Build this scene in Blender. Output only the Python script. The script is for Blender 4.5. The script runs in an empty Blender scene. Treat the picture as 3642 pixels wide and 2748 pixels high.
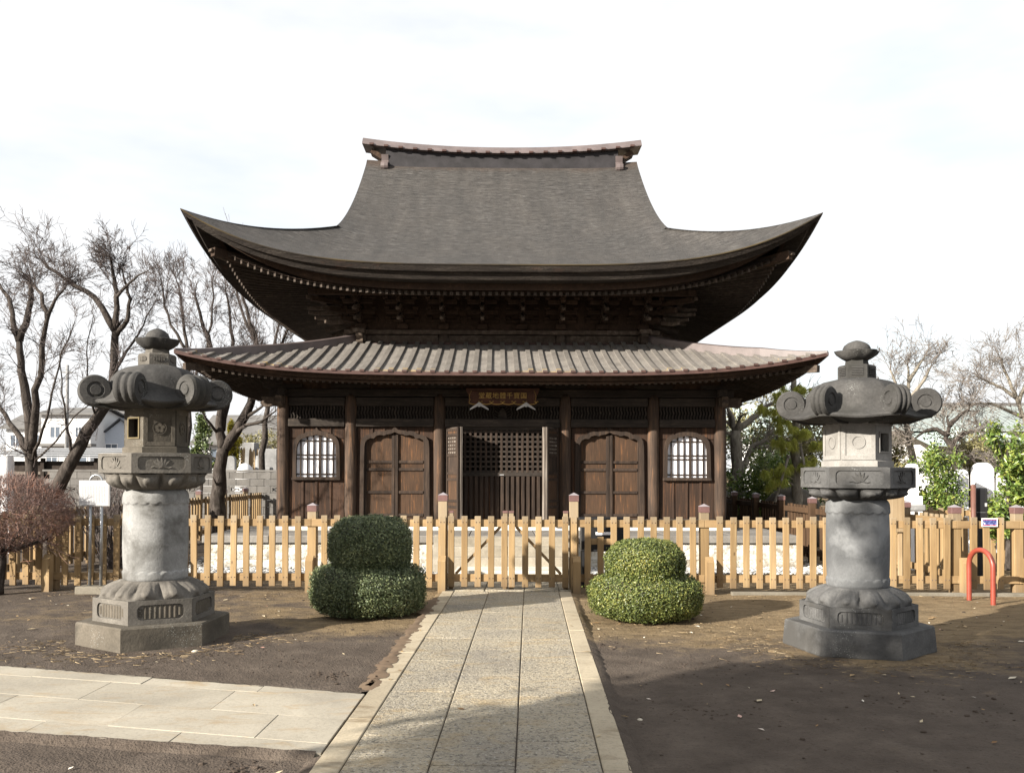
import bpy, math, random
import numpy as np
from mathutils import Vector, Matrix, noise
PI = math.pi
R = math.radians
rnd = random.Random(7)
SC = bpy.context.scene
COL = SC.collection

# ------------------------------------------------------------------ camera
cam = bpy.data.cameras.new('camera')
cam_o = bpy.data.objects.new('camera', cam)
COL.objects.link(cam_o)
cam.sensor_fit = 'HORIZONTAL'
cam.sensor_width = 36.0
cam.lens = 32.13
cam.shift_y = 0.0684
cam.clip_start = 0.05
cam.clip_end = 3000
cam_o.matrix_world = (Matrix.Translation((0, 0, 1.6)) @ Matrix.Rotation(R(1.12), 4, 'Z')
                      @ Matrix.Rotation(R(91.0), 4, 'X') @ Matrix.Rotation(R(0.12), 4, 'Z'))
SC.camera = cam_o

# ------------------------------------------------------------------ sky and sun
SUN_EL = 21.5
SUN_DIR = Vector((0.793, 0.609, 0)).normalized()          # horizontal travel of the light
world = bpy.data.worlds.new('World')
SC.world = world
world.use_nodes = True
wn = world.node_tree
wn.nodes.clear()
w_out = wn.nodes.new('ShaderNodeOutputWorld')
w_bg = wn.nodes.new('ShaderNodeBackground')
w_bg.inputs['Strength'].default_value = 0.1
w_sky = wn.nodes.new('ShaderNodeTexSky')
w_sky.sky_type = 'NISHITA'
w_sky.sun_disc = False
w_sky.sun_elevation = R(SUN_EL)
w_sky.sun_rotation = math.atan2(-SUN_DIR.x, -SUN_DIR.y)
w_sky.dust_density = 2.0
w_sky.air_density = 1.0
w_co = wn.nodes.new('ShaderNodeTexCoord')
w_map = wn.nodes.new('ShaderNodeMapping')
w_map.inputs['Scale'].default_value = (1.0, 1.0, 3.2)
w_map.inputs['Location'].default_value = (0.35, 0.0, 0.6)
w_ns = wn.nodes.new('ShaderNodeTexNoise')
w_ns.inputs['Scale'].default_value = 2.3
w_ns.inputs['Detail'].default_value = 5
w_ns.inputs['Roughness'].default_value = 0.55
w_rp = wn.nodes.new('ShaderNodeMapRange')
w_rp.inputs['From Min'].default_value = 0.28
w_rp.inputs['From Max'].default_value = 0.5
w_rp.inputs['To Min'].default_value = 0.6
w_rp.inputs['To Max'].default_value = 0.97
w_mx = wn.nodes.new('ShaderNodeMix')
w_mx.data_type = 'RGBA'
w_mx.inputs['B'].default_value = (3.78, 3.80, 3.83, 1)      # thin bright cloud veil
wn.links.new(w_co.outputs['Generated'], w_map.inputs['Vector'])
wn.links.new(w_map.outputs['Vector'], w_ns.inputs['Vector'])
wn.links.new(w_ns.outputs['Fac'], w_rp.inputs['Value'])
wn.links.new(w_rp.outputs['Result'], w_mx.inputs['Factor'])
wn.links.new(w_sky.outputs['Color'], w_mx.inputs['A'])
wn.links.new(w_mx.outputs['Result'], w_bg.inputs['Color'])
wn.links.new(w_bg.outputs['Background'], w_out.inputs['Surface'])

sun = bpy.data.lights.new('sun', 'SUN')
sun.energy = 5.0
sun.angle = R(0.6)
sun.color = (1.0, 0.93, 0.82)
sun_o = bpy.data.objects.new('sun', sun)
COL.objects.link(sun_o)
ld = Vector((SUN_DIR.x * math.cos(R(SUN_EL)), SUN_DIR.y * math.cos(R(SUN_EL)), -math.sin(R(SUN_EL))))
sun_o.rotation_euler = ld.to_track_quat('-Z', 'Y').to_euler()
sun_o.location = (-8, -6, 12)

SC.view_settings.view_transform = 'Standard'
SC.view_settings.look = 'None'
SC.view_settings.exposure = 1.5
SC.view_settings.gamma = 1.0
SC.cycles.max_bounces = 6
SC.cycles.transparent_max_bounces = 8

# ------------------------------------------------------------------ helpers
class MB:
    """collects geometry for ONE mesh"""
    def __init__(s):
        s.v = []; s.f = []; s.uv = None
    def add(s, vs, fs):
        o = len(s.v)
        s.v.extend([tuple(p) for p in vs])
        s.f.extend([tuple(i + o for i in f) for f in fs])
        return s
    def box(s, x0, x1, y0, y1, z0, z1, c=0.0, M=None):
        if c <= 0:
            vs = [(x, y, z) for z in (z0, z1) for y in (y0, y1) for x in (x0, x1)]
            fs = [(0, 2, 3, 1), (4, 5, 7, 6), (0, 1, 5, 4), (2, 6, 7, 3), (0, 4, 6, 2), (1, 3, 7, 5)]
        else:
            c = min(c, 0.45 * (x1 - x0), 0.45 * (y1 - y0), 0.45 * (z1 - z0))
            vs = []; idx = {}
            X = (x0, x1); Y = (y0, y1); Z = (z0, z1); sg = (1, -1)
            for i in (0, 1):
                for j in (0, 1):
                    for k in (0, 1):
                        for a in range(3):
                            p = [X[i], Y[j], Z[k]]
                            q = [p[0] + c * sg[i], p[1] + c * sg[j], p[2] + c * sg[k]]
                            q[a] = p[a]
                            idx[i, j, k, a] = len(vs); vs.append(tuple(q))
            fs = []
            for a in range(3):
                o1, o2 = [(1, 2), (2, 0), (0, 1)][a]
                for sd in (0, 1):
                    q = []
                    for (b1, b2) in ((0, 0), (1, 0), (1, 1), (0, 1)):
                        t = [0, 0, 0]; t[a] = sd; t[o1] = b1; t[o2] = b2
                        q.append(idx[t[0], t[1], t[2], a])
                    fs.append(tuple(q if sd else q[::-1]))
            for a in range(3):
                o1, o2 = [(1, 2), (2, 0), (0, 1)][a]
                for b1 in (0, 1):
                    for b2 in (0, 1):
                        t0 = [0, 0, 0]; t0[o1] = b1; t0[o2] = b2
                        t1 = list(t0); t1[a] = 1
                        q = (idx[t0[0], t0[1], t0[2], o1], idx[t1[0], t1[1], t1[2], o1],
                             idx[t1[0], t1[1], t1[2], o2], idx[t0[0], t0[1], t0[2], o2])
                        fs.append(q if (b1 == b2) == False else q[::-1])
            for i in (0, 1):
                for j in (0, 1):
                    for k in (0, 1):
                        q = [idx[i, j, k, a] for a in range(3)]
                        fs.append(tuple(q if (i + j + k) % 2 == 1 else q[::-1]))
        if M is not None:
            vs = [M @ Vector(p) for p in vs]
        return s.add(vs, fs)
    def beam(s, p, q, w, h, up=(0, 0, 1), c=0.0):
        p = Vector(p); q = Vector(q); d = (q - p); L = d.length; d.normalize()
        side = d.cross(Vector(up)).normalized(); u = side.cross(d).normalized()
        M = Matrix(((d.x, side.x, u.x, p.x), (d.y, side.y, u.y, p.y), (d.z, side.z, u.z, p.z), (0, 0, 0, 1)))
        return s.box(0, L, -w / 2, w / 2, -h / 2, h / 2, c, M)
    def prism(s, poly, a0, a1, fn):
        """extrude closed 2-D outline between a0 and a1; fn(x,z,a)->3-D"""
        n = len(poly)
        vs = [fn(x, z, a0) for x, z in poly] + [fn(x, z, a1) for x, z in poly]
        fs = [tuple(range(n)), tuple(range(2 * n - 1, n - 1, -1))]
        fs += [(i, i + n, (i + 1) % n + n, (i + 1) % n) for i in range(n)]
        return s.add(vs, fs)
    def frame(s, outer, inner, a0, a1, fn, closed=True):
        """band between two outlines of equal count, extruded a0..a1"""
        n = len(outer)
        vs = ([fn(x, z, a0) for x, z in outer] + [fn(x, z, a0) for x, z in inner] +
              [fn(x, z, a1) for x, z in outer] + [fn(x, z, a1) for x, z in inner])
        fs = []
        m = n if closed else n - 1
        for i in range(m):
            j = (i + 1) % n
            fs += [(i, j, n + j, n + i), (2 * n + i, 3 * n + i, 3 * n + j, 2 * n + j),
                   (i, 2 * n + i, 2 * n + j, j), (n + i, n + j, 3 * n + j, 3 * n + i)]
        if not closed:
            for i in (0, n - 1):
                fs.append((i, n + i, 3 * n + i, 2 * n + i))
        return s.add(vs, fs)
    def lathe(s, prof, n=24, ph=0.0, c=(0, 0, 0), cap=True, M=None, rf=None):
        vs = []
        for (r, z) in prof:
            for k in range(n):
                a = ph + 2 * PI * k / n
                rr = rf(a, r, z) if rf else r
                vs.append((c[0] + rr * math.cos(a), c[1] + rr * math.sin(a), c[2] + z))
        fs = []
        m = len(prof)
        for j in range(m - 1):
            for k in range(n):
                k2 = (k + 1) % n
                fs.append((j * n + k, j * n + k2, (j + 1) * n + k2, (j + 1) * n + k))
        if cap:
            fs.append(tuple(range(n - 1, -1, -1)))
            fs.append(tuple((m - 1) * n + k for k in range(n)))
        if M is not None:
            vs = [M @ Vector(p) for p in vs]
        return s.add(vs, fs)
    def tube(s, pts, rad, n=6, cap=True):
        pts = [Vector(p) for p in pts]
        m = len(pts)
        if not hasattr(rad, '__len__'):
            rad = [rad] * m
        vs = []
        t0 = (pts[1] - pts[0]).normalized()
        a = Vector((0, 0, 1)) if abs(t0.z) < 0.9 else Vector((1, 0, 0))
        nx = t0.cross(a).normalized()
        for i in range(m):
            t = (pts[min(i + 1, m - 1)] - pts[max(i - 1, 0)])
            if t.length < 1e-9: t = t0
            t = t.normalized()
            nx = (nx - t * nx.dot(t))
            nx = nx.normalized() if nx.length > 1e-6 else t.orthogonal().normalized()
            ny = t.cross(nx)
            for k in range(n):
                an = 2 * PI * k / n
                vs.append(pts[i] + (nx * math.cos(an) + ny * math.sin(an)) * rad[i])
        fs = []
        for i in range(m - 1):
            for k in range(n):
                k2 = (k + 1) % n
                fs.append((i * n + k, i * n + k2, (i + 1) * n + k2, (i + 1) * n + k))
        if cap and n > 2:
            fs.append(tuple(range(n - 1, -1, -1)))
            fs.append(tuple((m - 1) * n + k for k in range(n)))
        return s.add(vs, fs)
    def grid(s, fn, nu, nv, flip=False):
        vs = [fn(i / nu, j / nv) for j in range(nv + 1) for i in range(nu + 1)]
        fs = []
        for j in range(nv):
            for i in range(nu):
                q = (j * (nu + 1) + i, j * (nu + 1) + i + 1, (j + 1) * (nu + 1) + i + 1, (j + 1) * (nu + 1) + i)
                fs.append(q[::-1] if flip else q)
        return s.add(vs, fs)
    def mesh(s, name, mat=None, smooth=False):
        me = bpy.data.meshes.new(name)
        me.from_pydata([tuple(p) for p in s.v], [], s.f)
        if mat is not None:
            me.materials.append(mat)
        if smooth:
            me.polygons.foreach_set('use_smooth', [True] * len(me.polygons))
        me.update()
        return me
    def obj(s, name, mat, parent=None, smooth=False, auto=None):
        me = s.mesh(name, mat, smooth)
        if auto is not None:
            me.polygons.foreach_set('use_smooth', [True] * len(me.polygons))
            try:
                me.set_sharp_from_angle(angle=R(auto))
            except Exception:
                pass
        return link(name, me, parent)

def link(name, me, parent=None, loc=None, rot=None, scale=None):
    o = bpy.data.objects.new(name, me)
    COL.objects.link(o)
    if parent is not None: o.parent = parent
    if loc is not None: o.location = loc
    if rot is not None: o.rotation_euler = rot
    if scale is not None: o.scale = scale
    return o
def tag(o, label, cat=None, group=None, kind=None):
    o['label'] = label
    if cat: o['category'] = cat
    if group: o['group'] = group
    if kind: o['kind'] = kind
    return o
def thing(name, label, cat, loc=(0, 0, 0), rotz=0.0, group=None):
    o = bpy.data.objects.new(name, None)
    o.empty_display_size = 0.2
    COL.objects.link(o)
    o.location = loc
    o.rotation_euler = (0, 0, rotz)
    return tag(o, label, cat, group)
def struct(o):
    o['kind'] = 'structure'
    return o
def stuff(o):
    o['kind'] = 'stuff'
    return o
def copy_tree(o, parent=None):
    c = o.copy(); COL.objects.link(c); c.parent = parent
    for ch in list(o.children): copy_tree(ch, c)
    return c

# ------------------------------------------------------------------ materials
class NT:
    def __init__(s, name, rough=0.85, spec=0.25):
        s.m = bpy.data.materials.new(name)
        s.m.use_nodes = True
        s.t = s.m.node_tree
        s.b = s.t.nodes['Principled BSDF']
        s.b.inputs['Roughness'].default_value = rough
        s.b.inputs['Specular IOR Level'].default_value = spec
        s.co = s.t.nodes.new('ShaderNodeTexCoord').outputs['Object']
        s.bump_n = None
    def n(s, t): return s.t.nodes.new(t)
    def l(s, a, b): s.t.links.new(a, b)
    def uv(s):
        s.co = s.n('ShaderNodeTexCoord').outputs['UV']; return s
    def world(s):
        s.co = s.n('ShaderNodeNewGeometry').outputs['Position']; return s
    def shift(s, k=40.0):
        """per-object random offset of the texture"""
        oi = s.n('ShaderNodeObjectInfo')
        mu = s.n('ShaderNodeVectorMath'); mu.operation = 'SCALE'
        mu.inputs[0].default_value = (k, k * 1.7, k * 0.6)
        s.l(oi.outputs['Random'], mu.inputs['Scale'])
        ad = s.n('ShaderNodeVectorMath')
        s.l(s.co, ad.inputs[0]); s.l(mu.outputs[0], ad.inputs[1])
        s.co = ad.outputs[0]; return s
    def map(s, sc):
        mp = s.n('ShaderNodeMapping')
        mp.inputs['Scale'].default_value = sc if hasattr(sc, '__len__') else (sc, sc, sc)
        s.l(s.co, mp.inputs['Vector'])
        return mp.outputs['Vector']
    def noise(s, sc, scale=1.0, detail=4, rough=0.55, dist=0.0):
        t = s.n('ShaderNodeTexNoise')
        t.inputs['Scale'].default_value = scale
        t.inputs['Detail'].default_value = detail
        t.inputs['Roughness'].default_value = rough
        t.inputs['Distortion'].default_value = dist
        s.l(s.map(sc), t.inputs['Vector'])
        return t.outputs['Fac']
    def voro(s, sc, scale=1.0, feat='F1', out='Distance', rand=1.0):
        t = s.n('ShaderNodeTexVoronoi'); t.feature = feat
        t.inputs['Scale'].default_value = scale
        t.inputs['Randomness'].default_value = rand
        s.l(s.map(sc), t.inputs['Vector'])
        return t.outputs[out]
    def ramp(s, fac, stops, interp='LINEAR'):
        r = s.n('ShaderNodeValToRGB')
        r.color_ramp.interpolation = interp
        els = r.color_ramp.elements
        while len(els) < len(stops): els.new(0.5)
        for e, (p, c) in zip(els, stops):
            e.position = p
            e.color = (c, c, c, 1) if not hasattr(c, '__len__') else (c[0], c[1], c[2], 1)
        s.l(fac, r.inputs['Fac'])
        return r.outputs['Color']
    def mix(s, fac, a, b, mode='MIX'):
        m = s.n('ShaderNodeMix'); m.data_type = 'RGBA'; m.blend_type = mode
        for sock, v in ((m.inputs['Factor'], fac), (m.inputs['A'], a), (m.inputs['B'], b)):
            if hasattr(v, 'is_linked'): s.l(v, sock)
            elif hasattr(v, '__len__'): sock.default_value = (v[0], v[1], v[2], 1)
            else: sock.default_value = v
        return m.outputs['Result']
    def math(s, op, a, b=None):
        m = s.n('ShaderNodeMath'); m.operation = op
        for i, v in enumerate((a, b)):
            if v is None: continue
            if hasattr(v, 'is_linked'): s.l(v, m.inputs[i])
            else: m.inputs[i].default_value = v
        return m.outputs[0]
    def rand(s):
        return s.n('ShaderNodeObjectInfo').outputs['Random']
    def island(s):
        return s.n('ShaderNodeNewGeometry').outputs['Random Per Island']
    def sep(s):
        x = s.n('ShaderNodeSeparateXYZ'); s.l(s.co, x.inputs[0]); return x.outputs
    def color(s, c):
        if hasattr(c, 'is_linked'): s.l(c, s.b.inputs['Base Color'])
        else: s.b.inputs['Base Color'].default_value = (c[0], c[1], c[2], 1)
        return s
    def rough(s, c):
        if hasattr(c, 'is_linked'): s.l(c, s.b.inputs['Roughness'])
        else: s.b.inputs['Roughness'].default_value = c
        return s
    def bump(s, h, dist=0.01, strength=1.0):
        b = s.n('ShaderNodeBump')
        b.inputs['Distance'].default_value = dist
        b.inputs['Strength'].default_value = strength
        s.l(h, b.inputs['Height'])
        if s.bump_n is not None: s.l(s.bump_n, b.inputs['Normal'])
        s.bump_n = b.outputs['Normal']
        s.l(s.bump_n, s.b.inputs['Normal'])
        return s

def wood(name, dark, mid, hi, grain=(9, 9, 0.9), hi_at=0.62, bump=0.004, rough=0.85, vary=0.35, knots=False, soil=None, grey=None):
    n = NT(name, rough, 0.2).shift()
    f1 = n.noise(grain, 3.0, 6, 0.6, 0.6)
    f2 = n.noise((grain[0] * 6, grain[1] * 6, grain[2] * 1.2), 3.0, 3, 0.6)
    f3 = n.noise((1.2, 1.2, 0.8), 1.6, 3, 0.5)
    c = n.ramp(f1, [(0.28, dark), (0.5, mid), (hi_at, mid), (min(hi_at + 0.16, 0.98), hi)])
    c = n.mix(n.ramp(f2, [(0.3, 0.0), (0.75, 0.6)]), c, dark)
    c = n.mix(n.ramp(f3, [(0.35, 0.55), (0.65, 0.0)]), c, dark)
    if knots:
        kd = n.voro((6.0, 6.0, 2.6), 1.0, 'F1', 'Distance')
        c = n.mix(n.ramp(kd, [(0.05, 0.8), (0.085, 0.0)]), c, (dark[0] * 0.35, dark[1] * 0.3, dark[2] * 0.3))
    if soil is not None:
        z = n.n('ShaderNodeSeparateXYZ'); n.l(n.n('ShaderNodeNewGeometry').outputs['Position'], z.inputs[0])
        c = n.mix(n.ramp(n.math('ADD', z.outputs[2], n.math('MULTIPLY', f3, 0.25)), [(0.1, 0.7), (0.35, 0.0)]), c, soil)
    if grey is not None:
        zz = n.n('ShaderNodeSeparateXYZ'); n.l(n.n('ShaderNodeNewGeometry').outputs['Position'], zz.inputs[0])
        tp = n.ramp(n.math('ADD', zz.outputs[2], n.math('MULTIPLY', n.math('SUBTRACT', f1, 0.5), 0.22)), [(0.90, 0.0), (1.0, 0.55)])
        c = n.mix(tp, c, grey)
        gw = n.math('MULTIPLY', n.ramp(f2, [(0.45, 0.0), (0.7, 0.5)]), n.ramp(n.rand(), [(0.3, 0.1), (0.9, 0.9)]))
        c = n.mix(gw, c, grey)
    v = n.math('ADD', n.math('MULTIPLY', n.rand(), vary), 1.0 - vary / 2)
    hv = n.n('ShaderNodeHueSaturation'); n.l(c, hv.inputs['Color']); n.l(v, hv.inputs['Value'])
    n.color(hv.outputs['Color'])
    n.bump(n.mix(0.5, f1, f2), bump)
    return n.m

m_facade = wood('dark_facade_wood', (0.018, 0.012, 0.009), (0.058, 0.033, 0.022), (0.18, 0.082, 0.037), (14, 14, 0.5), 0.54, 0.006)
m_panel = wood('door_panel_wood', (0.032, 0.020, 0.013), (0.075, 0.043, 0.026), (0.27, 0.118, 0.045), (13, 13, 0.9), 0.57, 0.006, vary=0.15)
m_beam = wood('beam_wood', (0.018, 0.015, 0.013), (0.050, 0.040, 0.033), (0.10, 0.078, 0.060), (0.8, 8, 8), 0.55, 0.005)
m_upright = wood('upright_wood', (0.016, 0.012, 0.010), (0.050, 0.034, 0.025), (0.105, 0.068, 0.045), (8, 8, 0.8), 0.55, 0.005)
m_column = wood('column_wood', (0.028, 0.020, 0.016), (0.085, 0.058, 0.042), (0.19, 0.105, 0.06), (7, 7, 0.6), 0.52, 0.012, vary=0.2)
m_eave = wood('eave_wood', (0.026, 0.016, 0.011), (0.062, 0.039, 0.027), (0.12, 0.073, 0.048), (4, 4, 4), 0.55, 0.003)
m_nose = wood('bracket_wood', (0.042, 0.031, 0.024), (0.095, 0.072, 0.056), (0.18, 0.145, 0.117), (4, 4, 4), 0.5, 0.003)
m_rafter = wood('rafter_wood', (0.03, 0.023, 0.018), (0.062, 0.048, 0.039), (0.10, 0.08, 0.066), (4, 4, 4), 0.5, 0.003)
m_greywood = wood('grey_door_edge_wood', (0.07, 0.055, 0.045), (0.19, 0.165, 0.14), (0.34, 0.31, 0.28), (10, 10, 0.6), 0.55, 0.006)
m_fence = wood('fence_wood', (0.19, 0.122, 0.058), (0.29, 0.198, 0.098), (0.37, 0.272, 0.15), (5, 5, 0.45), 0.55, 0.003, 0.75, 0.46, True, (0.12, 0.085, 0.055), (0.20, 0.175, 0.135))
m_railwood = wood('rail_wood', (0.20, 0.13, 0.065), (0.29, 0.20, 0.105), (0.36, 0.265, 0.15), (0.45, 5, 5), 0.55, 0.003, 0.7, 0.25, True)
m_board = wood('pale_board_wood', (0.20, 0.14, 0.08), (0.33, 0.25, 0.155), (0.42, 0.33, 0.22), (6, 6, 0.5), 0.55, 0.003)
m_shadefence = wood('shade_fence_wood', (0.04, 0.024, 0.014), (0.085, 0.05, 0.028), (0.15, 0.085, 0.045), (5, 5, 0.45), 0.55, 0.003)  # same fence wood, with the shade of the hall put into its colour

def flat(name, c, rough=0.8, spec=0.3, var=0.0, metal=0.0, sc=6.0, bump=0.0):
    n = NT(name, rough, spec)
    if var > 0:
        n.shift()
        f = n.noise(sc, 1.0, 5, 0.6)
        lo = tuple(x * (1 - var) for x in c); hi = tuple(min(1, x * (1 + var)) for x in c)
        n.color(n.ramp(f, [(0.3, lo), (0.7, hi)]))
        if bump: n.bump(f, bump)
    else:
        n.color(c)
    n.b.inputs['Metallic'].default_value = metal
    return n.m

m_paper = flat('window_paper', (0.78, 0.78, 0.82), 0.9, 0.1, 0.07, 0, 2.5)
m_black = flat('black_paint', (0.012, 0.012, 0.013), 0.45, 0.4)
m_dark_in = flat('dark_interior', (0.02, 0.016, 0.013), 0.9, 0.1)
m_gold = flat('gold_leaf', (0.34, 0.215, 0.055), 0.55, 0.4, 0.3)
m_plaque = flat('plaque_wood', (0.050, 0.019, 0.010), 0.7, 0.3, 0.4)
m_greymetal = flat('grey_metal', (0.33, 0.33, 0.335), 0.55, 0.4, 0.25, 0.0)
m_steel = flat('steel_pipe', (0.34, 0.35, 0.36), 0.32, 0.5, 0.15, 0.7)
m_cap = flat('copper_cap', (0.12, 0.065, 0.060), 0.42, 0.5, 0.25)
m_captop = flat('cap_top_metal', (0.22, 0.195, 0.205), 0.4, 0.5, 0.2)
m_copper = flat('copper_flashing', (0.105, 0.083, 0.080), 0.42, 0.5, 0.28, 0.0, 3.0)
m_copper_red = flat('copper_edge', (0.058, 0.032, 0.027), 0.6, 0.25, 0.35)
m_bolt = flat('bolt_metal', (0.09, 0.06, 0.045), 0.5, 0.5)
m_red = flat('red_paint', (0.21, 0.040, 0.024), 0.42, 0.5, 0.12, 0, 9)
m_ridge = flat('ridge_board', (0.022, 0.020, 0.022), 0.7, 0.3, 0.4, 0, 4)
m_lip = NT('eave_lip', 0.85, 0.15)
m_lip.color(m_lip.ramp(m_lip.noise((0.5, 0.5, 0.5), 1.0, 4, 0.6), [(0.45, (0.022, 0.018, 0.014)), (0.70, (0.085, 0.062, 0.028))]))
m_lip = m_lip.m
m_brownpole = flat('brown_pole', (0.12, 0.055, 0.04), 0.5, 0.4, 0.2)

def mk_stone(name, lo, mid, hi, sc=3.0, lichen=0.0, bump=0.006, streak=None, speck=0.35):
    n = NT(name, 0.9, 0.2).shift(15)
    f = n.noise(sc, 1.0, 6, 0.62, 0.3)
    g = n.noise(sc * 22, 1.0, 3, 0.6)
    c = n.ramp(f, [(0.25, lo), (0.5, mid), (0.75, hi)])
    c = n.mix(n.ramp(g, [(0.35, speck), (0.6, 0.0)]), c, lo)
    if streak is not None:
        t = n.noise((sc * 0.7, sc * 0.7, sc * 0.8), 1.0, 5, 0.62, 0.25)
        c = n.mix(n.ramp(t, [(0.50, 0.0), (0.64, 0.9)]), c, streak)
    if lichen > 0:
        v = n.voro(60, 1.0)
        w = n.noise(2.6, 1.0, 2)
        k = n.math('MULTIPLY', n.ramp(v, [(0.18, 0.8), (0.30, 0.0)]), n.ramp(w, [(0.62 - lichen * 0.2, 0.0), (0.70 - lichen * 0.2, 1.0)]))
        c = n.mix(n.math('MULTIPLY', k, 0.7), c, (0.30, 0.31, 0.29))
    n.color(c)
    n.bump(g, bump * 0.45); n.bump(f, bump * 1.6)
    return n.m
m_ston_dk = mk_stone('lantern_stone_dark', (0.024, 0.023, 0.022), (0.054, 0.052, 0.050), (0.098, 0.094, 0.089), 2.2, 0.12, 0.006, (0.030, 0.029, 0.026))
m_ston_dr = mk_stone('lantern_stone_slate', (0.042, 0.042, 0.042), (0.088, 0.087, 0.086), (0.14, 0.138, 0.135), 2.2, 0.15, 0.006, (0.052, 0.050, 0.047))
m_ston_md = mk_stone('lantern_stone_mid', (0.062, 0.056, 0.048), (0.12, 0.11, 0.097), (0.185, 0.17, 0.148), 2.4, 0.05, 0.006, (0.070, 0.064, 0.055))
m_ston_br = mk_stone('lantern_stone_brown', (0.05, 0.043, 0.034), (0.095, 0.083, 0.066), (0.15, 0.13, 0.105), 2.4, 0.2, 0.006, (0.050, 0.045, 0.037))
m_ston_wh = mk_stone('lantern_stone_white', (0.11, 0.11, 0.108), (0.215, 0.215, 0.21), (0.32, 0.32, 0.318), 2.6, 0.0, 0.005, (0.070, 0.066, 0.060))
m_ston_pl = mk_stone('lantern_stone_pale', (0.14, 0.132, 0.122), (0.235, 0.225, 0.21), (0.32, 0.308, 0.29), 3.4, 0.0, 0.005)
m_ston_gr = mk_stone('lantern_stone_grey', (0.075, 0.077, 0.080), (0.115, 0.118, 0.121), (0.15, 0.154, 0.158), 2.4, 0.0, 0.005, (0.21, 0.215, 0.22))
m_gold_in = flat('lantern_ochre_edge', (0.13, 0.105, 0.062), 0.9, 0.1, 0.3)
m_slabtop = mk_stone('platform_slab', (0.10, 0.092, 0.082), (0.19, 0.178, 0.162), (0.26, 0.245, 0.225), 1.4)
m_whitewall = mk_stone('platform_white_stone', (0.46, 0.44, 0.38), (0.66, 0.64, 0.58), (0.78, 0.76, 0.72), 9.0, 0, 0.03, (0.28, 0.24, 0.18), 0.45)
m_sill = flat('foundation_plaster', (0.60, 0.57, 0.52), 0.9, 0.1, 0.12)
m_step = mk_stone('step_stone', (0.17, 0.15, 0.115), (0.28, 0.25, 0.20), (0.36, 0.33, 0.27), 2.0, 0, 0.004)
m_innerpath = mk_stone('inner_path_stone', (0.40, 0.37, 0.31), (0.52, 0.49, 0.43), (0.6, 0.57, 0.52), 2.0)
m_curb = mk_stone('kerb_concrete', (0.10, 0.088, 0.068), (0.165, 0.148, 0.118), (0.22, 0.20, 0.165), 2.5)
m_block = mk_stone('concrete_block', (0.085, 0.08, 0.075), (0.14, 0.133, 0.125), (0.19, 0.18, 0.17), 2.2)
m_grave = mk_stone('pale_grave_stone', (0.55, 0.55, 0.57), (0.68, 0.68, 0.69), (0.76, 0.76, 0.77), 2.5, 0, 0.003)
m_gravegr = mk_stone('grey_grave_stone', (0.13, 0.13, 0.13), (0.22, 0.22, 0.22), (0.31, 0.31, 0.31), 3, 0, 0.003)
# ---- ground material: damp dark soil with drier tan areas
def mk_ground():
    n = NT('soil', 0.95, 0.15).world()
    big = n.noise(0.42, 1.0, 5, 0.6, 0.6)
    med = n.noise(2.6, 1.0, 6, 0.65)
    streak = n.noise((3.2, 9.0, 1), 1.0, 5, 0.65, 0.5)
    fine = n.noise(38, 1.0, 4, 0.7)
    grit = n.voro(70, 1.0)
    xyz = n.sep()
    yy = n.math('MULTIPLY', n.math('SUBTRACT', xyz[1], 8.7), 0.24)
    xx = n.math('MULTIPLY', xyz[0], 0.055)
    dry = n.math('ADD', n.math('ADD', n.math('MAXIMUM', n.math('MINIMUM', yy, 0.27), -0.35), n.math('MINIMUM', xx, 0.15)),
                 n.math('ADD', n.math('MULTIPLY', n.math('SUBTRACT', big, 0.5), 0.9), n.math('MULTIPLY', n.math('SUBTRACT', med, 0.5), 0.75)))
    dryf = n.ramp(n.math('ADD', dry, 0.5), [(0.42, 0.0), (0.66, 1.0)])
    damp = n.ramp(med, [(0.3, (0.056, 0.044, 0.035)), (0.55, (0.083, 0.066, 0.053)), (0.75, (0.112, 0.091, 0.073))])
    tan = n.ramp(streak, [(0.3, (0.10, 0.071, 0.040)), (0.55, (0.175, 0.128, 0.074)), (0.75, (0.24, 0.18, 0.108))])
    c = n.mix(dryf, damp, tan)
    c = n.mix(n.ramp(streak, [(0.60, 0.0), (0.72, 0.45)]), c, (0.105, 0.083, 0.060))
    c = n.mix(n.ramp(fine, [(0.30, 0.6), (0.46, 0.0)]), c, (0.030, 0.023, 0.018))
    c = n.mix(n.ramp(n.noise(95, 1.0, 2), [(0.71, 0.0), (0.77, 0.5)]), c, (0.22, 0.18, 0.13))
    n.color(c)
    n.bump(fine, 0.012); n.bump(grit, 0.004); n.bump(med, 0.04)
    return n.m
m_soil = mk_ground()

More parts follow.
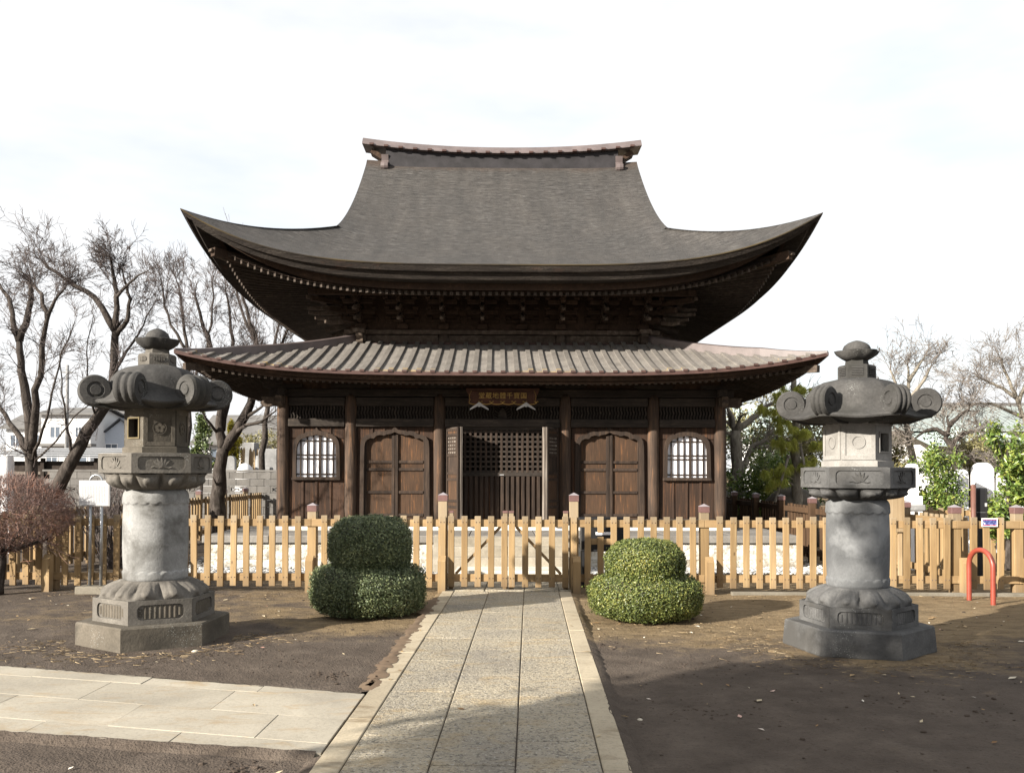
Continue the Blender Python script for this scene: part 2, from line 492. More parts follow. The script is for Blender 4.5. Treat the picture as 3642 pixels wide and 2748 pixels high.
def mk_slab(name, lo, mid, hi, speck, rough_b, stain):
    n = NT(name, 0.9, 0.25).world()
    oi = n.rand()
    f = n.noise(1.1, 1.0, 5, 0.6, 0.4)
    g = n.noise(46, 1.0, 3, 0.7)
    h = n.noise((9, 30, 9), 1.0, 4, 0.7)
    c = n.ramp(f, [(0.3, lo), (0.5, mid), (0.7, hi)])
    c = n.mix(n.ramp(g, [(0.36, speck), (0.5, 0.0)]), c, (lo[0] * 0.35, lo[1] * 0.35, lo[2] * 0.38))
    c = n.mix(n.ramp(n.noise(60, 1.0, 2), [(0.60, 0.0), (0.72, speck * 0.8)]), c, (0.5, 0.49, 0.46))
    s2 = n.noise((2.3, 5.0, 2), 1.0, 5, 0.65, 0.8)
    c = n.mix(n.ramp(s2, [(0.53, 0.0), (0.72, 0.75)]), c, stain)
    hv = n.n('ShaderNodeHueSaturation'); n.l(c, hv.inputs['Color'])
    n.l(n.math('ADD', n.math('MULTIPLY', oi, 0.14), 0.93), hv.inputs['Value'])
    n.color(hv.outputs['Color'])
    n.bump(g, rough_b); n.bump(h, rough_b * 0.8)
    return n.m
m_granite = mk_slab('rough_granite', (0.24, 0.215, 0.175), (0.315, 0.278, 0.212), (0.37, 0.32, 0.235), 0.85, 0.02, (0.30, 0.225, 0.125))
m_border = mk_slab('smooth_border_stone', (0.25, 0.213, 0.155), (0.325, 0.277, 0.20), (0.375, 0.322, 0.235), 0.25, 0.002, (0.15, 0.11, 0.065))
m_sidepath = mk_slab('pale_side_paving', (0.225, 0.203, 0.165), (0.295, 0.267, 0.215), (0.35, 0.317, 0.258), 0.2, 0.0015, (0.25, 0.18, 0.10))

def gh(x, y):
    near = max(0.0, 1 - max(abs(x) / 14, abs(y - 8) / 16))
    if near <= 0: return 0.0
    z = 0.016 * noise.noise((x * 0.9, y * 0.9, 3.1)) + 0.011 * noise.noise((x * 3.3, y * 3.3, 1.7)) + 0.006 * noise.noise((x * 11, y * 11, 0.3))
    return z * near - 0.006
# ground sheet: one variable-spacing grid
xs = list(np.concatenate([[-900, -400, -200, -110, -70, -50, -38, -30, -24, -19, -15, -12, -10, -9], np.arange(-8, 8.01, 0.075),
                          [9, 10, 12, 15, 19, 24, 30, 38, 50, 70, 110, 200, 400, 900]]))
ys = list(np.concatenate([[-300, -150, -80, -45, -28, -18, -12, -8, -5, -3, -1, 0.5, 2, 3], np.arange(3.6, 13.6, 0.075),
                          [14, 14.5, 15, 16, 18, 21, 25, 30, 38, 50, 70, 110, 200, 400, 800, 1500]]))
mb = MB()
mb.v = [(x, y, gh(x, y)) for y in ys for x in xs]
nx = len(xs)
mb.f = [(j * nx + i, j * nx + i + 1, (j + 1) * nx + i + 1, (j + 1) * nx + i) for j in range(len(ys) - 1) for i in range(nx - 1)]
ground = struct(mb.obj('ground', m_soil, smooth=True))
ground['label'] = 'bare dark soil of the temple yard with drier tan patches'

# ---- main path
def slab_mesh(name, quad, z0, z1, mat, g=0.006, c=0.006):
    """slab with chamfered top on an arbitrary quad (ccw)"""
    q = [Vector((p[0], p[1])) for p in quad]
    cen = sum(q, Vector((0, 0))) / 4
    def ins(d):
        r = []
        for p in q:
            e = p - cen
            r.append((p.x - d * (1 if e.x > 0 else -1), p.y - d * (1 if e.y > 0 else -1)))
        return r
    a = ins(g); b = ins(g + c)
    tl = [rnd.uniform(-0.003, 0.003) for _ in range(4)]
    vs = [(x, y, z0) for x, y in a] + [(x, y, z1 - c + tl[i]) for i, (x, y) in enumerate(a)] + [(x, y, z1 + tl[i]) for i, (x, y) in enumerate(b)]
    fs = [(3, 2, 1, 0), (8, 9, 10, 11)]
    for i in range(4):
        j = (i + 1) % 4
        fs += [(i, j, 4 + j, 4 + i), (4 + i, 4 + j, 8 + j, 8 + i)]
    m = MB(); m.add(vs, fs)
    return m.mesh(name, mat)
PT = 0.03
bed = MB().box(-1.14, 0.53, -4, 12.09, -0.06, 0.018)
path = struct(bed.obj('path', m_soil))
path['label'] = 'straight stone approach path laid in three rows between narrow borders'
cols = [(-1.0, -0.537, 6.58), (-0.537, -0.074, 7.10), (-0.074, 0.389, 6.47)]
for (x0, x1, y0) in cols:
    ed = [12.1]
    y = y0 + 1.075 * math.ceil((12.0 - y0) / 1.075) - 1.075
    while y > -4:
        ed.append(y + rnd.uniform(-0.03, 0.03)); y -= 1.075
    ed.append(-4)
    for a, b in zip(ed[:-1], ed[1:]):
        link('paving_slab', slab_mesh('paving_slab', [(x0, b), (x1, b), (x1, a), (x0, a)], -0.05, PT, m_granite, 0.004, 0.006), path)
for (x0, x1, y0) in ((-1.155, -1.0, 6.9), (0.389, 0.545, 7.0)):
    y = y0 + 1.07 * math.ceil((12.0 - y0) / 1.07) - 1.07
    ed = [12.1]
    while y > -4:
        ed.append(y); y -= 1.07
    ed.append(-4)
    for a, b in zip(ed[:-1], ed[1:]):
        link('border_slab', slab_mesh('border_slab', [(x0, b), (x1, b), (x1, a), (x0, a)], -0.06, PT + 0.004, m_border, 0.002, 0.005), path)

# ---- side path (slightly fanning rows)
LN = [(5.13, -0.178), (5.30, -0.232), (5.815, -0.243), (6.335, -0.240), (6.49, -0.275)]
def LY(k, x): return LN[k][0] + LN[k][1] * (x + 1.17)
mb = MB()
XE = -7.2
mb.add([(-1.165, LY(0, -1.165) + 0.02, 0.021), (-1.165, LY(4, -1.165) - 0.02, 0.021), (XE, LY(4, XE) - 0.02, 0.021), (XE, LY(0, XE) + 0.02, 0.021)], [(0, 1, 2, 3)])
spath = struct(mb.obj('side_path', m_soil))
spath['label'] = 'pale smooth paved side path branching off the approach path'
rows = [(0, [-2.1, -3.05, -4.0, -5.0, -6.0]), (1, [-1.626, -2.613, -3.6, -4.6, -5.6, -6.6]),
        (2, [-2.113, -3.12, -4.12, -5.12, -6.12]), (3, [-1.947, -2.88, -3.82, -4.8, -5.8])]
for k, js in rows:
    ed = [-1.168] + js + [XE]
    for a, b in zip(ed[:-1], ed[1:]):
        link('paving_slab', slab_mesh('paving_slab', [(b, LY(k, b)), (a, LY(k, a)), (a, LY(k + 1, a)), (b, LY(k + 1, b))], -0.05, PT, m_sidepath, 0.002, 0.0018), spath)

# ---- inner path between gate and steps
ip = MB().box(-1.1, 0.5, 12.2, 14.85, -0.05, 0.012)
ipath = struct(ip.obj('inner_path', m_curb))
ipath['label'] = 'stone path inside the fence from the gate to the temple steps'
for (x0, x1) in ((-1.15, -0.6), (-0.6, -0.07), (-0.07, 0.39), (0.39, 0.56)):
    for a, b in ((13.95, 12.2), (14.86, 13.97)):
        zz = 0.035 if b < 13 else 0.10
        link('paving_slab', slab_mesh('paving_slab', [(x0, b), (x1, b), (x1, a), (x0, a)], -0.04, zz, m_granite if b < 13 else m_innerpath, 0.006, 0.006), ipath)
# kerb at the fence foot
kb = MB()
kerb = struct(MB().box(2.66, 7.4, 12.10, 12.19, -0.05, 0.035, 0.006).obj('kerb', m_curb))
kerb['label'] = 'low concrete kerb running along the foot of the picket fence'

# ---- soil creeping over the path edges, litter
def blob(mbx, cx, cy, w, l, z, n=14, seed=0):
    r = random.Random(seed)
    pts = []
    for k in range(n):
        a = 2 * PI * k / n
        f = 0.6 + 0.6 * r.random()
        pts.append((cx + math.cos(a) * w * f, cy + math.sin(a) * l * f))
    o = [(x, y, z) for x, y in pts]
    i = [(cx + (x - cx) * 0.45, cy + (y - cy) * 0.45, z + 0.006) for x, y in pts]
    fs = [(k, (k + 1) % n, n + (k + 1) % n, n + k) for k in range(n)] + [tuple(range(n, 2 * n))]
    mbx.add(o + i, fs)
mb = MB()
r2 = random.Random(5)
for k in range(40):
    y = 6.72 + 4.8 * (k / 40) ** 1.4
    blob(mb, -1.165 - 0.015 * r2.random(), y, 0.035 + 0.05 * r2.random(), 0.08 + 0.09 * r2.random(), PT + 0.0045, 12, k)
n = NT('washed_soil', 0.9, 0.2).world()
n.color(n.ramp(n.noise(6, 1.0, 4), [(0.3, (0.105, 0.072, 0.048)), (0.7, (0.15, 0.108, 0.072))]))
o = stuff(mb.obj('washed_soil', n.m, smooth=True))
tag(o, 'thin reddish brown soil washed over the border of the approach path', 'soil')
# soil banked up against the paving edges: a low rolling lip instead of a hard step
mb = MB()
def bank(pts, side, w=0.10, seed=0):
    r = random.Random(seed); vs = []
    for (x, y) in pts:
        e = r.uniform(-0.012, 0.012)
        vs += [(x + side[0] * (e - 0.012), y + side[1] * (e - 0.012), PT + 0.0025), (x + side[0] * (0.03 + e), y + side[1] * (0.03 + e), PT - 0.004 + r.uniform(-0.004, 0.004)), (x + side[0] * w, y + side[1] * w, gh(x, y) - 0.004)]
    fs = [(i * 3 + j, i * 3 + j + 1, i * 3 + j + 4, i * 3 + j + 3) for i in range(len(pts) - 1) for j in range(2)]
    mb.add(vs, fs)
bank([(0.548, -1 + 0.06 * k) for k in range(217)], (1, 0), 0.08, 1)
bank([(-1.158, 6.55 + 0.06 * k) for k in range(92)], (-1, 0), 0.09, 2)
bank([(-1.158, -1 + 0.06 * k) for k in range(102)], (-1, 0), 0.09, 3)
bank([(-1.2 - 0.06 * k, LY(0, -1.2 - 0.06 * k)) for k in range(98)], (0, -1), 0.09, 4)
bank([(-1.2 - 0.06 * k, LY(4, -1.2 - 0.06 * k)) for k in range(98)], (0, 1), 0.09, 5)
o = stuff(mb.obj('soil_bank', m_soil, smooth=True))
tag(o, 'low bank of dark soil pressed up against the edges of the paving', 'soil')

m_leaf_dry = NT('dry_leaf', 0.8, 0.2)
m_leaf_dry.color(m_leaf_dry.ramp(m_leaf_dry.island(), [(0.0, (0.16, 0.09, 0.04)), (0.35, (0.30, 0.21, 0.11)), (0.7, (0.42, 0.36, 0.25)), (0.92, (0.6, 0.57, 0.5)), (1.0, (0.3, 0.06, 0.03))]))
mb = MB()
r2 = random.Random(11)
for k in range(420):
    x = r2.uniform(-6.5, 6.5); y = 3.8 + 8.6 * r2.random() ** 0.8
    if -1.0 < x < 0.4 and r2.random() < 0.93: continue
    if x < -1.2 and 5 < y < 7.6 and r2.random() < 0.8: continue
    if (x + 3.6) ** 2 + (y - 8.77) ** 2 < 0.6 or (x - 3.04) ** 2 + (y - 8.55) ** 2 < 0.6: continue
    L = r2.uniform(0.012, 0.03) if r2.random() < 0.9 else r2.uniform(0.035, 0.06); W = L * r2.uniform(0.25, 0.6)
    a = r2.uniform(0, 6.28); ca, sa = math.cos(a), math.sin(a)
    onp = (-1.155 < x < 0.545) or (x < -1.17 and LY(0, x) < y < LY(4, x))
    z = (PT + 0.006) if onp else gh(x, y) + 0.008
    pts = [(-L, 0, 0), (0, -W, r2.uniform(0, 0.008)), (L, 0, r2.uniform(0, 0.012)), (0, W, r2.uniform(0, 0.008))]
    mb.add([(x + p[0] * ca - p[1] * sa, y + p[0] * sa + p[1] * ca, z + p[2]) for p in pts], [(0, 1, 2), (0, 2, 3)])
stuff(tag(mb.obj('fallen_leaves', m_leaf_dry.m), 'scattered small dry leaves and twigs lying on the soil', 'leaves'))
# clods and pebbles
m_clod = flat('soil_clod', (0.058, 0.045, 0.036), 0.95, 0.1, 0.4, 0, 8)
def pebble(mbx, x, y, z, s, r):
    vs = []
    ph = r.uniform(0, 6)
    for (zz, rr) in ((0.0, 0.9), (0.45, 1.0), (0.8, 0.6)):
        for k in range(6):
            a = ph + k * PI / 3
            q = s * rr * r.uniform(0.75, 1.15)
            vs.append((x + q * math.cos(a), y + q * math.sin(a), z + zz * s * 0.8))
    fs = [(j * 6 + k, j * 6 + (k + 1) % 6, (j + 1) * 6 + (k + 1) % 6, (j + 1) * 6 + k) for j in (0, 1) for k in range(6)] + [tuple(range(12, 18))]
    mbx.add(vs, fs)
mb = MB(); r2 = random.Random(21)
cl = [(2.05, 4.75, 0.16), (-2.3, 7.6, 0.5), (-1.55, 7.2, 0.15), (-2.0, 9.0, 0.5), (1.55, 7.6, 0.5), (-1.55, 4.95, 0.16), (2.9, 6.4, 0.6), (0.75, 8.5, 0.3), (-4.9, 6.9, 0.5), (1.1, 6.2, 0.4), (3.6, 5.4, 0.5), (-2.6, 8.2, 0.4)]
for k in range(1500):
    cx, cy, cs = cl[r2.randrange(len(cl))] if r2.random() < 0.5 else (r2.uniform(-6, 6), r2.uniform(4, 12), 0.5)
    x = r2.gauss(cx, cs * 0.6); y = r2.gauss(cy, cs * 0.5)
    if -1.17 < x < 0.56 or (x < -1.1 and LY(0, x) - 0.05 < y < LY(4, x) + 0.05): continue
    pebble(mb, x, y, gh(x, y) - 0.002, r2.uniform(0.004, 0.013) if r2.random() < 0.95 else 0.02, r2)
stuff(tag(mb.obj('soil_clods', m_clod), 'crumbled dark clods scattered over the bare soil', 'clods'))
m_pebl = flat('pale_pebble', (0.42, 0.38, 0.31), 0.85, 0.2, 0.25)
for (x, y, s, lb) in ((-2.97, 8.1, 0.035, 'pale round pebble beside the dark front of the stone lantern plinth'), (0.72, 6.0, 0.02, 'small white pebble by the border of the path')):
    mb = MB(); pebble(mb, 0, 0, 0, s, r2)
    o = mb.obj('pebble', m_pebl, smooth=True); o.location = (x, y, gh(x, y) - 0.003); tag(o, lb, 'pebble')
# gravel bed round the platform
n = NT('gravel', 0.9, 0.2)
n.color(n.ramp(n.island(), [(0.0, (0.13, 0.13, 0.13)), (0.4, (0.30, 0.30, 0.295)), (0.75, (0.48, 0.47, 0.45)), (1.0, (0.62, 0.6, 0.56))]))
m_gravel = n.m
mb = MB(); r2 = random.Random(31)
for k in range(9000):
    u = r2.uniform(-5.6, 5.2); y = r2.uniform(14.45, 15.35)
    if -1.3 < u < 0.75: continue
    if r2.random() < 0.12:
        u = r2.choice((-1, 1)) * r2.uniform(4.9, 5.6) - 0.5; y = r2.uniform(14.5, 20)
    pebble(mb, u, y + 0.035 * u, r2.uniform(-0.004, 0.012), r2.uniform(0.014, 0.032), r2)
stuff(tag(mb.obj('gravel', m_gravel), 'grey and white gravel strip along the temple platform', 'gravel'))

# straw and dead grass lying round the plinths and the fence foot
n = NT('straw', 0.9, 0.1)
n.color(n.ramp(n.island(), [(0.0, (0.11, 0.075, 0.042)), (0.5, (0.18, 0.132, 0.078)), (1.0, (0.28, 0.22, 0.14))]))
mb = MB(); r2 = random.Random(41)
for k in range(1500):
    q = r2.random()
    if q < 0.35:
        a = r2.uniform(3.3, 6.6); d = 0.78 + abs(r2.gauss(0, 0.28)); x, y = -3.61 + d * math.cos(a), 8.77 + d * math.sin(a)
    elif q < 0.55:
        a = r2.uniform(2.5, 6.6); d = 0.78 + abs(r2.gauss(0, 0.35)); x, y = 3.04 + d * math.cos(a), 8.55 + d * math.sin(a)
    elif q < 0.8: x, y = r2.uniform(-6.5, 6.5), 12.0 - abs(r2.gauss(0, 0.35))
    else: x, y = r2.gauss(2.3, 0.8), r2.gauss(9.4, 0.6)
    if -1.17 < x < 0.56 or (x < -1.1 and LY(0, x) - 0.05 < y < LY(4, x) + 0.05): continue
    a = r2.uniform(0, 6.28); l = r2.uniform(0.015, 0.05); z = gh(x, y) + 0.004
    dx, dy = math.cos(a) * l, math.sin(a) * l; px_, py_ = -math.sin(a) * 0.0016, math.cos(a) * 0.0016
    mb.add([(x - dx - px_, y - dy - py_, z), (x + dx - px_, y + dy - py_, z + r2.uniform(0, 0.012)), (x + dx + px_, y + dy + py_, z + 0.004), (x - dx + px_, y - dy + py_, z + 0.004)], [(0, 1, 2, 3)])
stuff(tag(mb.obj('straw', n.m), 'thin dead straw lying on the soil round the lanterns and fence', 'straw'))
# =================================================================== temple hall
BX, BY, BROT = -0.51, 16.95, R(2.0)
VC = 4.055                       # depth of the hall centre behind the facade column line
FL = 0.64
CU = [-4.055, -2.805, -1.165, 1.165, 2.805, 4.055]
hall = thing('temple_hall', 'dark weathered wooden zen temple hall with two tiers of sweeping roofs', 'temple', (BX, BY, 0), BROT)
XZ = lambda x, z, a: (x, a, z)
def part(name, mb, mat, parent=None, **k): return mb.obj(name, mat, parent or hall, **k)

# ---- columns
cm = MB().lathe([(0.10, 0), (0.113, 0.25), (0.113, 1.9), (0.108, 2.24), (0.09, 2.36)], 20).mesh('column', m_column, True)
cs = MB().lathe([(0.17, 0), (0.175, 0.03), (0.15, 0.06), (0.135, 0.075)], 20).mesh('column_base', m_step, True)
pos = [(u, 0) for u in CU] + [(s * 4.055, v) for v in (1.25, 2.89, 5.22, 6.86) for s in (-1, 1)] + [(u, 8.11) for u in CU]
for (u, v) in pos:
    link('column', cm, hall, (u, v, FL + 0.04), (0, 0, rnd.uniform(0, 6)))
    link('column_base', cs, hall, (u, v, FL))
# ---- long beams on the four sides (front pieces between columns)
def side_xf(k):   # local frame of side k (0 front, 1 right, 2 back, 3 left) about the hall centre
    return (0, 0, k * PI / 2)
for k in range(4):
    for i in range(5):
        u0, u1 = CU[i] + 0.105, CU[i + 1] - 0.105
        for (nm, z0, z1, y0, y1) in (('lintel', 2.44, 2.59, -0.085, 0.06), ('head_beam', 2.83, 2.985, -0.07, 0.07), ('ground_sill', FL + 0.002, FL + 0.11, -0.07, 0.07)):
            if nm == 'ground_sill' and k == 0 and i == 2: continue
            o = MB().box(u0, u1, -VC + y0, -VC + y1, z0, z1, 0.008).obj(nm, m_beam, hall)
            o.location = (0, VC, 0); o.rotation_euler = side_xf(k)
    # purlin and wall board above
    o = MB().box(-4.3, 4.3, -VC - 0.075, -VC + 0.075, 3.0, 3.14, 0.008).obj('wall_plate', m_beam, hall)
    o.location = (0, VC, 0.0015 * k); o.rotation_euler = side_xf(k)
    o = MB().box(-4.05, 4.05, -VC - 0.02, -VC + 0.02, 3.14, 3.62).obj('upper_board', m_eave, hall)
    o.location = (0, VC, 0); o.rotation_euler = side_xf(k)
    for u in CU[(0 if k % 2 == 0 else 1):(6 if k % 2 == 0 else 5)]:   # boat-shaped bearing blocks on the columns
        o = MB().prism([(-0.36, 3.22), (-0.36, 3.17), (-0.22, 3.145), (0.22, 3.145), (0.36, 3.17), (0.36, 3.22)], -VC - 0.06, -VC + 0.06, lambda x, z, a, u=u: (x + u, a, z)).obj('bearing_block', m_beam, hall)
        o.location = (0, VC, 0); o.rotation_euler = side_xf(k)
    for sx in (-1, 1):      # carved beam noses past the corner columns
        pr = [(0.11, 2.83), (0.34, 2.80), (0.42, 2.87), (0.37, 2.93), (0.41, 2.985), (0.11, 2.985)]
        o = MB().prism([(sx * (4.055 + x), z) for x, z in pr][::sx], -VC - 0.055, -VC + 0.055, XZ).obj('beam_nose', m_nose, hall)
        o.location = (0, VC, 0); o.rotation_euler = side_xf(k)
# ---- side and back walls: plank walls
for k in (1, 2, 3):
    for i in range(5):
        u0, u1 = CU[i] + 0.11, CU[i + 1] - 0.11
        npl = max(4, round((u1 - u0) / 0.28))
        w = (u1 - u0) / npl
        me = MB().box(0.004, w - 0.004, -VC - 0.012, -VC + 0.018, FL + 0.11, 2.44, 0.006).mesh('wall_plank', m_facade)
        for j in range(npl):
            a = k * PI / 2
            x = u0 + j * w
            link('wall_plank', me, hall, (x * math.cos(a), VC + x * math.sin(a), 0), (0, 0, a))
    o = MB().box(-4, 4, -VC + 0.03, -VC + 0.05, FL, 3.2).obj('inner_wall', m_dark_in, hall)
    o.location = (0, VC, 0); o.rotation_euler = side_xf(k)
MB().box(-3.99, 3.99, 0.09, 8.0, FL - 0.06, FL + 0.004).obj('interior_floor', m_dark_in, hall)
for (a, b) in ((-3.99, -1.1), (1.1, 3.99)):
    MB().box(a, b, 0.05, 0.07, FL + 0.01, 2.83).obj('inner_wall', m_dark_in, hall)
MB().box(-2.2, 2.2, 2.2, 2.25, FL + 0.01, 3.4).obj('inner_wall', m_dark_in, hall)
MB().box(-3.99, 3.99, 0.03, 8.0, 3.24, 3.3).obj('interior_ceiling', m_dark_in, hall)

# ---- wavy transom bars
def wavy(amp, mir=1):
    m = MB(); n = 14
    L = []
    for j in range(n + 1):
        z = 2.59 + 0.24 * j / n
        x = mir * amp * math.sin(2 * PI * j / n * 1.6)
        L.append((x, z))
    m.frame([(x - 0.013, z) for x, z in L], [(x + 0.013, z) for x, z in L], -0.03, 0.0, XZ, closed=False)
    return m.mesh('transom_bar', m_beam)
wv = [wavy(0.010), wavy(0.010, -1)]
for i in range(5):
    u0, u1 = CU[i] + 0.115, CU[i + 1] - 0.115
    nb = round((u1 - u0) / 0.0575)
    for j in range(nb):
        u = u0 + (j + 0.5) * (u1 - u0) / nb
        if i == 2 and abs(u) < 0.165: continue
        link('transom_bar', wv[0 if u < 0 else 1], hall, (u, 0, 0))
    MB().box(u0, u1, 0.035, 0.05, 2.58, 2.84).obj('transom_back', m_dark_in, hall)
# centre motif with rays
MB().prism([(-0.085, 2.592), (0.085, 2.592), (0.075, 2.68), (0.04, 2.76), (0, 2.81), (-0.04, 2.76), (-0.075, 2.68)], -0.035, -0.002, XZ).obj('transom_motif', m_beam, hall)
for s in (-1, 1):
    for j in range(5):
        z = 2.61 + 0.045 * j; x0 = 0.095 - 0.012 * j
        MB().beam((s * x0, -0.016, z), (s * (0.165 - 0.012 * j), -0.016, z + 0.028 + 0.008 * j), 0.022, 0.014).obj('transom_ray', m_beam, hall)

# ---- window bays (outer bays)
def sym(half):
    return [(x, z) for x, z in half] + [(-x, z) for x, z in half[::-1]]
def arc_smooth(half, k=3):
    out = []
    for (a, b) in zip(half[:-1], half[1:]):
        for j in range(k):
            t = j / k
            out.append((a[0] + (b[0] - a[0]) * t, a[1] + (b[1] - a[1]) * t))
    out.append(half[-1]); return out
W_IN = [(0.370, 0.0), (0.368, 0.30), (0.362, 0.52), (0.345, 0.60), (0.31, 0.665), (0.262, 0.70), (0.205, 0.718), (0.185, 0.735), (0.12, 0.752), (0.05, 0.762), (0.002, 0.775)]
W_OUT = [(0.440, -0.058), (0.432, 0.30), (0.424, 0.56), (0.405, 0.66), (0.36, 0.735), (0.295, 0.782), (0.225, 0.80), (0.20, 0.818), (0.13, 0.838), (0.05, 0.85), (0.002, 0.905)]
D_IN = [(0.572, 0.0), (0.565, 0.9), (0.560, 1.42), (0.548, 1.50), (0.515, 1.555), (0.455, 1.585), (0.385, 1.580), (0.345, 1.625), (0.275, 1.648), (0.195, 1.633), (0.155, 1.655), (0.07, 1.668), (0.002, 1.70)]
D_OUT = [(0.645, 0.0), (0.640, 0.9), (0.634, 1.43), (0.62, 1.54), (0.575, 1.615), (0.505, 1.65), (0.42, 1.665), (0.375, 1.70), (0.29, 1.722), (0.215, 1.712), (0.17, 1.728), (0.06, 1.742), (0.002, 1.795)]
DZ = FL + 0.002
for sx in (-1, 1):
    uc = sx * 3.43
    z0 = 1.515
    u0, u1 = -0.51, 0.51
    # planks with an opening: pieces below, above and beside the window
    edges = [-0.51, -0.255, 0.0, 0.255, 0.51]
    for a, b in zip(edges[:-1], edges[1:]):
        MB().box(uc + a + 0.003, uc + b - 0.003, -0.012, 0.015, FL + 0.11, z0 - 0.03, 0.005).obj('wall_plank', m_facade, hall)
        MB().box(uc + a + 0.003, uc + b - 0.003, -0.012, 0.015, z0 + 0.71 if abs(a + b) > 0.3 else z0 + 0.81, 2.44, 0.005).obj('wall_plank', m_facade, hall)
    for s2 in (-1, 1):
        MB().box(*sorted((uc + s2 * 0.375, uc + s2 * 0.507)), -0.011, 0.014, z0 - 0.03, z0 + 0.70, 0.004).obj('wall_plank', m_facade, hall)
    for a in (-0.255, 0.0, 0.255):
        MB().box(uc + a - 0.02, uc + a + 0.02, -0.032, -0.012, FL + 0.11, z0 - 0.06, 0.004).obj('batten', m_facade, hall)
        MB().box(uc + a - 0.015, uc + a + 0.015, -0.028, -0.012, z0 + (0.79 if a else 0.9), 2.44, 0.004).obj('batten', m_facade, hall)
    win = MB().frame([(uc + x, z0 + z) for x, z in sym(W_OUT)], [(uc + x, z0 + z) for x, z in sym(W_IN)], -0.075, 0.01, XZ).obj('window', m_upright, hall)
    win['label'] = 'bell-shaped window with white paper behind a dark grid'
    MB().box(uc - 0.45, uc + 0.45, -0.088, 0.008, z0 - 0.062, z0 - 0.012, 0.006).obj('window_sill', m_upright, win)
    # paper panes behind the bars
    vb = [-0.372, -0.292, -0.172, -0.055, 0.062, 0.185, 0.305, 0.372]
    hb = [0.0, 0.055, 0.33, 0.41, 0.68, 0.78]
    inner = sym(W_IN)
    MB().prism([(uc + x * 1.02, z0 + z * 1.02 - 0.005) for x, z in inner], -0.004, 0.003, XZ).obj('pane', m_paper, win)
    def topz(x):
        h = [p for p in W_IN]
        for (a, b) in zip(h[:-1], h[1:]):
            if min(a[0], b[0]) <= abs(x) <= max(a[0], b[0]) and a[0] != b[0]:
                t = (abs(x) - a[0]) / (b[0] - a[0]); return a[1] + (b[1] - a[1]) * t
        return 0.60
    for j, x in enumerate(vb[1:-1]):
        wd = 0.026 if abs(x - 0.062) > 0.01 else 0.05
        MB().box(uc + x - wd / 2, uc + x + wd / 2, -0.034, -0.014, z0 - 0.01, z0 + topz(x) + 0.005, 0.003).obj('window_bar', m_upright, win)
    for z in (0.05, 0.335, 0.405, 0.665):
        xm = 0.365 if z < 0.6 else 0.31
        for (xa, xb) in ((-xm, 0.035), (0.09, xm)):
            MB().box(uc + xa, uc + xb, -0.030, -0.014, z0 + z - 0.011, z0 + z + 0.011, 0.002).obj('window_bar', m_upright, win)

# ---- arched door bays
for sx in (-1, 1):
    uc = sx * 1.985
    for s2 in (-1, 1):
        MB().box(*sorted((uc + s2 * 0.575, uc + s2 * 0.705)), -0.012, 0.015, FL + 0.11, 2.21, 0.005).obj('wall_plank', m_facade, hall)
    edges = [-0.705, -0.42, -0.2, 0.0, 0.2, 0.42, 0.705]
    for a, b in zip(edges[:-1], edges[1:]):
        zb = 2.21 if max(abs(a), abs(b)) > 0.6 else 2.30
        MB().box(uc + a + 0.003, uc + b - 0.003, -0.011, 0.014, zb, 2.44, 0.004).obj('wall_plank', m_facade, hall)
    for a in (-0.42, -0.2, 0.2, 0.42):
        MB().box(uc + a - 0.014, uc + a + 0.014, -0.03, -0.011, 2.25 + (0.10 if abs(a) < 0.3 else 0.06), 2.44, 0.003).obj('batten', m_facade, hall)
    fr = MB().frame([(uc + x, DZ + z) for x, z in D_OUT], [(uc + x, DZ + z) for x, z in D_IN], -0.09, 0.012, XZ, closed=False)
    fr.frame([(uc - x, DZ + z) for x, z in D_OUT], [(uc - x, DZ + z) for x, z in D_IN], -0.09, 0.012, XZ, closed=False)
    fr.obj('arch_frame', m_upright, hall)
    for s2 in (-1, 1):
        a, b = (uc - 0.575, uc - 0.004) if s2 < 0 else (uc + 0.004, uc + 0.575)
        door = MB().box(a, b, 0.012, 0.03, FL + 0.05, FL + 1.72).obj('door', m_upright, hall)
        MB().box(*((b - 0.055, b) if s2 < 0 else (a, a + 0.055)), -0.045, 0.012, FL + 0.05, FL + 1.655, 0.005).obj('stile', m_upright, door)
        MB().box(*((a, a + 0.05) if s2 < 0 else (b - 0.05, b)), -0.02, 0.012, FL + 0.05, FL + 1.6, 0.005).obj('stile', m_upright, door)
        pa, pb = (a + 0.05, b - 0.055) if s2 < 0 else (a + 0.055, b - 0.05)
        zr = [0.06, 0.145, 0.565, 0.985, 1.125, 1.66]
        for z in (0.03, 0.145, 0.565, 0.985, 1.125):
            MB().box(pa - 0.004, pb + 0.004, -0.032, 0.012, FL + z, FL + z + 0.055, 0.008).obj('rail', m_upright, door)
        for za, zb in ((0.20, 0.565), (0.62, 0.985), (1.04, 1.125), (1.18, 1.66), (0.085, 0.145)):
            MB().box(pa - 0.003, pb + 0.003, -0.006, 0.0115, FL + za, FL + zb).obj('panel', m_panel, door)

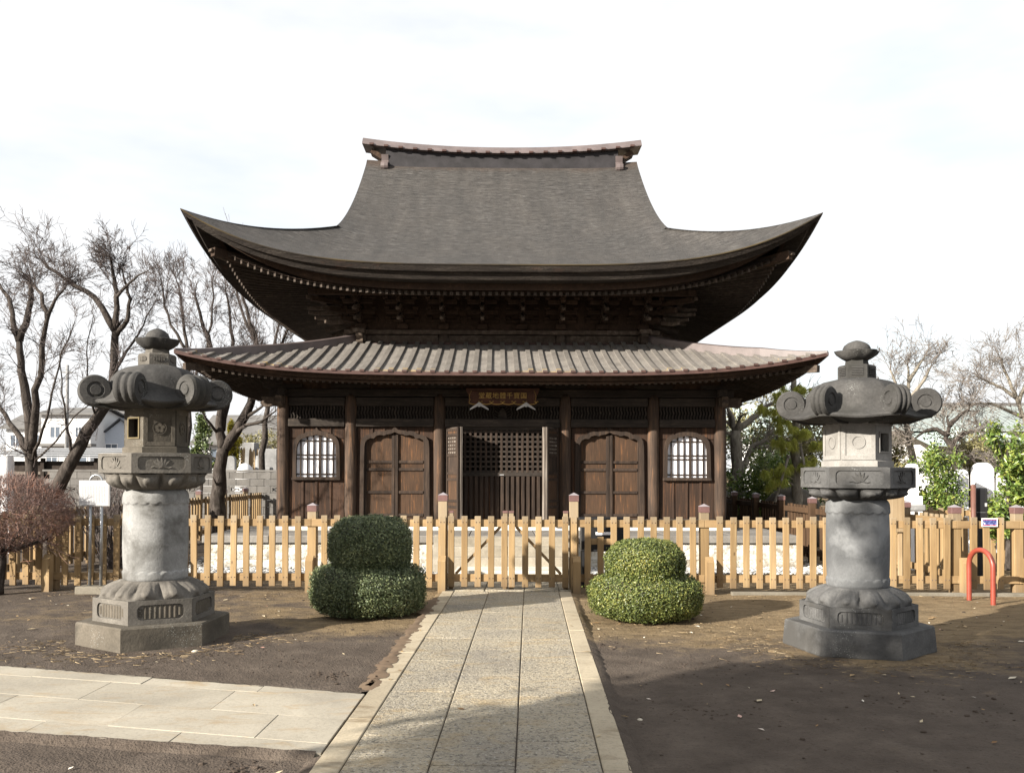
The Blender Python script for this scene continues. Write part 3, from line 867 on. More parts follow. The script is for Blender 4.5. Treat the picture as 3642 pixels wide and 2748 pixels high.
# ---- centre bay: lattice screen
LZ = [FL + 0.09, 1.525, 1.60, 2.40]
lat = MB().box(-1.05, -0.82, -0.02, 0.04, FL + 0.02, 2.44).box(0.82, 1.05, -0.02, 0.04, FL + 0.02, 2.44).obj('lattice_screen', m_upright, hall)
lat['label'] = 'lattice screen of square holes above upright slats'
MB().box(-0.82, 0.82, -0.045, 0.03, 1.53, 1.60, 0.006).obj('mid_rail', m_beam, lat)
MB().box(-0.82, 0.82, -0.045, 0.03, 2.385, 2.44, 0.005).obj('top_rail', m_beam, lat)
MB().box(-1.05, 1.05, -0.06, 0.05, FL + 0.01, FL + 0.09, 0.006).obj('bottom_rail', m_beam, lat)
pit = 0.0928
vm = MB().box(-0.022, 0.022, -0.03, 0.01, 1.60, 2.385, 0.003).mesh('lattice_bar', m_upright)
for j in range(17):
    link('lattice_bar', vm, lat, (-0.742 - 0.046 + j * pit * 1.04, 0, 0))
hm = MB().box(-0.82, 0.82, -0.026, 0.006, -0.021, 0.021, 0.003).mesh('lattice_bar', m_beam)
for j in range(9):
    link('lattice_bar', hm, lat, (0, 0, 1.62 + j * 0.0915))
sm = MB().box(-0.030, 0.030, -0.04, -0.005, FL + 0.09, 1.53, 0.004).mesh('slat', m_upright)
for j in range(17):
    link('slat', sm, lat, (-0.77 + j * pit * 1.035, 0, 0))
MB().box(-0.82, 0.82, 0.0, 0.015, FL + 0.09, 1.53).obj('slat_backing', m_facade, lat)
MB().box(-0.05, 0.03, -0.055, -0.045, 1.548, 1.566, 0.003).obj('latch', m_greymetal, lat)
# folded panelled doors standing open
for sx in (-1, 1):
    hx, hy = sx * 1.02, -0.09
    ang = R(62)
    dv = Vector((-sx * math.cos(ang), -math.sin(ang), 0))      # from hinge to free edge
    nv = Vector((dv.y, -dv.x, 0)) if sx < 0 else Vector((-dv.y, dv.x, 0))
    if nv.y > 0: nv = -nv
    Wd = 0.50
    def fm(x0, x1, y0, y1, z0, z1, c=0.004):
        M = Matrix(((dv.x, nv.x, 0, hx), (dv.y, nv.y, 0, hy), (0, 0, 1, 0), (0, 0, 0, 1)))
        return MB().box(x0, x1, y0, y1, z0, z1, c, M)
    d = fm(0, Wd, -0.012, 0.0, FL + 0.09, 2.41).obj('folding_door', m_upright, hall)
    d['label'] = 'narrow panelled folding door standing open beside the lattice'
    fm(0, 0.045, -0.02, 0.02, FL + 0.08, 2.42).obj('stile', m_upright, d)
    fm(Wd - 0.05, Wd, -0.02, 0.02, FL + 0.08, 2.42).obj('stile', m_greywood if sx > 0 else m_upright, d)
    fm(0.03, Wd + 0.004, -0.075, -0.03, FL + 0.08, 2.42).obj('inner_leaf', m_greywood, d)
    for z in (0.085, 0.31, 0.42, 0.81, 0.92, 1.25, 1.62, 1.71):
        fm(0.045, Wd - 0.05, -0.015, 0.016, FL + z, FL + z + 0.045).obj('rail', m_upright, d)
    for za, zb in ((0.13, 0.31), (0.355, 0.42), (0.465, 0.81), (0.855, 0.92), (1.665, 1.71)):
        fm(0.05, Wd - 0.055, 0.0, 0.006, FL + za, FL + zb, 0.002).obj('panel', m_panel, d)
    for q in range(5):       # pierced carving
        for w in range(4):
            zc = FL + 1.32 + 0.066 * q; xc = 0.085 + 0.085 * w
            fm(xc - 0.026, xc + 0.026, -0.004, 0.010, zc - 0.018, zc + 0.018, 0.008).obj('carving', m_greywood, d)
    hb_ = MB().box(*sorted((sx * 0.80, sx * 1.06)), -0.13, -0.086, 2.425, 2.52, 0.01).obj('hinge_block', m_beam, hall)

# ---- name plaque above the entrance (hangs from the hall: a thing of its own)
def hw(u, v, w=0.0):
    c, s_ = math.cos(BROT), math.sin(BROT)
    return (BX + u * c - v * s_, BY + u * s_ + v * c, w)
PQ = thing('name_plaque', 'long dark red name plaque with gold characters over the temple entrance', 'sign', hw(0.0, -0.60, 2.955))
PQ.rotation_euler = (R(13), 0, BROT)
bd = []
for k in range(25):
    t = k / 24
    bd.append((-0.60 + 1.2 * t, -0.135 - 0.018 * abs(math.sin(t * PI * 6))))
outl = bd + [(0.63, -0.10), (0.60, 0.0), (0.64, 0.08), (0.66, 0.155), (-0.66, 0.155), (-0.64, 0.08), (-0.60, 0.0), (-0.63, -0.10)]
MB().prism(outl, -0.012, 0.02, XZ).obj('board', m_plaque, PQ)
MB().box(-0.53, 0.53, -0.02, -0.0125, -0.075, 0.105, 0.004).obj('field', m_plaque, PQ)
cu = bpy.data.curves.new('characters', 'FONT')
cu.body = '\u5802\u8535\u5730\u9ad4\u5343\u5bf6\u56fd'
cu.size = 0.118; cu.extrude = 0.003; cu.align_x = 'CENTER'; cu.align_y = 'CENTER'; cu.space_character = 1.12; cu.resolution_u = 2
to = bpy.data.objects.new('characters_tmp', cu); COL.objects.link(to)
bpy.context.view_layer.update()
tm = bpy.data.meshes.new_from_object(to.evaluated_get(bpy.context.evaluated_depsgraph_get()))
bpy.data.objects.remove(to)
tm.materials.clear(); tm.materials.append(m_gold)
link('characters', tm, PQ, (0.0, -0.024, 0.018), (R(90), 0, 0))
mb = MB()
for k in range(6):
    xc = -0.5 + 0.2 * k
    pts = [(xc - 0.1 + 0.2 * j / 8, -0.02, -0.112 - 0.022 * math.sin(PI * j / 8)) for j in range(9)]
    mb.tube(pts, 0.006, 5)
    for s in (-1, 1):
        mb.tube([(xc + 0.1 + s * 0.004, -0.02, -0.112), (xc + 0.1 + s * 0.012, -0.02, -0.088), (xc + 0.1 + s * 0.030, -0.02, -0.078), (xc + 0.1 + s * 0.042, -0.02, -0.086)], 0.005, 5)
for s in (-1, 1):
    mb.tube([(s * 0.56, -0.016, 0.11), (s * 0.585, -0.016, 0.06), (s * 0.60, -0.016, 0.0), (s * 0.58, -0.016, -0.05), (s * 0.605, -0.016, -0.1)], 0.003, 4)
mb.obj('gold_scrollwork', m_gold, PQ)
for s in (-1, 1):
    b = MB()
    tip = (0, -0.12, 0.075)
    for q in (-1, 1):
        vs = [(0, -0.10, 0.075), (q * 0.165, -0.02, -0.055), (q * 0.17, -0.015, -0.085), (q * 0.03, -0.075, -0.005), (0, -0.085, 0.012)]
        vs2 = [(x, y + 0.012, z) for x, y, z in vs]
        fs = [(0, 1, 2, 3, 4), (9, 8, 7, 6, 5)] + [(i, i + 5, (i + 1) % 5 + 5, (i + 1) % 5) for i in range(5)]
        b.add(vs + vs2, fs)
    b.box(-0.02, 0.02, -0.085, -0.04, -0.015, 0.035, 0.004)
    o = b.obj('plaque_bracket', m_greymetal, PQ)
    o.location = (s * 0.42 , 0.0, -0.155)
# =================================================================== roofs
# shingle material in roof UV (u along the eave, v up the slope, metres)
def mk_shingle():
    n = NT('bark_shingle', 0.75, 0.3).uv()
    a = n.noise((1.2, 14, 1), 1.0, 6, 0.7, 0.3)
    b = n.noise((5, 34, 1), 1.0, 4, 0.65)
    c0 = n.noise((0.5, 0.7, 1), 1.0, 4, 0.6)
    d = n.noise((3.0, 3.0, 1), 1.0, 5, 0.7)
    c = n.ramp(a, [(0.25, (0.027, 0.025, 0.0235)), (0.5, (0.054, 0.0495, 0.046)), (0.75, (0.09, 0.084, 0.078))])
    c = n.mix(n.ramp(b, [(0.34, 1.0), (0.47, 0.0)]), c, (0.010, 0.009, 0.009))
    c = n.mix(n.ramp(b, [(0.56, 0.0), (0.68, 0.75)]), c, (0.15, 0.145, 0.14))
    c = n.mix(n.ramp(c0, [(0.4, 0.0), (0.75, 0.35)]), c, (0.068, 0.058, 0.049))
    c = n.mix(n.ramp(d, [(0.28, 0.6), (0.38, 0.0)]), c, (0.02, 0.018, 0.016))
    st = n.noise((2.6, 0.35, 1), 1.0, 5, 0.65, 0.4)
    c = n.mix(n.ramp(st, [(0.42, 0.0), (0.68, 0.5)]), c, (0.028, 0.027, 0.026))
    c = n.mix(n.ramp(st, [(0.25, 0.35), (0.42, 0.0)]), c, (0.105, 0.098, 0.088))
    # brown worn band under the ridge
    xyz = n.sep()
    band = n.math('MULTIPLY', n.ramp(xyz[1], [(0.0, 0.0), (1.0, 1.0)]), 1.0)
    vv = n.math('ADD', xyz[1], n.math('MULTIPLY', n.math('SUBTRACT', n.noise((3, 3, 1), 1.0, 4, 0.7), 0.5), 0.5))
    br = n.n('ShaderNodeMapRange'); n.l(vv, br.inputs['Value'])
    br.inputs['From Min'].default_value = 6.15; br.inputs['From Max'].default_value = 6.45
    br.inputs['To Min'].default_value = 0.0; br.inputs['To Max'].default_value = 0.65
    c = n.mix(br.outputs[0], c, (0.062, 0.042, 0.031))
    n.color(c)
    n.bump(b, 0.03); n.bump(a, 0.03)
    return n.m
m_shingle = mk_shingle()
def mk_edge():
    n = NT('bark_edge', 0.85, 0.2)
    a = n.noise((2.0, 2.0, 30), 1.0, 5, 0.65)
    b = n.noise((0.9, 0.9, 2.5), 1.0, 4, 0.6)
    d = n.noise((25, 25, 60), 1.0, 2, 0.6)
    c = n.ramp(a, [(0.3, (0.013, 0.010, 0.009)), (0.55, (0.031, 0.025, 0.021)), (0.75, (0.066, 0.056, 0.047))])
    c = n.mix(n.ramp(b, [(0.62, 0.0), (0.75, 0.7)]), c, (0.085, 0.036, 0.02))
    c = n.mix(n.ramp(d, [(0.35, 0.7), (0.5, 0.0)]), c, (0.012, 0.010, 0.008))
    n.color(c); n.bump(d, 0.008); n.bump(a, 0.008)
    return n.m
m_edge = mk_edge()

A = 5.48
RK = 2.28
def prof(d):
    t = d / 5.2
    return 5.20 + 3.28 * (0.35 * t + 0.65 * t * t)
def lift(d, s): return 0.87 * math.exp(-max(d, 0) / 2.05) * abs(s) ** 4
def rake_half(d):
    k = min(1, max(0, (d - RK) / 3.0)); return (A - RK) + 0.05 - 0.14 * k
def up_pt(s, d, dz=0.0, ins=0.0):
    """roof point on the FRONT side in hall-centred coordinates"""
    if d <= RK:
        hw_ = A - d + (0.05 * d / RK)
        q = d + 0.22 * (1 - abs(s) ** 3) * (1 - d / RK)
    else:
        hw_ = rake_half(d); q = d
    z = prof(d) + lift(d, s) + dz
    return (s * (hw_ - ins), -A + q + ins, z)
def with_uv(me, fn):
    uvl = me.uv_layers.new(name='UVMap')
    co = np.empty(len(me.vertices) * 3); me.vertices.foreach_get('co', co); co = co.reshape(-1, 3)
    li = np.empty(len(me.loops), dtype=np.int32); me.loops.foreach_get('vertex_index', li)
    uv = fn(co)[li]
    uvl.data.foreach_set('uv', uv.astype(np.float32).ravel())
up = thing('upper_roof', 'x', 'x'); del up['label']; del up['category']
up.parent = hall; up.location = (0, VC, 0)
def arc_len(ds):
    L = [0.0]
    for a, b in zip(ds[:-1], ds[1:]):
        L.append(L[-1] + math.hypot(b - a, prof(b) - prof(a)))
    return L
NS = 56
def sspace(n):   # denser to the corners
    return [math.copysign(1 - (1 - abs(t)) ** 1.25, t) for t in np.linspace(-1, 1, n + 1)]
SS = sspace(NS)
dl = list(np.linspace(0, RK, 17)) + list(np.linspace(RK, 5.43, 25))[1:]
for k in range(4):
    m = MB()
    ds = dl if k % 2 == 0 else [d for d in dl if d <= 3.0]
    al = arc_len(ds)
    uv = []
    for d, L in zip(ds, al):
        for s in SS:
            if k % 2 == 1 and d > RK:
                hw_ = A - d - 0.02; p = (s * hw_, -A + d, prof(d) + lift(d, s) - 0.35 * min(1, (d - RK) / 0.35))
            else:
                p = up_pt(s, d)
            m.v.append(p); uv.append((p[0], L))
    n1 = NS + 1
    m.f = [(j * n1 + i, j * n1 + i + 1, (j + 1) * n1 + i + 1, (j + 1) * n1 + i) for j in range(len(ds) - 1) for i in range(NS)]
    me = m.mesh('roof_slope', m_shingle, True)
    UV = np.array(uv)
    with_uv(me, lambda co: UV)
    link('roof_slope', me, up, None, (0, 0, k * PI / 2))
    # eave edge: two bark layers, then the fascia and the soffit
    def strip(prs, mat, name, smooth=False):
        mm = MB(); n = len(prs)
        for s in SS:
            for (d, dz) in prs:
                x, y, z = up_pt(s, 0)
                hwid = (A - d)
                mm.v.append((s * hwid, y + d, z + dz))
        mm.f = [(i * n + j, i * n + j + 1, (i + 1) * n + j + 1, (i + 1) * n + j) for i in range(NS) for j in range(n - 1)]
        o = mm.obj(name, mat, up); o.rotation_euler = (0, 0, k * PI / 2)
        return o
    strip([(0.0, 0.004), (-0.008, -0.004), (-0.006, -0.018), (0.006, -0.02)], m_lip, 'eave_lip')
    strip([(0.004, -0.018), (0.06, -0.115), (0.13, -0.12)], m_edge, 'eave_upper_layer')
    strip([(0.11, -0.113), (0.125, -0.135), (0.19, -0.235), (0.46, -0.242), (0.50, -0.24)], m_edge, 'eave_lower_layer')
    strip([(0.46, -0.235), (0.47, -0.36), (0.53, -0.365), (0.54, -0.39)], m_eave, 'eave_fascia')
def sof(d, s): return 4.815 + 0.19 * (d - 0.5) + lift(d, s) * (1.0)
def sof_pt(s, d, dz=0.0):
    q = d + 0.22 * (1 - abs(s) ** 3) * max(0, 1 - d / RK)
    return (s * (A - d), -A + q, sof(d, s) + dz)
for k in range(4):
    m = MB()
    dd = [0.52, 0.8, 1.1, 1.5, 2.1, 2.75]
    for d in dd:
        for s in SS: m.v.append(sof_pt(s, d))
    m.f = [(j * n1 + i, (j + 1) * n1 + i, (j + 1) * n1 + i + 1, j * n1 + i + 1) for j in range(len(dd) - 1) for i in range(NS)]
    o = m.obj('soffit', m_eave, up, smooth=True); o.rotation_euler = (0, 0, k * PI / 2)
# fan rafters, front and both sides
NR = 84
raf = []
for j in range(NR + 1):
    s = -0.985 + 1.97 * j / NR
    pts = [Vector(sof_pt(s, d, -0.035)) for d in (0.56, 1.0, 1.5, 2.3)]
    m = MB()
    side = Vector((1, 0, 0)); wv_ = 0.028; hh = 0.036
    vs = []
    for i, p in enumerate(pts):
        t = (pts[min(i + 1, 3)] - pts[max(i - 1, 0)]).normalized()
        sd = t.cross(Vector((0, 0, 1))).normalized(); u_ = sd.cross(t)
        for a, b in ((-1, -1), (1, -1), (1, 1), (-1, 1)):
            vs.append(p + sd * a * wv_ + u_ * b * hh)
    fs = [(3, 2, 1, 0)] + [(i * 4 + a, i * 4 + (a + 1) % 4, (i + 1) * 4 + (a + 1) % 4, (i + 1) * 4 + a) for i in range(3) for a in range(4)]
    m.add(vs, fs)
    raf.append(m.mesh('rafter', m_rafter))
for k in (0, 1, 3):
    for me in raf: link('rafter', me, up, None, (0, 0, k * PI / 2))
# corner (hip) rafters
for k in range(4):
    m = MB()
    pts = [sof_pt(1, d, -0.075) for d in (0.42, 0.9, 1.6, 2.6)]
    for a, b in zip(pts[:-1], pts[1:]): m.beam(a, b, 0.13, 0.15)
    o = m.obj('hip_rafter', m_eave, up); o.rotation_euler = (0, 0, k * PI / 2)
    m = MB()
    p0 = Vector(sof_pt(1, 0.38, -0.06)); p1 = Vector(sof_pt(1, 0.60, -0.08))
    m.beam(p0, p1, 0.10, 0.05).beam(p0 + Vector((0, 0, -0.055)) + (p1 - p0) * 0.3, p1 + Vector((0, 0, -0.065)), 0.07, 0.05)
    o = m.obj('rafter_tip', m_nose, up); o.rotation_euler = (0, 0, k * PI / 2)
# gable walls, verge edges
for sx in (-1, 1):
    m = MB()
    n = 24; u = sx * 2.55
    for j in range(n + 1):
        y = -2.75 + 5.5 * j / n
        d = A - abs(y)
        m.v.append((u, y, prof(2.88) - 0.06)); m.v.append((u, y, max(prof(d) - 0.12, prof(2.88) - 0.05)))
    m.f = [(2 * j, 2 * j + 2, 2 * j + 3, 2 * j + 1) for j in range(n)]
    m.obj('gable_wall', m_eave, up)
    for fb in (-1, 1):
        m = MB(); n = 20
        for j in range(n + 1):
            d = RK - 0.05 + (5.43 - RK + 0.05) * j / n
            x, y, z = up_pt(sx, max(d, RK + 1e-4))
            y = y * -fb
            for (dx, dz) in ((0, 0.003), (0.0, -0.05), (-0.05, -0.16), (-0.12, -0.165)):
                m.v.append((x + sx * dx, y, z + dz))
        m.f = [(i * 4 + j, i * 4 + j + 1, (i + 1) * 4 + j + 1, (i + 1) * 4 + j) for i in range(n) for j in range(3)]
        m.obj('verge', m_edge, up)
# ---- ridge
def rz(x): return 0.20 * (abs(x) / 3.19) ** 2.2
rg = MB(); N = 20
for (y0, y1, z0, z1, xl) in ((-0.20, 0.20, 8.42, 8.86, 2.66),):
    vs = []
    for i in range(N + 1):
        x = -xl + 2 * xl * i / N
        for (y, z) in ((y0, z0), (y1, z0), (y1, z1), (y0, z1)): vs.append((x, y, z + rz(x) * (1.0 if z > z0 else 0.0)))
    fs = [(i * 4 + a, i * 4 + (a + 1) % 4, (i + 1) * 4 + (a + 1) % 4, (i + 1) * 4 + a) for i in range(N) for a in range(4)] + [(3, 2, 1, 0), tuple(N * 4 + a for a in range(4))]
    rg.add(vs, fs)
ridge = rg.obj('ridge', m_ridge, up)
def ridge_band(name, mat, xl, prof_pts, ref=1.0):
    m = MB(); n = len(prof_pts)
    vs = []
    for i in range(N + 1):
        x = -xl + 2 * xl * i / N
        for (y, z) in prof_pts: vs.append((x, y, z + rz(x) * ref))
    fs = [(i * n + a, i * n + (a + 1) % n, (i + 1) * n + (a + 1) % n, (i + 1) * n + a) for i in range(N) for a in range(n)] + [tuple(range(n - 1, -1, -1)), tuple(N * n + a for a in range(n))]
    return m.add(vs, fs).obj(name, mat, ridge)
ridge_band('ridge_base', m_copper_red, 2.70, [(-0.235, 8.44), (-0.235, 8.485), (0.235, 8.485), (0.235, 8.44)], 0.0)
ridge_band('ridge_board', m_copper, 2.95, [(-0.25, 8.862), (-0.25, 8.90), (0.25, 8.90), (0.25, 8.862)])
ridge_band('ridge_cap', m_copper, 3.19, [(-0.31, 8.87), (-0.30, 8.90), (-0.17, 9.05), (0.17, 9.05), (0.30, 8.90), (0.31, 8.87)])
for j in range(19):
    x = -2.97 + 5.94 * j / 18
    for fb in (-1,):
        o = MB().box(-0.05, 0.05, -0.345, -0.22, -0.02, 0.024, 0.004).obj('ridge_batten', m_copper_red, ridge)
        o.location = (x, 0, 8.885 + rz(x))
for sx in (-1, 1):
    m = MB()
    pr = [(-0.30, 8.34), (-0.22, 8.46), (-0.25, 8.60), (-0.20, 8.72), (-0.24, 8.85), (0.24, 8.85), (0.20, 8.72), (0.25, 8.60), (0.22, 8.46), (0.30, 8.34)]
    xa, xb = sorted((sx * 2.60, sx * 2.76))
    m.prism([(y, z) for y, z in pr], xa, xb, lambda y, z, a: (a, y, z))
    m.lathe([(0.02, -0.005), (0.09, 0.0), (0.10, 0.08), (0.09, 0.16), (0.02, 0.165)], 14, 0, (0, 0, 0), True, Matrix.Translation((xa, -0.27, 8.57)) @ Matrix.Rotation(R(90), 4, 'Y'))
    m.obj('ridge_end', m_copper, ridge)
    MB().beam((sx * 2.76, 0, 8.82), (sx * 3.0, 0, 8.97), 0.3, 0.10).obj('ridge_end_stay', m_eave, ridge)
for j in range(6):
    x = -2.85 + 5.7 * j / 5
    MB().tube([(x, 0, 9.03 + rz(x)), (x, 0, 9.17 + rz(x))], 0.006, 5).obj('lightning_rod', m_greymetal, ridge)

# =================================================================== core storey with brackets
CC = [-2.805, -1.165, 1.165, 2.805]
ccm = MB().lathe([(0.12, 0), (0.12, 0.40), (0.10, 0.46), (0.08, 0.47)], 18).mesh('core_column', m_nose, True)
for u in CC:
    for v in (-2.805, 2.805): link('core_column', ccm, hall, (u, VC + v, 3.87))
for v in (-1.165, 1.165):
    for u in (-2.805, 2.805): link('core_column', ccm, hall, (u, VC + v, 3.87))
for k in range(4):
    for i in range(3):
        o = MB().box(CC[i] + 0.11, CC[i + 1] - 0.11, -2.805 - 0.07, -2.805 + 0.07, 4.13, 4.325, 0.008).obj('core_tie_beam', m_nose, hall)
        o.location = (0, VC, 0); o.rotation_euler = (0, 0, k * PI / 2)
        o = MB().box(CC[i] + 0.11, CC[i + 1] - 0.11, -2.805 - 0.03, -2.805 + 0.03, 3.75, 4.13).obj('core_board', m_eave, hall)
        o.location = (0, VC, 0); o.rotation_euler = (0, 0, k * PI / 2)
    o = MB().box(-3.13, 3.13, -2.805 - 0.13, -2.805 + 0.10, 4.335, 4.42, 0.008).obj('top_plate', m_nose, hall)
    o.location = (0, VC, 0.002 * k); o.rotation_euler = (0, 0, k * PI / 2)
    o = MB().box(-2.80, 2.80, -2.805 - 0.01, -2.805 + 0.03, 4.42, 5.5).obj('bracket_wall', m_eave, hall)
    o.location = (0, VC, 0); o.rotation_euler = (0, 0, k * PI / 2)
    for sx in (-1, 1):
        pr = [(0.11, 4.13), (0.24, 4.11), (0.30, 4.17), (0.27, 4.22), (0.35, 4.28), (0.36, 4.325), (0.11, 4.325)]
        o = MB().prism([(sx * (2.805 + x), z) for x, z in pr][::sx], -2.805 - 0.065, -2.805 + 0.065, XZ).obj('tie_beam_nose', m_greywood if (k == 0 and sx < 0) else m_nose, hall)
        o.location = (0, VC, 0); o.rotation_euler = (0, 0, k * PI / 2)
    o = MB().box(-3.7, 3.7, -2.805 - 0.86, -2.805 - 0.74, 4.98, 5.09, 0.006).obj('outer_purlin', m_eave, hall)
    o.location = (0, VC, 0.002 * k); o.rotation_euler = (0, 0, k * PI / 2)
def bracket_mesh():
    m = MB()
    m.box(-0.11, 0.11, -0.11, 0.11, 4.44, 4.56, 0.02)
    for st in range(3):
        y = -0.27 * st; z = 4.56 + 0.15 * st
        m.box(-0.04, 0.04, y - 0.34, y + 0.14, z, z + 0.09, 0.012)
        m.box(-0.33 + 0.02 * st, 0.33 - 0.02 * st, y - 0.04, y + 0.04, z + 0.002, z + 0.092, 0.012)
        for x in (-0.28, 0, 0.28):
            m.box(x - 0.055, x + 0.055, y - 0.055, y + 0.055, z + 0.092, z + 0.15, 0.012)
        m.box(-0.055, 0.055, y - 0.34, y - 0.23, z + 0.092, z + 0.15, 0.012)
    return m.mesh('bracket_set', m_eave)
def nose_mesh(L):
    m = MB()
    m.beam((0, -0.25, 0.12), (0, -0.25 - L * 0.7, -0.03), 0.065, 0.085, c=0.008)
    m.beam((0, -0.25 - L * 0.68, -0.025), (0, -0.25 - L, -0.07), 0.058, 0.06, c=0.008)
    return m.mesh('bracket_nose', m_nose)
bm_, nm1, nm2 = bracket_mesh(), nose_mesh(0.62), nose_mesh(0.55)
BU = [-2.805, -1.985, -1.165, -0.39, 0.39, 1.165, 1.985, 2.805]
for k in (0, 1, 3):
    a = k * PI / 2
    for j, u in enumerate(BU):
        if k and j in (0, 7): continue
        x, y = u, -2.805
        b = link('bracket_set', bm_, hall, (x * math.cos(a) - y * math.sin(a), VC + x * math.sin(a) + y * math.cos(a), 0), (0, 0, a))
        link('bracket_nose', nm1, b, (0, 0.0, 4.60))
        link('bracket_nose', nm2, b, (0, -0.24, 4.76))
for sx in (-1, 1):      # diagonal corner arms
    m = MB()
    for st in range(3):
        z = 4.56 + 0.15 * st
        m.beam((sx * (2.75 + 0.0), -2.75, z + 0.045), (sx * (3.10 + 0.27 * st), -3.10 - 0.27 * st, z + 0.045), 0.08, 0.09)
    m.obj('corner_arm', m_eave, up)
    for j, (dx, dy, z, L) in enumerate(((1, 0.25, 4.86, 0.62), (1, 0.5, 4.74, 0.62), (1, 0.8, 4.62, 0.55), (0.75, 1, 4.54, 0.45), (1, 1, 4.98, 0.8))):
        dv = Vector((sx * dx, -dy, 0)).normalized()
        p = Vector((sx * 3.0, -2.95, z)) + dv * 0.22
        m = MB().beam(p, p + dv * L * 0.7 + Vector((0, 0, -0.06)), 0.06, 0.08, c=0.008)
        m.beam(p + dv * L * 0.67 + Vector((0, 0, -0.06)), p + dv * L + Vector((0, 0, -0.055)), 0.05, 0.06, c=0.006)
        m.obj('corner_nose', m_nose, up)

# =================================================================== lower (pent) roof
low = bpy.data.objects.new('lower_roof', None); COL.objects.link(low)
low.parent = hall; low.location = (0, VC, 0)
AL = 5.54; DW = 2.64
def lprof(d): return 3.30 + 0.26 * d + 0.024 * d * d
def lo_pt(u, d, dz=0.0):
    s = min(1.0, abs(u) / max(AL - d, 0.01))
    q = d + 0.10 * (1 - s ** 3) * max(0, 1 - d / 1.5)
    return (u, -AL + q, lprof(d) + 0.35 * math.exp(-d / 1.15) * s ** 4 + dz)
def mk_slate():
    n = NT('roof_shingle_pale', 0.5, 0.45)
    a = n.noise(3.2, 1.0, 5, 0.6)
    b = n.noise((40, 40, 40), 1.0, 3, 0.6)
    oi = n.rand()
    c = n.ramp(a, [(0.3, (0.125, 0.114, 0.103)), (0.55, (0.172, 0.158, 0.144)), (0.75, (0.21, 0.194, 0.172))])
    c = n.mix(n.ramp(b, [(0.3, 0.5), (0.5, 0)]), c, (0.075, 0.066, 0.055))
    xyz = n.sep()
    yb = n.math('ADD', xyz[1], n.math('MULTIPLY', n.math('SUBTRACT', n.noise(4, 1.0, 3), 0.5), 0.10))
    mr = n.n('ShaderNodeMapRange'); n.l(n.math('ABSOLUTE', n.math('ADD', yb, AL - 0.22)), mr.inputs['Value'])
    mr.inputs['From Min'].default_value = 0.02; mr.inputs['From Max'].default_value = 0.05
    mr.inputs['To Min'].default_value = 0.85; mr.inputs['To Max'].default_value = 0.0
    k = n.math('MULTIPLY', mr.outputs[0], n.ramp(n.noise((0.9, 0.9, 0.9), 1.0, 3), [(0.50, 0.0), (0.62, 1.0)]))
    c = n.mix(k, c, (0.36, 0.235, 0.07))
    v = n.math('ADD', n.math('MULTIPLY', oi, 0.16), 0.92)
    hv = n.n('ShaderNodeHueSaturation'); n.l(c, hv.inputs['Color']); n.l(v, hv.inputs['Value'])
    n.color(hv.outputs['Color'])
    n.bump(b, 0.003)
    return n.m
m_slate = mk_slate()
RP = 0.24
us = [(-22 + j) * RP for j in range(45)]
panm, ribm = [], []
for u in us:
    lim = min(DW - 0.02, AL - abs(u) - 0.03)
    if lim < 0.12: continue
    # rib
    m = MB(); nseg = 8; w = 0.042; hgt = 0.040
    vs = []
    for i in range(nseg + 1):
        d = -0.015 + (lim + 0.015) * i / nseg
        x, y, z = lo_pt(u, max(d, 0)); y += min(d, 0)
        for (dx, dz) in ((-w, 0.004), (w, 0.004), (w, hgt), (-w, hgt)): vs.append((x + dx, y, z + dz))
    fs = [(0, 1, 2, 3)] + [(i * 4 + a, (i + 1) * 4 + a, (i + 1) * 4 + (a + 1) % 4, i * 4 + (a + 1) % 4) for i in range(nseg) for a in range(4)]
    ribm.append(m.add(vs, fs).mesh('roof_rib', m_slate))
    m = MB().box(u - w + 0.003, u + w - 0.003, -0.026, -0.0155, 0.0, 0.0)
ribend = MB().box(-0.040, 0.040, -0.030, -0.016, 0.002, 0.038).mesh('rib_end', m_copper_red)
stp = 0.088
for j in range(46):
    u0 = -23 * RP + j * RP + 0.001; u1 = u0 + RP - 0.002
    um = max(abs(u0), abs(u1))
    lim = min(DW - 0.02, AL - min(abs(u0), abs(u1)) - 0.02)
    if lim < 0.1 or um > AL: continue
    m = MB(); nst = max(1, int(lim / stp)); vs = []; fs = []
    for i in range(nst):
        d0 = i * stp; d1 = min(lim, (i + 1) * stp)
        pts = []
        for (d, dz) in ((d0, -0.004), (d0, 0.010), (d1, 0.0)):
            for u in (u0, u1):
                uu = math.copysign(min(abs(u), AL - d), u); pts.append(lo_pt(uu, d, dz))
        o = len(vs); vs += pts
        fs += [(o, o + 1, o + 3, o + 2), (o + 2, o + 3, o + 5, o + 4)]
    panm.append(m.add(vs, fs).mesh('roof_pan', m_slate))
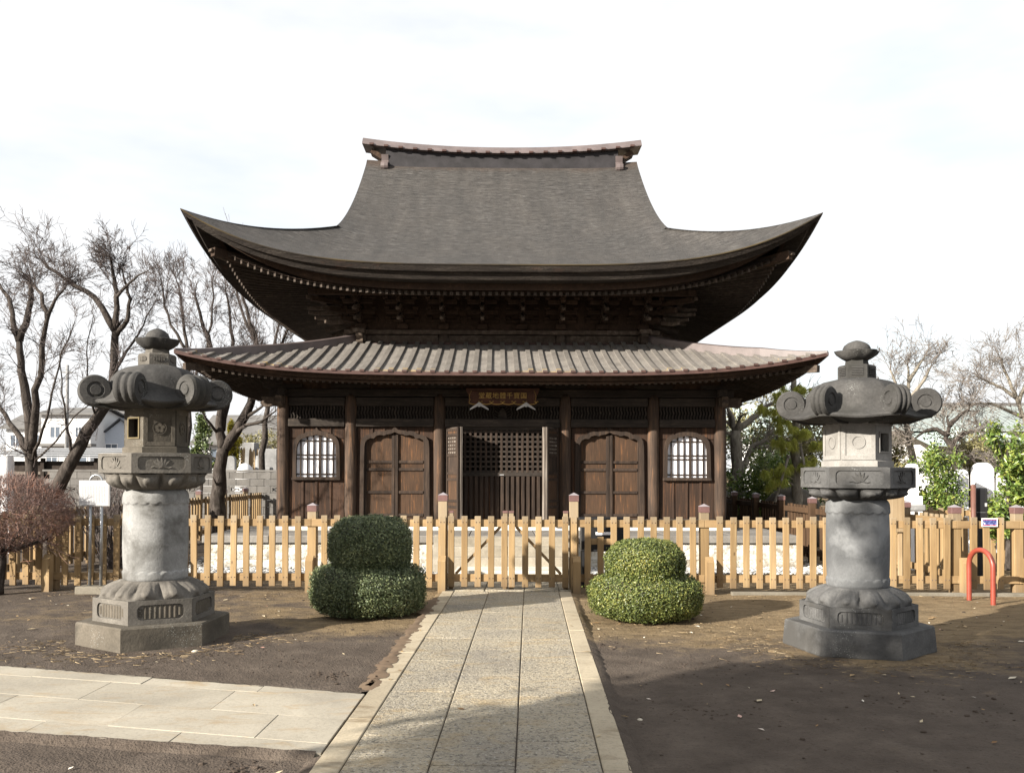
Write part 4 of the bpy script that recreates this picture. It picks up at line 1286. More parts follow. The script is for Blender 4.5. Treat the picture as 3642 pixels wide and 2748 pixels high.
for k in (0, 1, 3, 2):
    for me in ribm: 
        link('roof_rib', me, low, None, (0, 0, k * PI / 2)) if k != 2 else None
    for me in panm:
        if k != 2: link('roof_pan', me, low, None, (0, 0, k * PI / 2))
    a = k * PI / 2
    if k == 0:
        for u in us:
            if AL - abs(u) - 0.03 < 0.12: continue
            x, y, z = lo_pt(u, 0)
            link('rib_end', ribend, low, (x, y, z))
    # deck under the pans
    m = MB(); n2 = 40
    for d in (0.0, 0.5, 1.2, 2.0, 2.62):
        for i in range(n2 + 1):
            s = -1 + 2 * i / n2
            m.v.append(lo_pt(s * (AL - d), d, -0.012))
    m.f = [(j * (n2 + 1) + i, j * (n2 + 1) + i + 1, (j + 1) * (n2 + 1) + i + 1, (j + 1) * (n2 + 1) + i) for j in range(4) for i in range(n2)]
    o = m.obj('roof_deck', m_slate, low, smooth=True); o.rotation_euler = (0, 0, a)
    def lstrip(prs, mat, name):
        mm = MB(); n = len(prs)
        for s in SS:
            for (d, dz) in prs:
                x, y, z = lo_pt(s * AL, 0)
                mm.v.append((s * (AL - d), y + d, z + dz))
        mm.f = [(i * n + j, i * n + j + 1, (i + 1) * n + j + 1, (i + 1) * n + j) for i in range(NS) for j in range(n - 1)]
        o = mm.obj(name, mat, low); o.rotation_euler = (0, 0, a)
    lstrip([(-0.012, 0.012), (-0.012, -0.048), (0.03, -0.05)], m_copper_red, 'drip_edge')
    lstrip([(0.02, -0.046), (0.14, -0.05), (0.15, -0.115), (0.22, -0.12), (0.23, -0.17)], m_eave, 'eave_fascia')
    # soffit
    m = MB(); dd = [0.22, 0.5, 1.0, 1.5, 1.75]
    for d in dd:
        for s in SS:
            x, y, z = lo_pt(s * (AL - d), d)
            zz = 3.135 + 0.27 * (d - 0.11) + 0.35 * math.exp(-d / 1.15) * abs(s) ** 4
            m.v.append((x, y, zz))
    m.f = [(j * n1 + i, (j + 1) * n1 + i, (j + 1) * n1 + i + 1, j * n1 + i + 1) for j in range(len(dd) - 1) for i in range(NS)]
    o = m.obj('soffit', m_eave, low, smooth=True); o.rotation_euler = (0, 0, a)
    # hip cover
    m = MB(); nseg = 12; vs = []
    for i in range(nseg + 1):
        d = 0.0 + 2.62 * i / nseg
        x, y, z = lo_pt(AL - d, d)
        dx, dy = 0.707, 0.707
        for (w_, dz) in ((-0.08, -0.03), (0.08, -0.03), (0.08, 0.125), (0.0, 0.15), (-0.08, 0.125)):
            tp = 0.25 + 0.75 * min(1, i / 4)
            vs.append((x + dx * w_ * tp, y + dy * w_ * tp, z + (dz * tp if dz > 0 else dz)))
    fs = [(i * 5 + q, (i + 1) * 5 + q, (i + 1) * 5 + (q + 1) % 5, i * 5 + (q + 1) % 5) for i in range(nseg) for q in range(5)] + [(0, 1, 2, 3, 4)]
    o = m.add(vs, fs).obj('hip_cover', m_copper, low); o.rotation_euler = (0, 0, a)
    o = MB().box(-2.97, 2.97, -2.97, -2.90, 4.06, 4.165, 0.006).obj('top_flashing', m_copper_red, low); o.rotation_euler = (0, 0, a); o.location = (0, 0, 0.0015 * k)
    m = MB()
    def lsof(u, d, dz):
        s = min(1, abs(u) / (AL - d)); x, y, z = lo_pt(u, d)
        return (u, y, 3.135 + 0.27 * (d - 0.11) + 0.35 * math.exp(-d / 1.15) * s ** 4 + dz)
    pts = [lsof(AL - d, d, -0.06) for d in (0.12, 0.6, 1.1, 1.6)]
    for p, q in zip(pts[:-1], pts[1:]): m.beam(p, q, 0.11, 0.12)
    o = m.obj('hip_rafter', m_nose, low); o.rotation_euler = (0, 0, a)
lr = []
for j in range(97):
    u = (-48 + j) * 0.1105
    lim = min(1.5, AL - abs(u) - 0.1)
    if lim < 0.36: continue
    m = MB()
    for a, b in ((0.25, lim * 0.5 + 0.07), (lim * 0.5 + 0.07, lim)):
        m.beam(lsof(u, a, -0.032), lsof(u, b, -0.032), 0.048, 0.062)
    lr.append(m.mesh('rafter', m_rafter))
for k in (0, 1, 3):
    for me in lr: link('rafter', me, low, None, (0, 0, k * PI / 2))
# =================================================================== stone platform and steps
plat = thing('stone_platform', 'low stone platform with grey slab rim over white rubble wall under the temple', 'platform', (BX, BY, 0), BROT)
PF, PU, PB = -1.62, 5.02, 9.8
MB().box(-PU + 0.1, PU - 0.1, PF + 0.08, PB - 0.1, -0.05, 0.50).obj('core', m_curb, plat)
ncap = 9
for j in range(ncap):
    a = -PU + 2 * PU * j / ncap; b = a + 2 * PU / ncap
    MB().box(a + 0.002, b - 0.002, PF, PF + 1.45, 0.415, 0.54, 0.012).obj('rim_slab', m_slabtop, plat)
for j in range(10):
    a = PF + 1.452 + (PB - PF - 1.452) * j / 10; b = a + (PB - PF - 1.452) / 10
    for s in (-1, 1):
        MB().box(*sorted((s * PU, s * (PU - 0.95))), a, b - 0.003, 0.415, 0.54, 0.012).obj('rim_slab', m_slabtop, plat)
def rough_block(x0, x1, y0, y1, z0, z1, seed):
    m = MB(); nu, nv = 6, 3
    def f(s, t):
        x = x0 + (x1 - x0) * s; z = z0 + (z1 - z0) * t
        e = 0 if s in (0, 1) or t in (0, 1) else 1
        return (x, y0 - e * (0.012 + 0.018 * noise.noise((x * 7, z * 9, seed))), z)
    m.grid(f, nu, nv)
    m.add([(x0, y0, z0), (x1, y0, z0), (x1, y1, z0), (x0, y1, z0), (x0, y0, z1), (x1, y0, z1), (x1, y1, z1), (x0, y1, z1)], [(4, 5, 6, 7), (0, 4, 7, 3), (1, 2, 6, 5)])
    return m
for r_, (z0, z1) in enumerate(((-0.03, 0.135), (0.14, 0.405))):
    n = 11 if r_ == 0 else 9
    for j in range(n):
        a = -PU + 0.05 + (2 * PU - 0.1) * j / n; b = a + (2 * PU - 0.1) / n - 0.006
        rough_block(a, b, PF + 0.06, PF + 0.16, z0, z1, j + 10 * r_).obj('wall_stone', m_whitewall, plat)
    for s in (-1, 1):
        for j in range(9):
            a = PF + 0.17 + (PB - PF - 0.2) * j / 9; b = a + (PB - PF - 0.2) / 9 - 0.006
            MB().box(*sorted((s * (PU - 0.05), s * (PU - 0.15))), a, b, z0, z1, 0.008).obj('wall_stone', m_whitewall, plat)
MB().box(-4.22, 4.22, -0.30, 8.4, 0.541, FL - 0.002, 0.01).obj('foundation_step', m_sill, plat)
steps = thing('stone_steps', 'three worn stone steps with sloping cheek stones below the temple doors', 'steps', (BX, BY, 0), BROT)
for i in range(3):
    z1 = 0.10 + 0.145 * (i + 1); y0 = PF - 0.72 + 0.24 * i
    for (a, b) in ((-0.98, 0.08), (0.084, 1.06)) if i == 1 else ((-0.98, 1.06),):
        MB().box(a, b, y0, PF + (-0.003 if i < 2 else 0.06), -0.02 if i == 0 else z1 - 0.16, z1 - (0.0 if i < 2 else 0.001), 0.01).obj('step', m_step, steps)
for x0, x1 in ((-1.14, -0.99), (1.07, 1.22)):
    pr = [(PF - 0.80, -0.03), (PF - 0.80, 0.14), (PF - 0.70, 0.20), (PF - 0.004, 0.555), (PF - 0.004, -0.03)]
    MB().prism(pr, x0, x1, lambda y, z, a: (a, y, z)).obj('cheek_stone', m_step, steps)

# =================================================================== fences
FY = 12.30
PITCH = 0.176
pick = MB().box(-0.0415, 0.0415, -0.030, 0.0, 0.07, 1.016, 0.004).mesh('picket', m_fence)
post_m = {}
def post_mesh(h):
    if h not in post_m:
        post_m[h] = (MB().box(-0.06, 0.06, -0.06, 0.06, -0.05, h - 0.085, 0.006).mesh('post', m_fence),
                     MB().box(-0.065, 0.065, -0.065, 0.065, h - 0.086, h - 0.004, 0.003).mesh('post_cap', m_cap),
                     MB().add([(-0.068, -0.068, h - 0.004), (0.068, -0.068, h - 0.004), (0.068, 0.068, h - 0.004), (-0.068, 0.068, h - 0.004), (0, 0, h + 0.032)],
                              [(0, 1, 4), (1, 2, 4), (2, 3, 4), (3, 0, 4), (3, 2, 1, 0)]).mesh('cap_top', m_captop))
    return post_m[h]
def add_post(par, x, y, h, rz=0.0):
    a, b, c = post_mesh(h)
    p = link('post', a, par, (x, y, 0), (0, 0, rz))
    link('post_cap', b, p); link('cap_top', c, p)
    return p
stub_m = MB().prism([(-0.06, 0), (0.055, 0), (0.055, 0.52), (0.02, 0.53), (-0.06, 0.46)], -0.05, 0.05, lambda y, z, a: (a, y, z - 0.04)).mesh('brace_post', m_fence)
def add_bolts(par, xs_, zs, y=-0.032):
    m = MB()
    for x in xs_:
        for z in zs:
            for dx in (-0.022, 0.022):
                m.lathe([(0.0085, 0), (0.0085, 0.004), (0.005, 0.007)], 6, 0, (0, 0, 0), True, Matrix.Translation((x + dx, y + 0.002, z)) @ Matrix.Rotation(R(90), 4, 'X'))
    return stuff(m.obj('bolts', m_bolt, par))
def fence_run(name, label, p0, length, rz, posts, skip=(), hpost=1.155, flip=1, stubs=(), post_h=None, detail=True, mat=None, group=None):
    """a run along local +x from p0; posts = local x positions"""
    t = thing(name, label, 'fence', p0, rz, group)
    ps = sorted(posts)
    px = []
    n = int(round(length / PITCH))
    for i in range(n + 1):
        x = i * PITCH
        if any(abs(x - q) < 0.105 for q in ps) or any(a <= x <= b for a, b in skip): continue
        o = link('picket', pick, t, (x, -0.048 * flip if flip > 0 else 0.078, rnd.uniform(-0.008, 0.008)), (0, R(rnd.uniform(-0.55, 0.55)), 0))
        px.append(x)
    ends = [0.0] + [q for q in ps if 0.02 < q < length - 0.02] + [length]
    for a, b in zip(ends[:-1], ends[1:]):
        for z in (0.92, 0.19):
            link('rail', MB().box(a + 0.0, b - 0.002, -0.045, 0.0, z - 0.05, z + 0.05, 0.005).mesh('rail', m_railwood), t, (0, 0, 0))
    for q in ps: add_post(t, q, 0.035, hpost)
    for q in stubs: link('brace_post', stub_m, t, (q, -0.125, 0))
    if detail: add_bolts(t, px, (0.935, 0.19), -0.078)
    return t
GX0, GX1 = -1.169, 0.594
lf = fence_run('picket_fence', 'yellow pine picket fence on the side of the white notice board', (GX0 - 6.336, FY, 0), 6.336, 0,
               [6.336 - 1.768 * k for k in range(1, 4)], stubs=[6.336 - 1.768 * k for k in range(1, 4)])
rf = fence_run('picket_fence', 'yellow pine picket fence running behind the paler clipped shrub', (GX1, FY, 0), 7.04, 0,
               [1.745, 3.50, 5.08, 5.90], stubs=[1.79, 3.54, 5.14, 5.98], skip=((0.30, 0.40),))
# gate posts belong to the fences
add_post(lf, 6.336, 0.035, 1.30); link('brace_post', stub_m, lf, (6.336, -0.125, 0))
add_post(rf, 0.0, 0.035, 1.30); link('brace_post', stub_m, rf, (0.03, -0.125, 0))
# opening in the fence in front of the black box
MB().box(0.352 - 0.0415, 0.352 + 0.0415, -0.078, -0.048, 0.80, 1.016, 0.004).obj('picket', m_fence, rf)
MB().box(0.352 - 0.0415, 0.352 + 0.0415, -0.078, -0.048, 0.07, 0.745, 0.004).obj('picket', m_fence, rf)
MB().box(0.176, 0.53, -0.045, -0.001, 0.64, 0.72, 0.005).obj('rail', m_railwood, rf)
# gate leaves
for sx, lb in ((-1, 'wooden picket gate leaf with diagonal brace hinged beside the taller dark green shrub'), (1, 'wooden picket gate leaf with diagonal brace hinged beside the paler green shrub')):
    x0 = GX0 + 0.075 if sx < 0 else (GX0 + GX1) / 2 + 0.006
    g = thing('gate_leaf', lb, 'gate', (x0, FY, 0), 0, 'paired gate leaves')
    W = 0.80
    xs_ = [0.043 + (W - 0.086) * k / 4 for k in range(5)]
    for x in xs_:
        link('picket', pick, g, (x, -0.045, rnd.uniform(-0.003, 0.003)))
    for z in (0.92, 0.19):
        MB().box(0.002, W - 0.002, -0.043, 0.0, z - 0.05, z + 0.05, 0.005).obj('rail', m_railwood, g)
    for x in (0.035, W - 0.035):
        st = MB().box(x - 0.032, x + 0.032, 0.001, 0.06, 0.035, 1.055, 0.005).obj('stile', m_fence, g)
        MB().box(x - 0.035, x + 0.035, -0.002, 0.063, 1.055, 1.085, 0.003).obj('stile_cap', m_cap, st)
    a, b = ((0.10, 0.24), (W - 0.10, 0.87)) if sx < 0 else ((W - 0.10, 0.24), (0.10, 0.87))
    MB().beam((a[0], 0.021, a[1]), (b[0], 0.021, b[1]), 0.036, 0.075, (0, -1, 0), 0.004).obj('brace', m_railwood, g)
    add_bolts(g, xs_, (0.935, 0.19), -0.076)
# side fences of the compound
fence_run('picket_fence', 'sunlit picket fence running back towards the large bare tree and graves', (-7.72, 12.5, 0), 14.08, R(90), [1.76 * k for k in range(0, 9)], flip=1, detail=False)
fr_ = fence_run('picket_fence', 'shade-coloured picket fence along the temple platform', (5.12, 14.6, 0), 12.32, R(92.2), [1.76 * k for k in range(0, 8)], flip=1, detail=False)
for o in fr_.children_recursive:  # swap in the wood whose colour carries the shade of the hall
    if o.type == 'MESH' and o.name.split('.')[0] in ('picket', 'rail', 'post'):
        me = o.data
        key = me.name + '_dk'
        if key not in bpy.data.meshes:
            c = me.copy(); c.name = key; c.materials.clear(); c.materials.append(m_shadefence)
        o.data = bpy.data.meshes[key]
fence_run('picket_fence', 'short picket fence running back from the brown pole towards the evergreens', (5.86, 12.55, 0), 3.52, R(90), [1.76, 3.52], flip=1, detail=False)
fence_run('picket_fence', 'far picket fence seen over the fence behind the red pipe hoop', (6.0, 15.9, 0), 3.52, 0, [0.0, 1.76], flip=1, detail=False)

# =================================================================== red hoop, signs, boxes
hp = []
cx, cy = 5.617, 11.515
dx, dy = 0.048, -0.205
for k in range(8): hp.append((cx - dx, cy - dy, -0.1 + 0.55 * k / 7))
for k in range(1, 16):
    a = PI * k / 16
    hp.append((cx - dx * math.cos(a), cy - dy * math.cos(a), 0.45 + 0.2 * math.sin(a)))
for k in range(8): hp.append((cx + dx, cy + dy, 0.45 - 0.55 * k / 7))

tag(MB().tube(hp, 0.031, 14).obj('pipe_hoop', m_red, smooth=True), 'red painted steel pipe hoop standing in the ground by the fence', 'hoop')

# notice board
n = NT('printed_notice', 0.35, 0.5)
xyz = n.sep()
colf = n.math('FRACT', n.math('MULTIPLY', xyz[0], 46.0))
cm_ = n.math('LESS_THAN', n.math('ABSOLUTE', n.math('SUBTRACT', colf, 0.5)), 0.2)
ch = n.n('ShaderNodeTexNoise'); ch.inputs['Scale'].default_value = 1.0; ch.inputs['Detail'].default_value = 2
n.l(n.map((150, 1, 210)), ch.inputs['Vector'])
ch2 = n.math('GREATER_THAN', ch.outputs['Fac'], 0.47)
rg_ = n.noise((30, 1, 3.0), 1.0, 1)
inx = n.math('LESS_THAN', n.math('ABSOLUTE', xyz[0]), 0.165)
inz = n.math('LESS_THAN', n.math('ABSOLUTE', n.math('ADD', xyz[2], n.math('MULTIPLY', rg_, 0.03))), 0.115)
k_ = n.math('MULTIPLY', n.math('MULTIPLY', cm_, ch2), n.math('MULTIPLY', inx, inz))
n.color(n.mix(n.math('MULTIPLY', k_, 0.75), (0.37, 0.37, 0.38), (0.03, 0.03, 0.04)))
m_notice = n.m
nb = thing('notice_board', 'white notice board with fine vertical writing on two steel pipes beside the lantern', 'sign', (-5.77, 12.02, 0), R(-4))
MB().box(-0.215, 0.215, -0.012, 0.012, 1.145, 1.485, 0.004).obj('frame', m_greymetal, nb)
o = MB().box(-0.20, 0.20, -0.002, 0.001, -0.155, 0.155).obj('printed_sheet', m_notice, nb); o.location = (0, -0.0135, 1.315)
for s in (-1, 1):
    MB().tube([(s * 0.078, 0.035, 0.02), (s * 0.078, 0.035, 1.40)], 0.021, 10).obj('leg', m_steel, nb, smooth=True)
MB().tube([(0.085 * math.cos(PI * k / 14), 0.03, 1.47 + 0.085 * math.sin(PI * k / 14)) for k in range(15)], 0.014, 8).obj('top_loop', m_steel, nb, smooth=True)
MB().box(-0.20, 0.20, -0.12, 0.14, -0.03, 0.09, 0.012).obj('concrete_foot', m_curb, nb)
# small warning sign on the fence
n = NT('printed_warning', 0.4, 0.5)
v = n.voro((60, 1, 50), 1.0, 'F1', 'Color')
xyz = n.sep()
bd_ = n.math('LESS_THAN', n.math('ABSOLUTE', xyz[2]), 0.034)
sp = n.n('ShaderNodeSeparateColor'); n.l(v, sp.inputs[0])
c = n.ramp(sp.outputs[0], [(0.0, (0.04, 0.05, 0.16)), (0.5, (0.10, 0.12, 0.30)), (0.8, (0.5, 0.5, 0.55)), (1.0, (0.05, 0.05, 0.1))], 'CONSTANT')
c = n.mix(n.math('MULTIPLY', bd_, 1.0), (0.45, 0.03, 0.03), c)
n.color(c)
ws = thing('warning_sign', 'small white sign with a red and blue print fixed to the picket fence', 'sign', (6.07, FY - 0.10, 0.955), 0)
MB().box(-0.105, 0.105, -0.004, 0.004, -0.056, 0.056, 0.002).obj('plate', flat('white_plate', (0.72, 0.72, 0.72), 0.4), ws)
MB().box(-0.090, 0.090, -0.0065, -0.0045, -0.044, 0.044).obj('print', n.m, ws)
# black box behind the fence with a white label
bb = thing('black_box', 'black metal box with a white label standing behind the gap in the picket fence', 'box', (1.02, 12.95, 0), 0)
MB().box(-0.30, 0.30, -0.16, 0.18, 0.50, 0.86, 0.01).obj('box_body', m_black, bb)
MB().box(-0.33, 0.33, -0.19, 0.2, 0.90, 0.97, 0.008).obj('lid', m_black, bb)
MB().box(-0.30, -0.26, -0.1, 0.15, 0.86, 0.90).box(0.26, 0.30, -0.1, 0.15, 0.86, 0.90).obj('lid_support', m_black, bb)
MB().box(-0.10, 0.12, -0.166, -0.1605, 0.735, 0.775).obj('label_plate', m_paper, bb)
for x in (-0.27, 0.27):
    for y in (-0.13, 0.15):
        MB().box(x - 0.022, x + 0.022, y - 0.022, y + 0.022, 0.0, 0.5).obj('leg', m_black, bb)
# pole with a black meter box, wooden board
pl = thing('brown_pole', 'slim brown steel pole standing behind the small warning sign', 'pole', (6.46, 13.45, 0))
MB().tube([(0, 0, -0.05), (0, 0, 1.42)], 0.036, 12).obj('shaft', m_brownpole, pl, smooth=True)
MB().lathe([(0.037, 1.40), (0.037, 1.425), (0.02, 1.44)], 12).obj('pole_cap', m_brownpole, pl)
bx_ = thing('black_canister', 'black upright canister strapped with wire beside the slim brown pole', 'canister', (6.62, 13.6, 0))
MB().lathe([(0.10, 0.92), (0.105, 0.94), (0.105, 1.36), (0.10, 1.385), (0.02, 1.395)], 8, 0.39).obj('body', m_black, bx_)
MB().lathe([(0.107, 1.03), (0.107, 1.036)], 8, 0.39, cap=False).obj('strap', m_steel, bx_)
MB().box(-0.03, 0.03, -0.03, 0.03, -0.03, 0.92).obj('stand', m_black, bx_)
MB().box(0.03, 0.06, -0.104, -0.099, 1.12, 1.17).obj('label_plate', m_greymetal, bx_)
wb = thing('wooden_board', 'plain pale wooden board standing upright behind the grey drum lantern', 'board', (5.45, 13.85, 0), R(-3))
MB().box(-0.17, 0.17, -0.018, 0.018, 0.72, 1.32, 0.004).obj('panel', m_board, wb)
for s in (-1, 1): MB().box(s * 0.12 - 0.03, s * 0.12 + 0.03, 0.02, 0.07, -0.03, 1.25, 0.004).obj('leg', m_board, wb)
# =================================================================== stone lanterns
def rrect(w, h, r, n=5):
    """rounded rectangle outline, n points a corner"""
    out = []
    for (sx, sy, a0) in ((1, 1, 0), (-1, 1, 90), (-1, -1, 180), (1, -1, 270)):
        for k in range(n):
            a = R(a0 + 90 * k / (n - 1))
            out.append((sx * (w - r) + r * math.cos(a), sy * (h - r) + r * math.sin(a)))
    return out
def rect_like(w, h, n=5):
    out = []
    for (sx, sy) in ((1, 1), (-1, 1), (-1, -1), (1, -1)):
        for k in range(n): out.append((sx * w, sy * h))
    return out
def lantern(loc, ph, Z, RR, mats, win_faces, label, style):
    L = thing('stone_lantern', label, 'lantern', loc, 0)
    T = MB
    def hexr(r): return [(r, 0)]
    def face(k, Rr, zc):
        a = ph + PI / 6 + k * PI / 3
        n = Vector((math.cos(a), math.sin(a), 0)); t = Vector((-math.sin(a), math.cos(a), 0)); ap = Rr * math.cos(PI / 6)
        return lambda x, z, o: n * (ap + o) + t * x + Vector((0, 0, zc + z))
    z = Z
    # 1 ground plinth, slightly worn
    r0 = RR['plinth']
    T().lathe([(r0 * 1.0, -0.05), (r0 * (1.03 if style else 1.0), 0.0), (r0, z['plinth'] - 0.014), (r0 - 0.014, z['plinth'])], 6, ph).obj('plinth', mats['plinth'], L)
    # 2 carved base with ribbed panels
    r1 = RR['base']; za, zb = z['plinth'] + 0.001, z['base']
    base = T().lathe([(r1 - 0.016, za), (r1 - 0.016, zb - 0.005)], 6, ph).obj('base', mats['base'], L)
    hz = (zb - za) / 2; zc = (za + zb) / 2
    for k in range(6):
        fn = face(k, r1 - 0.016, zc)
        fw = r1 / 2 - 0.001
        T().frame(rect_like(fw, hz), rrect(fw * 0.74, hz * 0.62, hz * 0.42), 0.0, 0.0155, fn).obj('panel_frame', mats['base'], base)
        m = T(); nr = 9
        for j in range(nr):
            x = (-1 + 2 * (j + 0.5) / nr) * fw * 0.70
            hh = hz * (0.52 if 0 < j < nr - 1 else 0.34)
            pts = [fn(x + q * fw * 0.70 / nr * 0.85, zz, 0.001 + 0.0075 * (1 - q * q)) for zz in (-hh, hh) for q in (-1, -0.5, 0, 0.5, 1)]
            m.add(pts, [(i, i + 1, i + 6, i + 5) for i in range(4)])
        m.obj('rib', mats['plinth'], base)
    # 3 lotus dome on the base
    rn = RR['shaft'] * 0.97; zt = z['dome']
    NP = 12
    def hexc(a, r):    # hexagon radius in direction a
        b = ((a - ph) % (PI / 3)) - PI / 6
        return r * math.cos(PI / 6) / math.cos(b)
    m = T(); na, nt = 240, 26
    for j in range(nt + 1):
        t = j / nt
        for i in range(na):
            a = ph + 2 * PI * i / na
            k = t ** 0.8
            rb = hexc(a, r1 - 0.035) * (1 - k) + (rn + 0.02) * k
            bul = 0.05 * math.sin(PI * min(1, t * 1.05)) ** 0.8
            c = ((a - ph) / (2 * PI / NP)) % 1.0 - 0.5
            pet = max(0, 1 - (abs(c) * 2) ** 3.5)
            edge = 1.0 if abs(c) * 2 < 0.82 - 0.25 * t else 0.35
            boss = 1 / (1 + math.exp(-14 * (0.8 - math.sqrt((c * 5.4) ** 2 + ((t - 0.60) * 2.1) ** 2))))
            rr = rb + bul * (0.55 + 0.45 * pet) + 0.030 * pet * edge * math.sin(PI * t) ** 0.7 + 0.022 * boss - 0.022 * max(0, abs(c) - 0.40) * 10 * math.sin(PI * t)
            m.v.append((rr * math.cos(a), rr * math.sin(a), zb - 0.006 + (zt - zb + 0.006) * (t ** 1.05)))
    m.f = [(j * na + i, j * na + (i + 1) % na, (j + 1) * na + (i + 1) % na, (j + 1) * na + i) for j in range(nt) for i in range(na)]
    m.f.append(tuple(nt * na + i for i in range(na)))
    m.obj('lotus_base', mats['dome'], L, smooth=True)
    # 4 drum shaft
    rs = RR['shaft']; zs, ze = zt - 0.012, z['shaft']
    m = T(); na, nt = 168, 84
    for j in range(nt + 1):
        t = j / nt
        zz = zs + (ze - zs) * t
        rb = rs * (0.93 + 0.07 * math.sin(PI * min(1, max(0, t))) ** 0.6)
        if t > 0.93: rb -= rs * 0.10 * ((t - 0.93) / 0.07) ** 2
        if t < 0.04: rb -= rs * 0.06 * ((0.04 - t) / 0.04) ** 2
        for i in range(na):
            a = 2 * PI * i / na
            sc = abs(math.sin(a * 9))
            up_ = min(1, max(0, (t - 0.85 + 0.024 * sc) / 0.014))
            dn_ = min(1, max(0, (0.10 + 0.022 * sc - t) / 0.014))
            rr = rb + 0.012 * (up_ + dn_)
            m.v.append((rr * math.cos(a), rr * math.sin(a), zz))
    m.f = [(j * na + i, j * na + (i + 1) % na, (j + 1) * na + (i + 1) % na, (j + 1) * na + i) for j in range(nt) for i in range(na)]
    m.f.append(tuple(nt * na + i for i in range(na)))
    m.obj('drum', mats['shaft'], L, auto=28)
    # 5 middle platform: petals below, hexagonal slab with lotus panels
    r2 = RR['mid']; zp, zq, zr = ze - 0.004, z['petal'], z['mid']
    m = T(); na, nt = 240, 18
    for j in range(nt + 1):
        t = j / nt
        for i in range(na):
            a = ph + 2 * PI * i / na
            k = t ** 0.65
            rb = (rs * 0.90) * (1 - k) + hexc(a, r2 - 0.03) * k
            c = ((a - ph) / (2 * PI / 12)) % 1.0 - 0.5
            pet = max(0, 1 - (abs(c) * 2) ** 2.6)
            boss = 1 / (1 + math.exp(-14 * (0.8 - math.sqrt((c * 5.2) ** 2 + ((t - 0.45) * 2.1) ** 2))))
            rr = rb + 0.055 * pet * math.sin(PI * min(1, t + 0.12)) + 0.020 * boss - 0.03 * max(0, abs(c) - 0.38) * 8 * math.sin(PI * t)
            m.v.append((rr * math.cos(a), rr * math.sin(a), zp + (zq - zp + 0.006) * t - 0.018 * pet * t))
    m.f = [(j * na + i, j * na + (i + 1) % na, (j + 1) * na + (i + 1) % na, (j + 1) * na + i) for j in range(nt) for i in range(na)]
    m.f.append(tuple(nt * na + i for i in range(na))); m.f.append(tuple(range(na - 1, -1, -1)))
    m.obj('lotus_petals', mats['petal'], L, smooth=True)
    mid = T().lathe([(r2 - 0.012, zq), (r2 - 0.012, zr - 0.012), (r2 - 0.03, zr), (0.05, zr + 0.004)], 6, ph).obj('middle_platform', mats['mid'], L)
    hz = (zr - zq) / 2 - 0.004; zc = (zr + zq) / 2
    for k in range(6):
        fn = face(k, r2 - 0.012, zc); fw = r2 / 2 - 0.0005
        T().frame(rect_like(fw, hz), rrect(fw * 0.80, hz * 0.70, hz * 0.42), 0.0, 0.0115, fn).obj('panel_frame', mats['mid'], mid)
        m = T()
        for j in range(-2, 3):     # lotus flower relief
            an = j * 0.42; ca, sa = math.cos(an), math.sin(an)
            out = [(0, -0.6), (0.42, -0.1), (0.26, 0.6), (0, 1.0), (-0.26, 0.6), (-0.42, -0.1)]
            pts = [((x * 0.5 * ca + (zz + 0.6) * sa) * hz * 0.66, ((zz + 0.6) * ca - x * 0.5 * sa) * hz * 0.66 - hz * 0.45) for x, zz in out]
            m.prism(pts, 0.0, 0.011 - abs(j) * 0.0018, fn)
        m.tube([fn(-fw * 0.34 + fw * 0.68 * q / 8, -hz * 0.42 + 0.006 * math.sin(q * 1.6), 0.002) for q in range(9)], 0.006, 5)
        m.obj('lotus_relief', mats['mid'], mid)
    # 6 fire box
    r3 = RR['fire']; zf, zg = zr + 0.004, z['fire']
    fire = T().lathe([(r3 + 0.022, zf), (r3 + 0.022, zf + 0.05), (r3 + 0.006, zf + 0.058)], 6, ph).obj('fire_box', mats['fire'], L)
    hz = (zg - zf - 0.058) / 2; zc = zf + 0.058 + hz
    ap = r3 * math.cos(PI / 6)
    for k in range(6):
        fn = face(k, r3, zc); fw = r3 / 2 + 0.0005
        if k in win_faces:
            T().frame(rect_like(fw, hz), rect_like(fw * 0.52, hz * 0.50), -0.05, 0.0, fn).obj('window_wall', mats['fire'], fire)
            T().frame(rect_like(fw * 0.64, hz * 0.58), rect_like(fw * 0.52, hz * 0.50), 0.001, 0.010, fn).obj('window_rim', mats['rim'], fire)
        else:
            T().prism(rect_like(fw, hz, 1), -0.05, 0.0, fn).obj('wall', mats['fire'], fire)
            T().frame(rect_like(fw * 0.96, hz * 0.97), rect_like(fw * 0.74, hz * 0.74), 0.0005, 0.009, fn).obj('wall_frame', mats['fire'], fire)
            cr = hz * 0.36
            n_ = 28
            T().frame([(cr * math.cos(2 * PI * q / n_), cr * math.sin(2 * PI * q / n_)) for q in range(n_)], [(cr * 0.86 * math.cos(2 * PI * q / n_), cr * 0.86 * math.sin(2 * PI * q / n_)) for q in range(n_)], 0.0005, 0.007, fn).obj('emblem_ring', mats['fire'], fire)
            if not style:
                m = T()
                for q in range(5):
                    an = 2 * PI * q / 5 + 0.3
                    m.prism([(cr * 0.45 * math.cos(an) + cr * 0.3 * math.cos(2 * PI * w / 9), cr * 0.45 * math.sin(an) + cr * 0.3 * math.sin(2 * PI * w / 9)) for w in range(9)], 0.0005, 0.008, fn)
                m.obj('emblem', mats['fire'], fire)
    T().lathe([(r3 - 0.02, zg - 0.02), (r3 + 0.004, zg - 0.012), (r3 + 0.02, zg + 0.02)], 6, ph).obj('fire_box_top', mats['fire'], fire)
    # 7 cap stone with curled corners
    r4 = RR['cap']; zk, zl = z['fire'] + 0.004, z['cap']
    H = zl - zk
    m = T(); na = 120
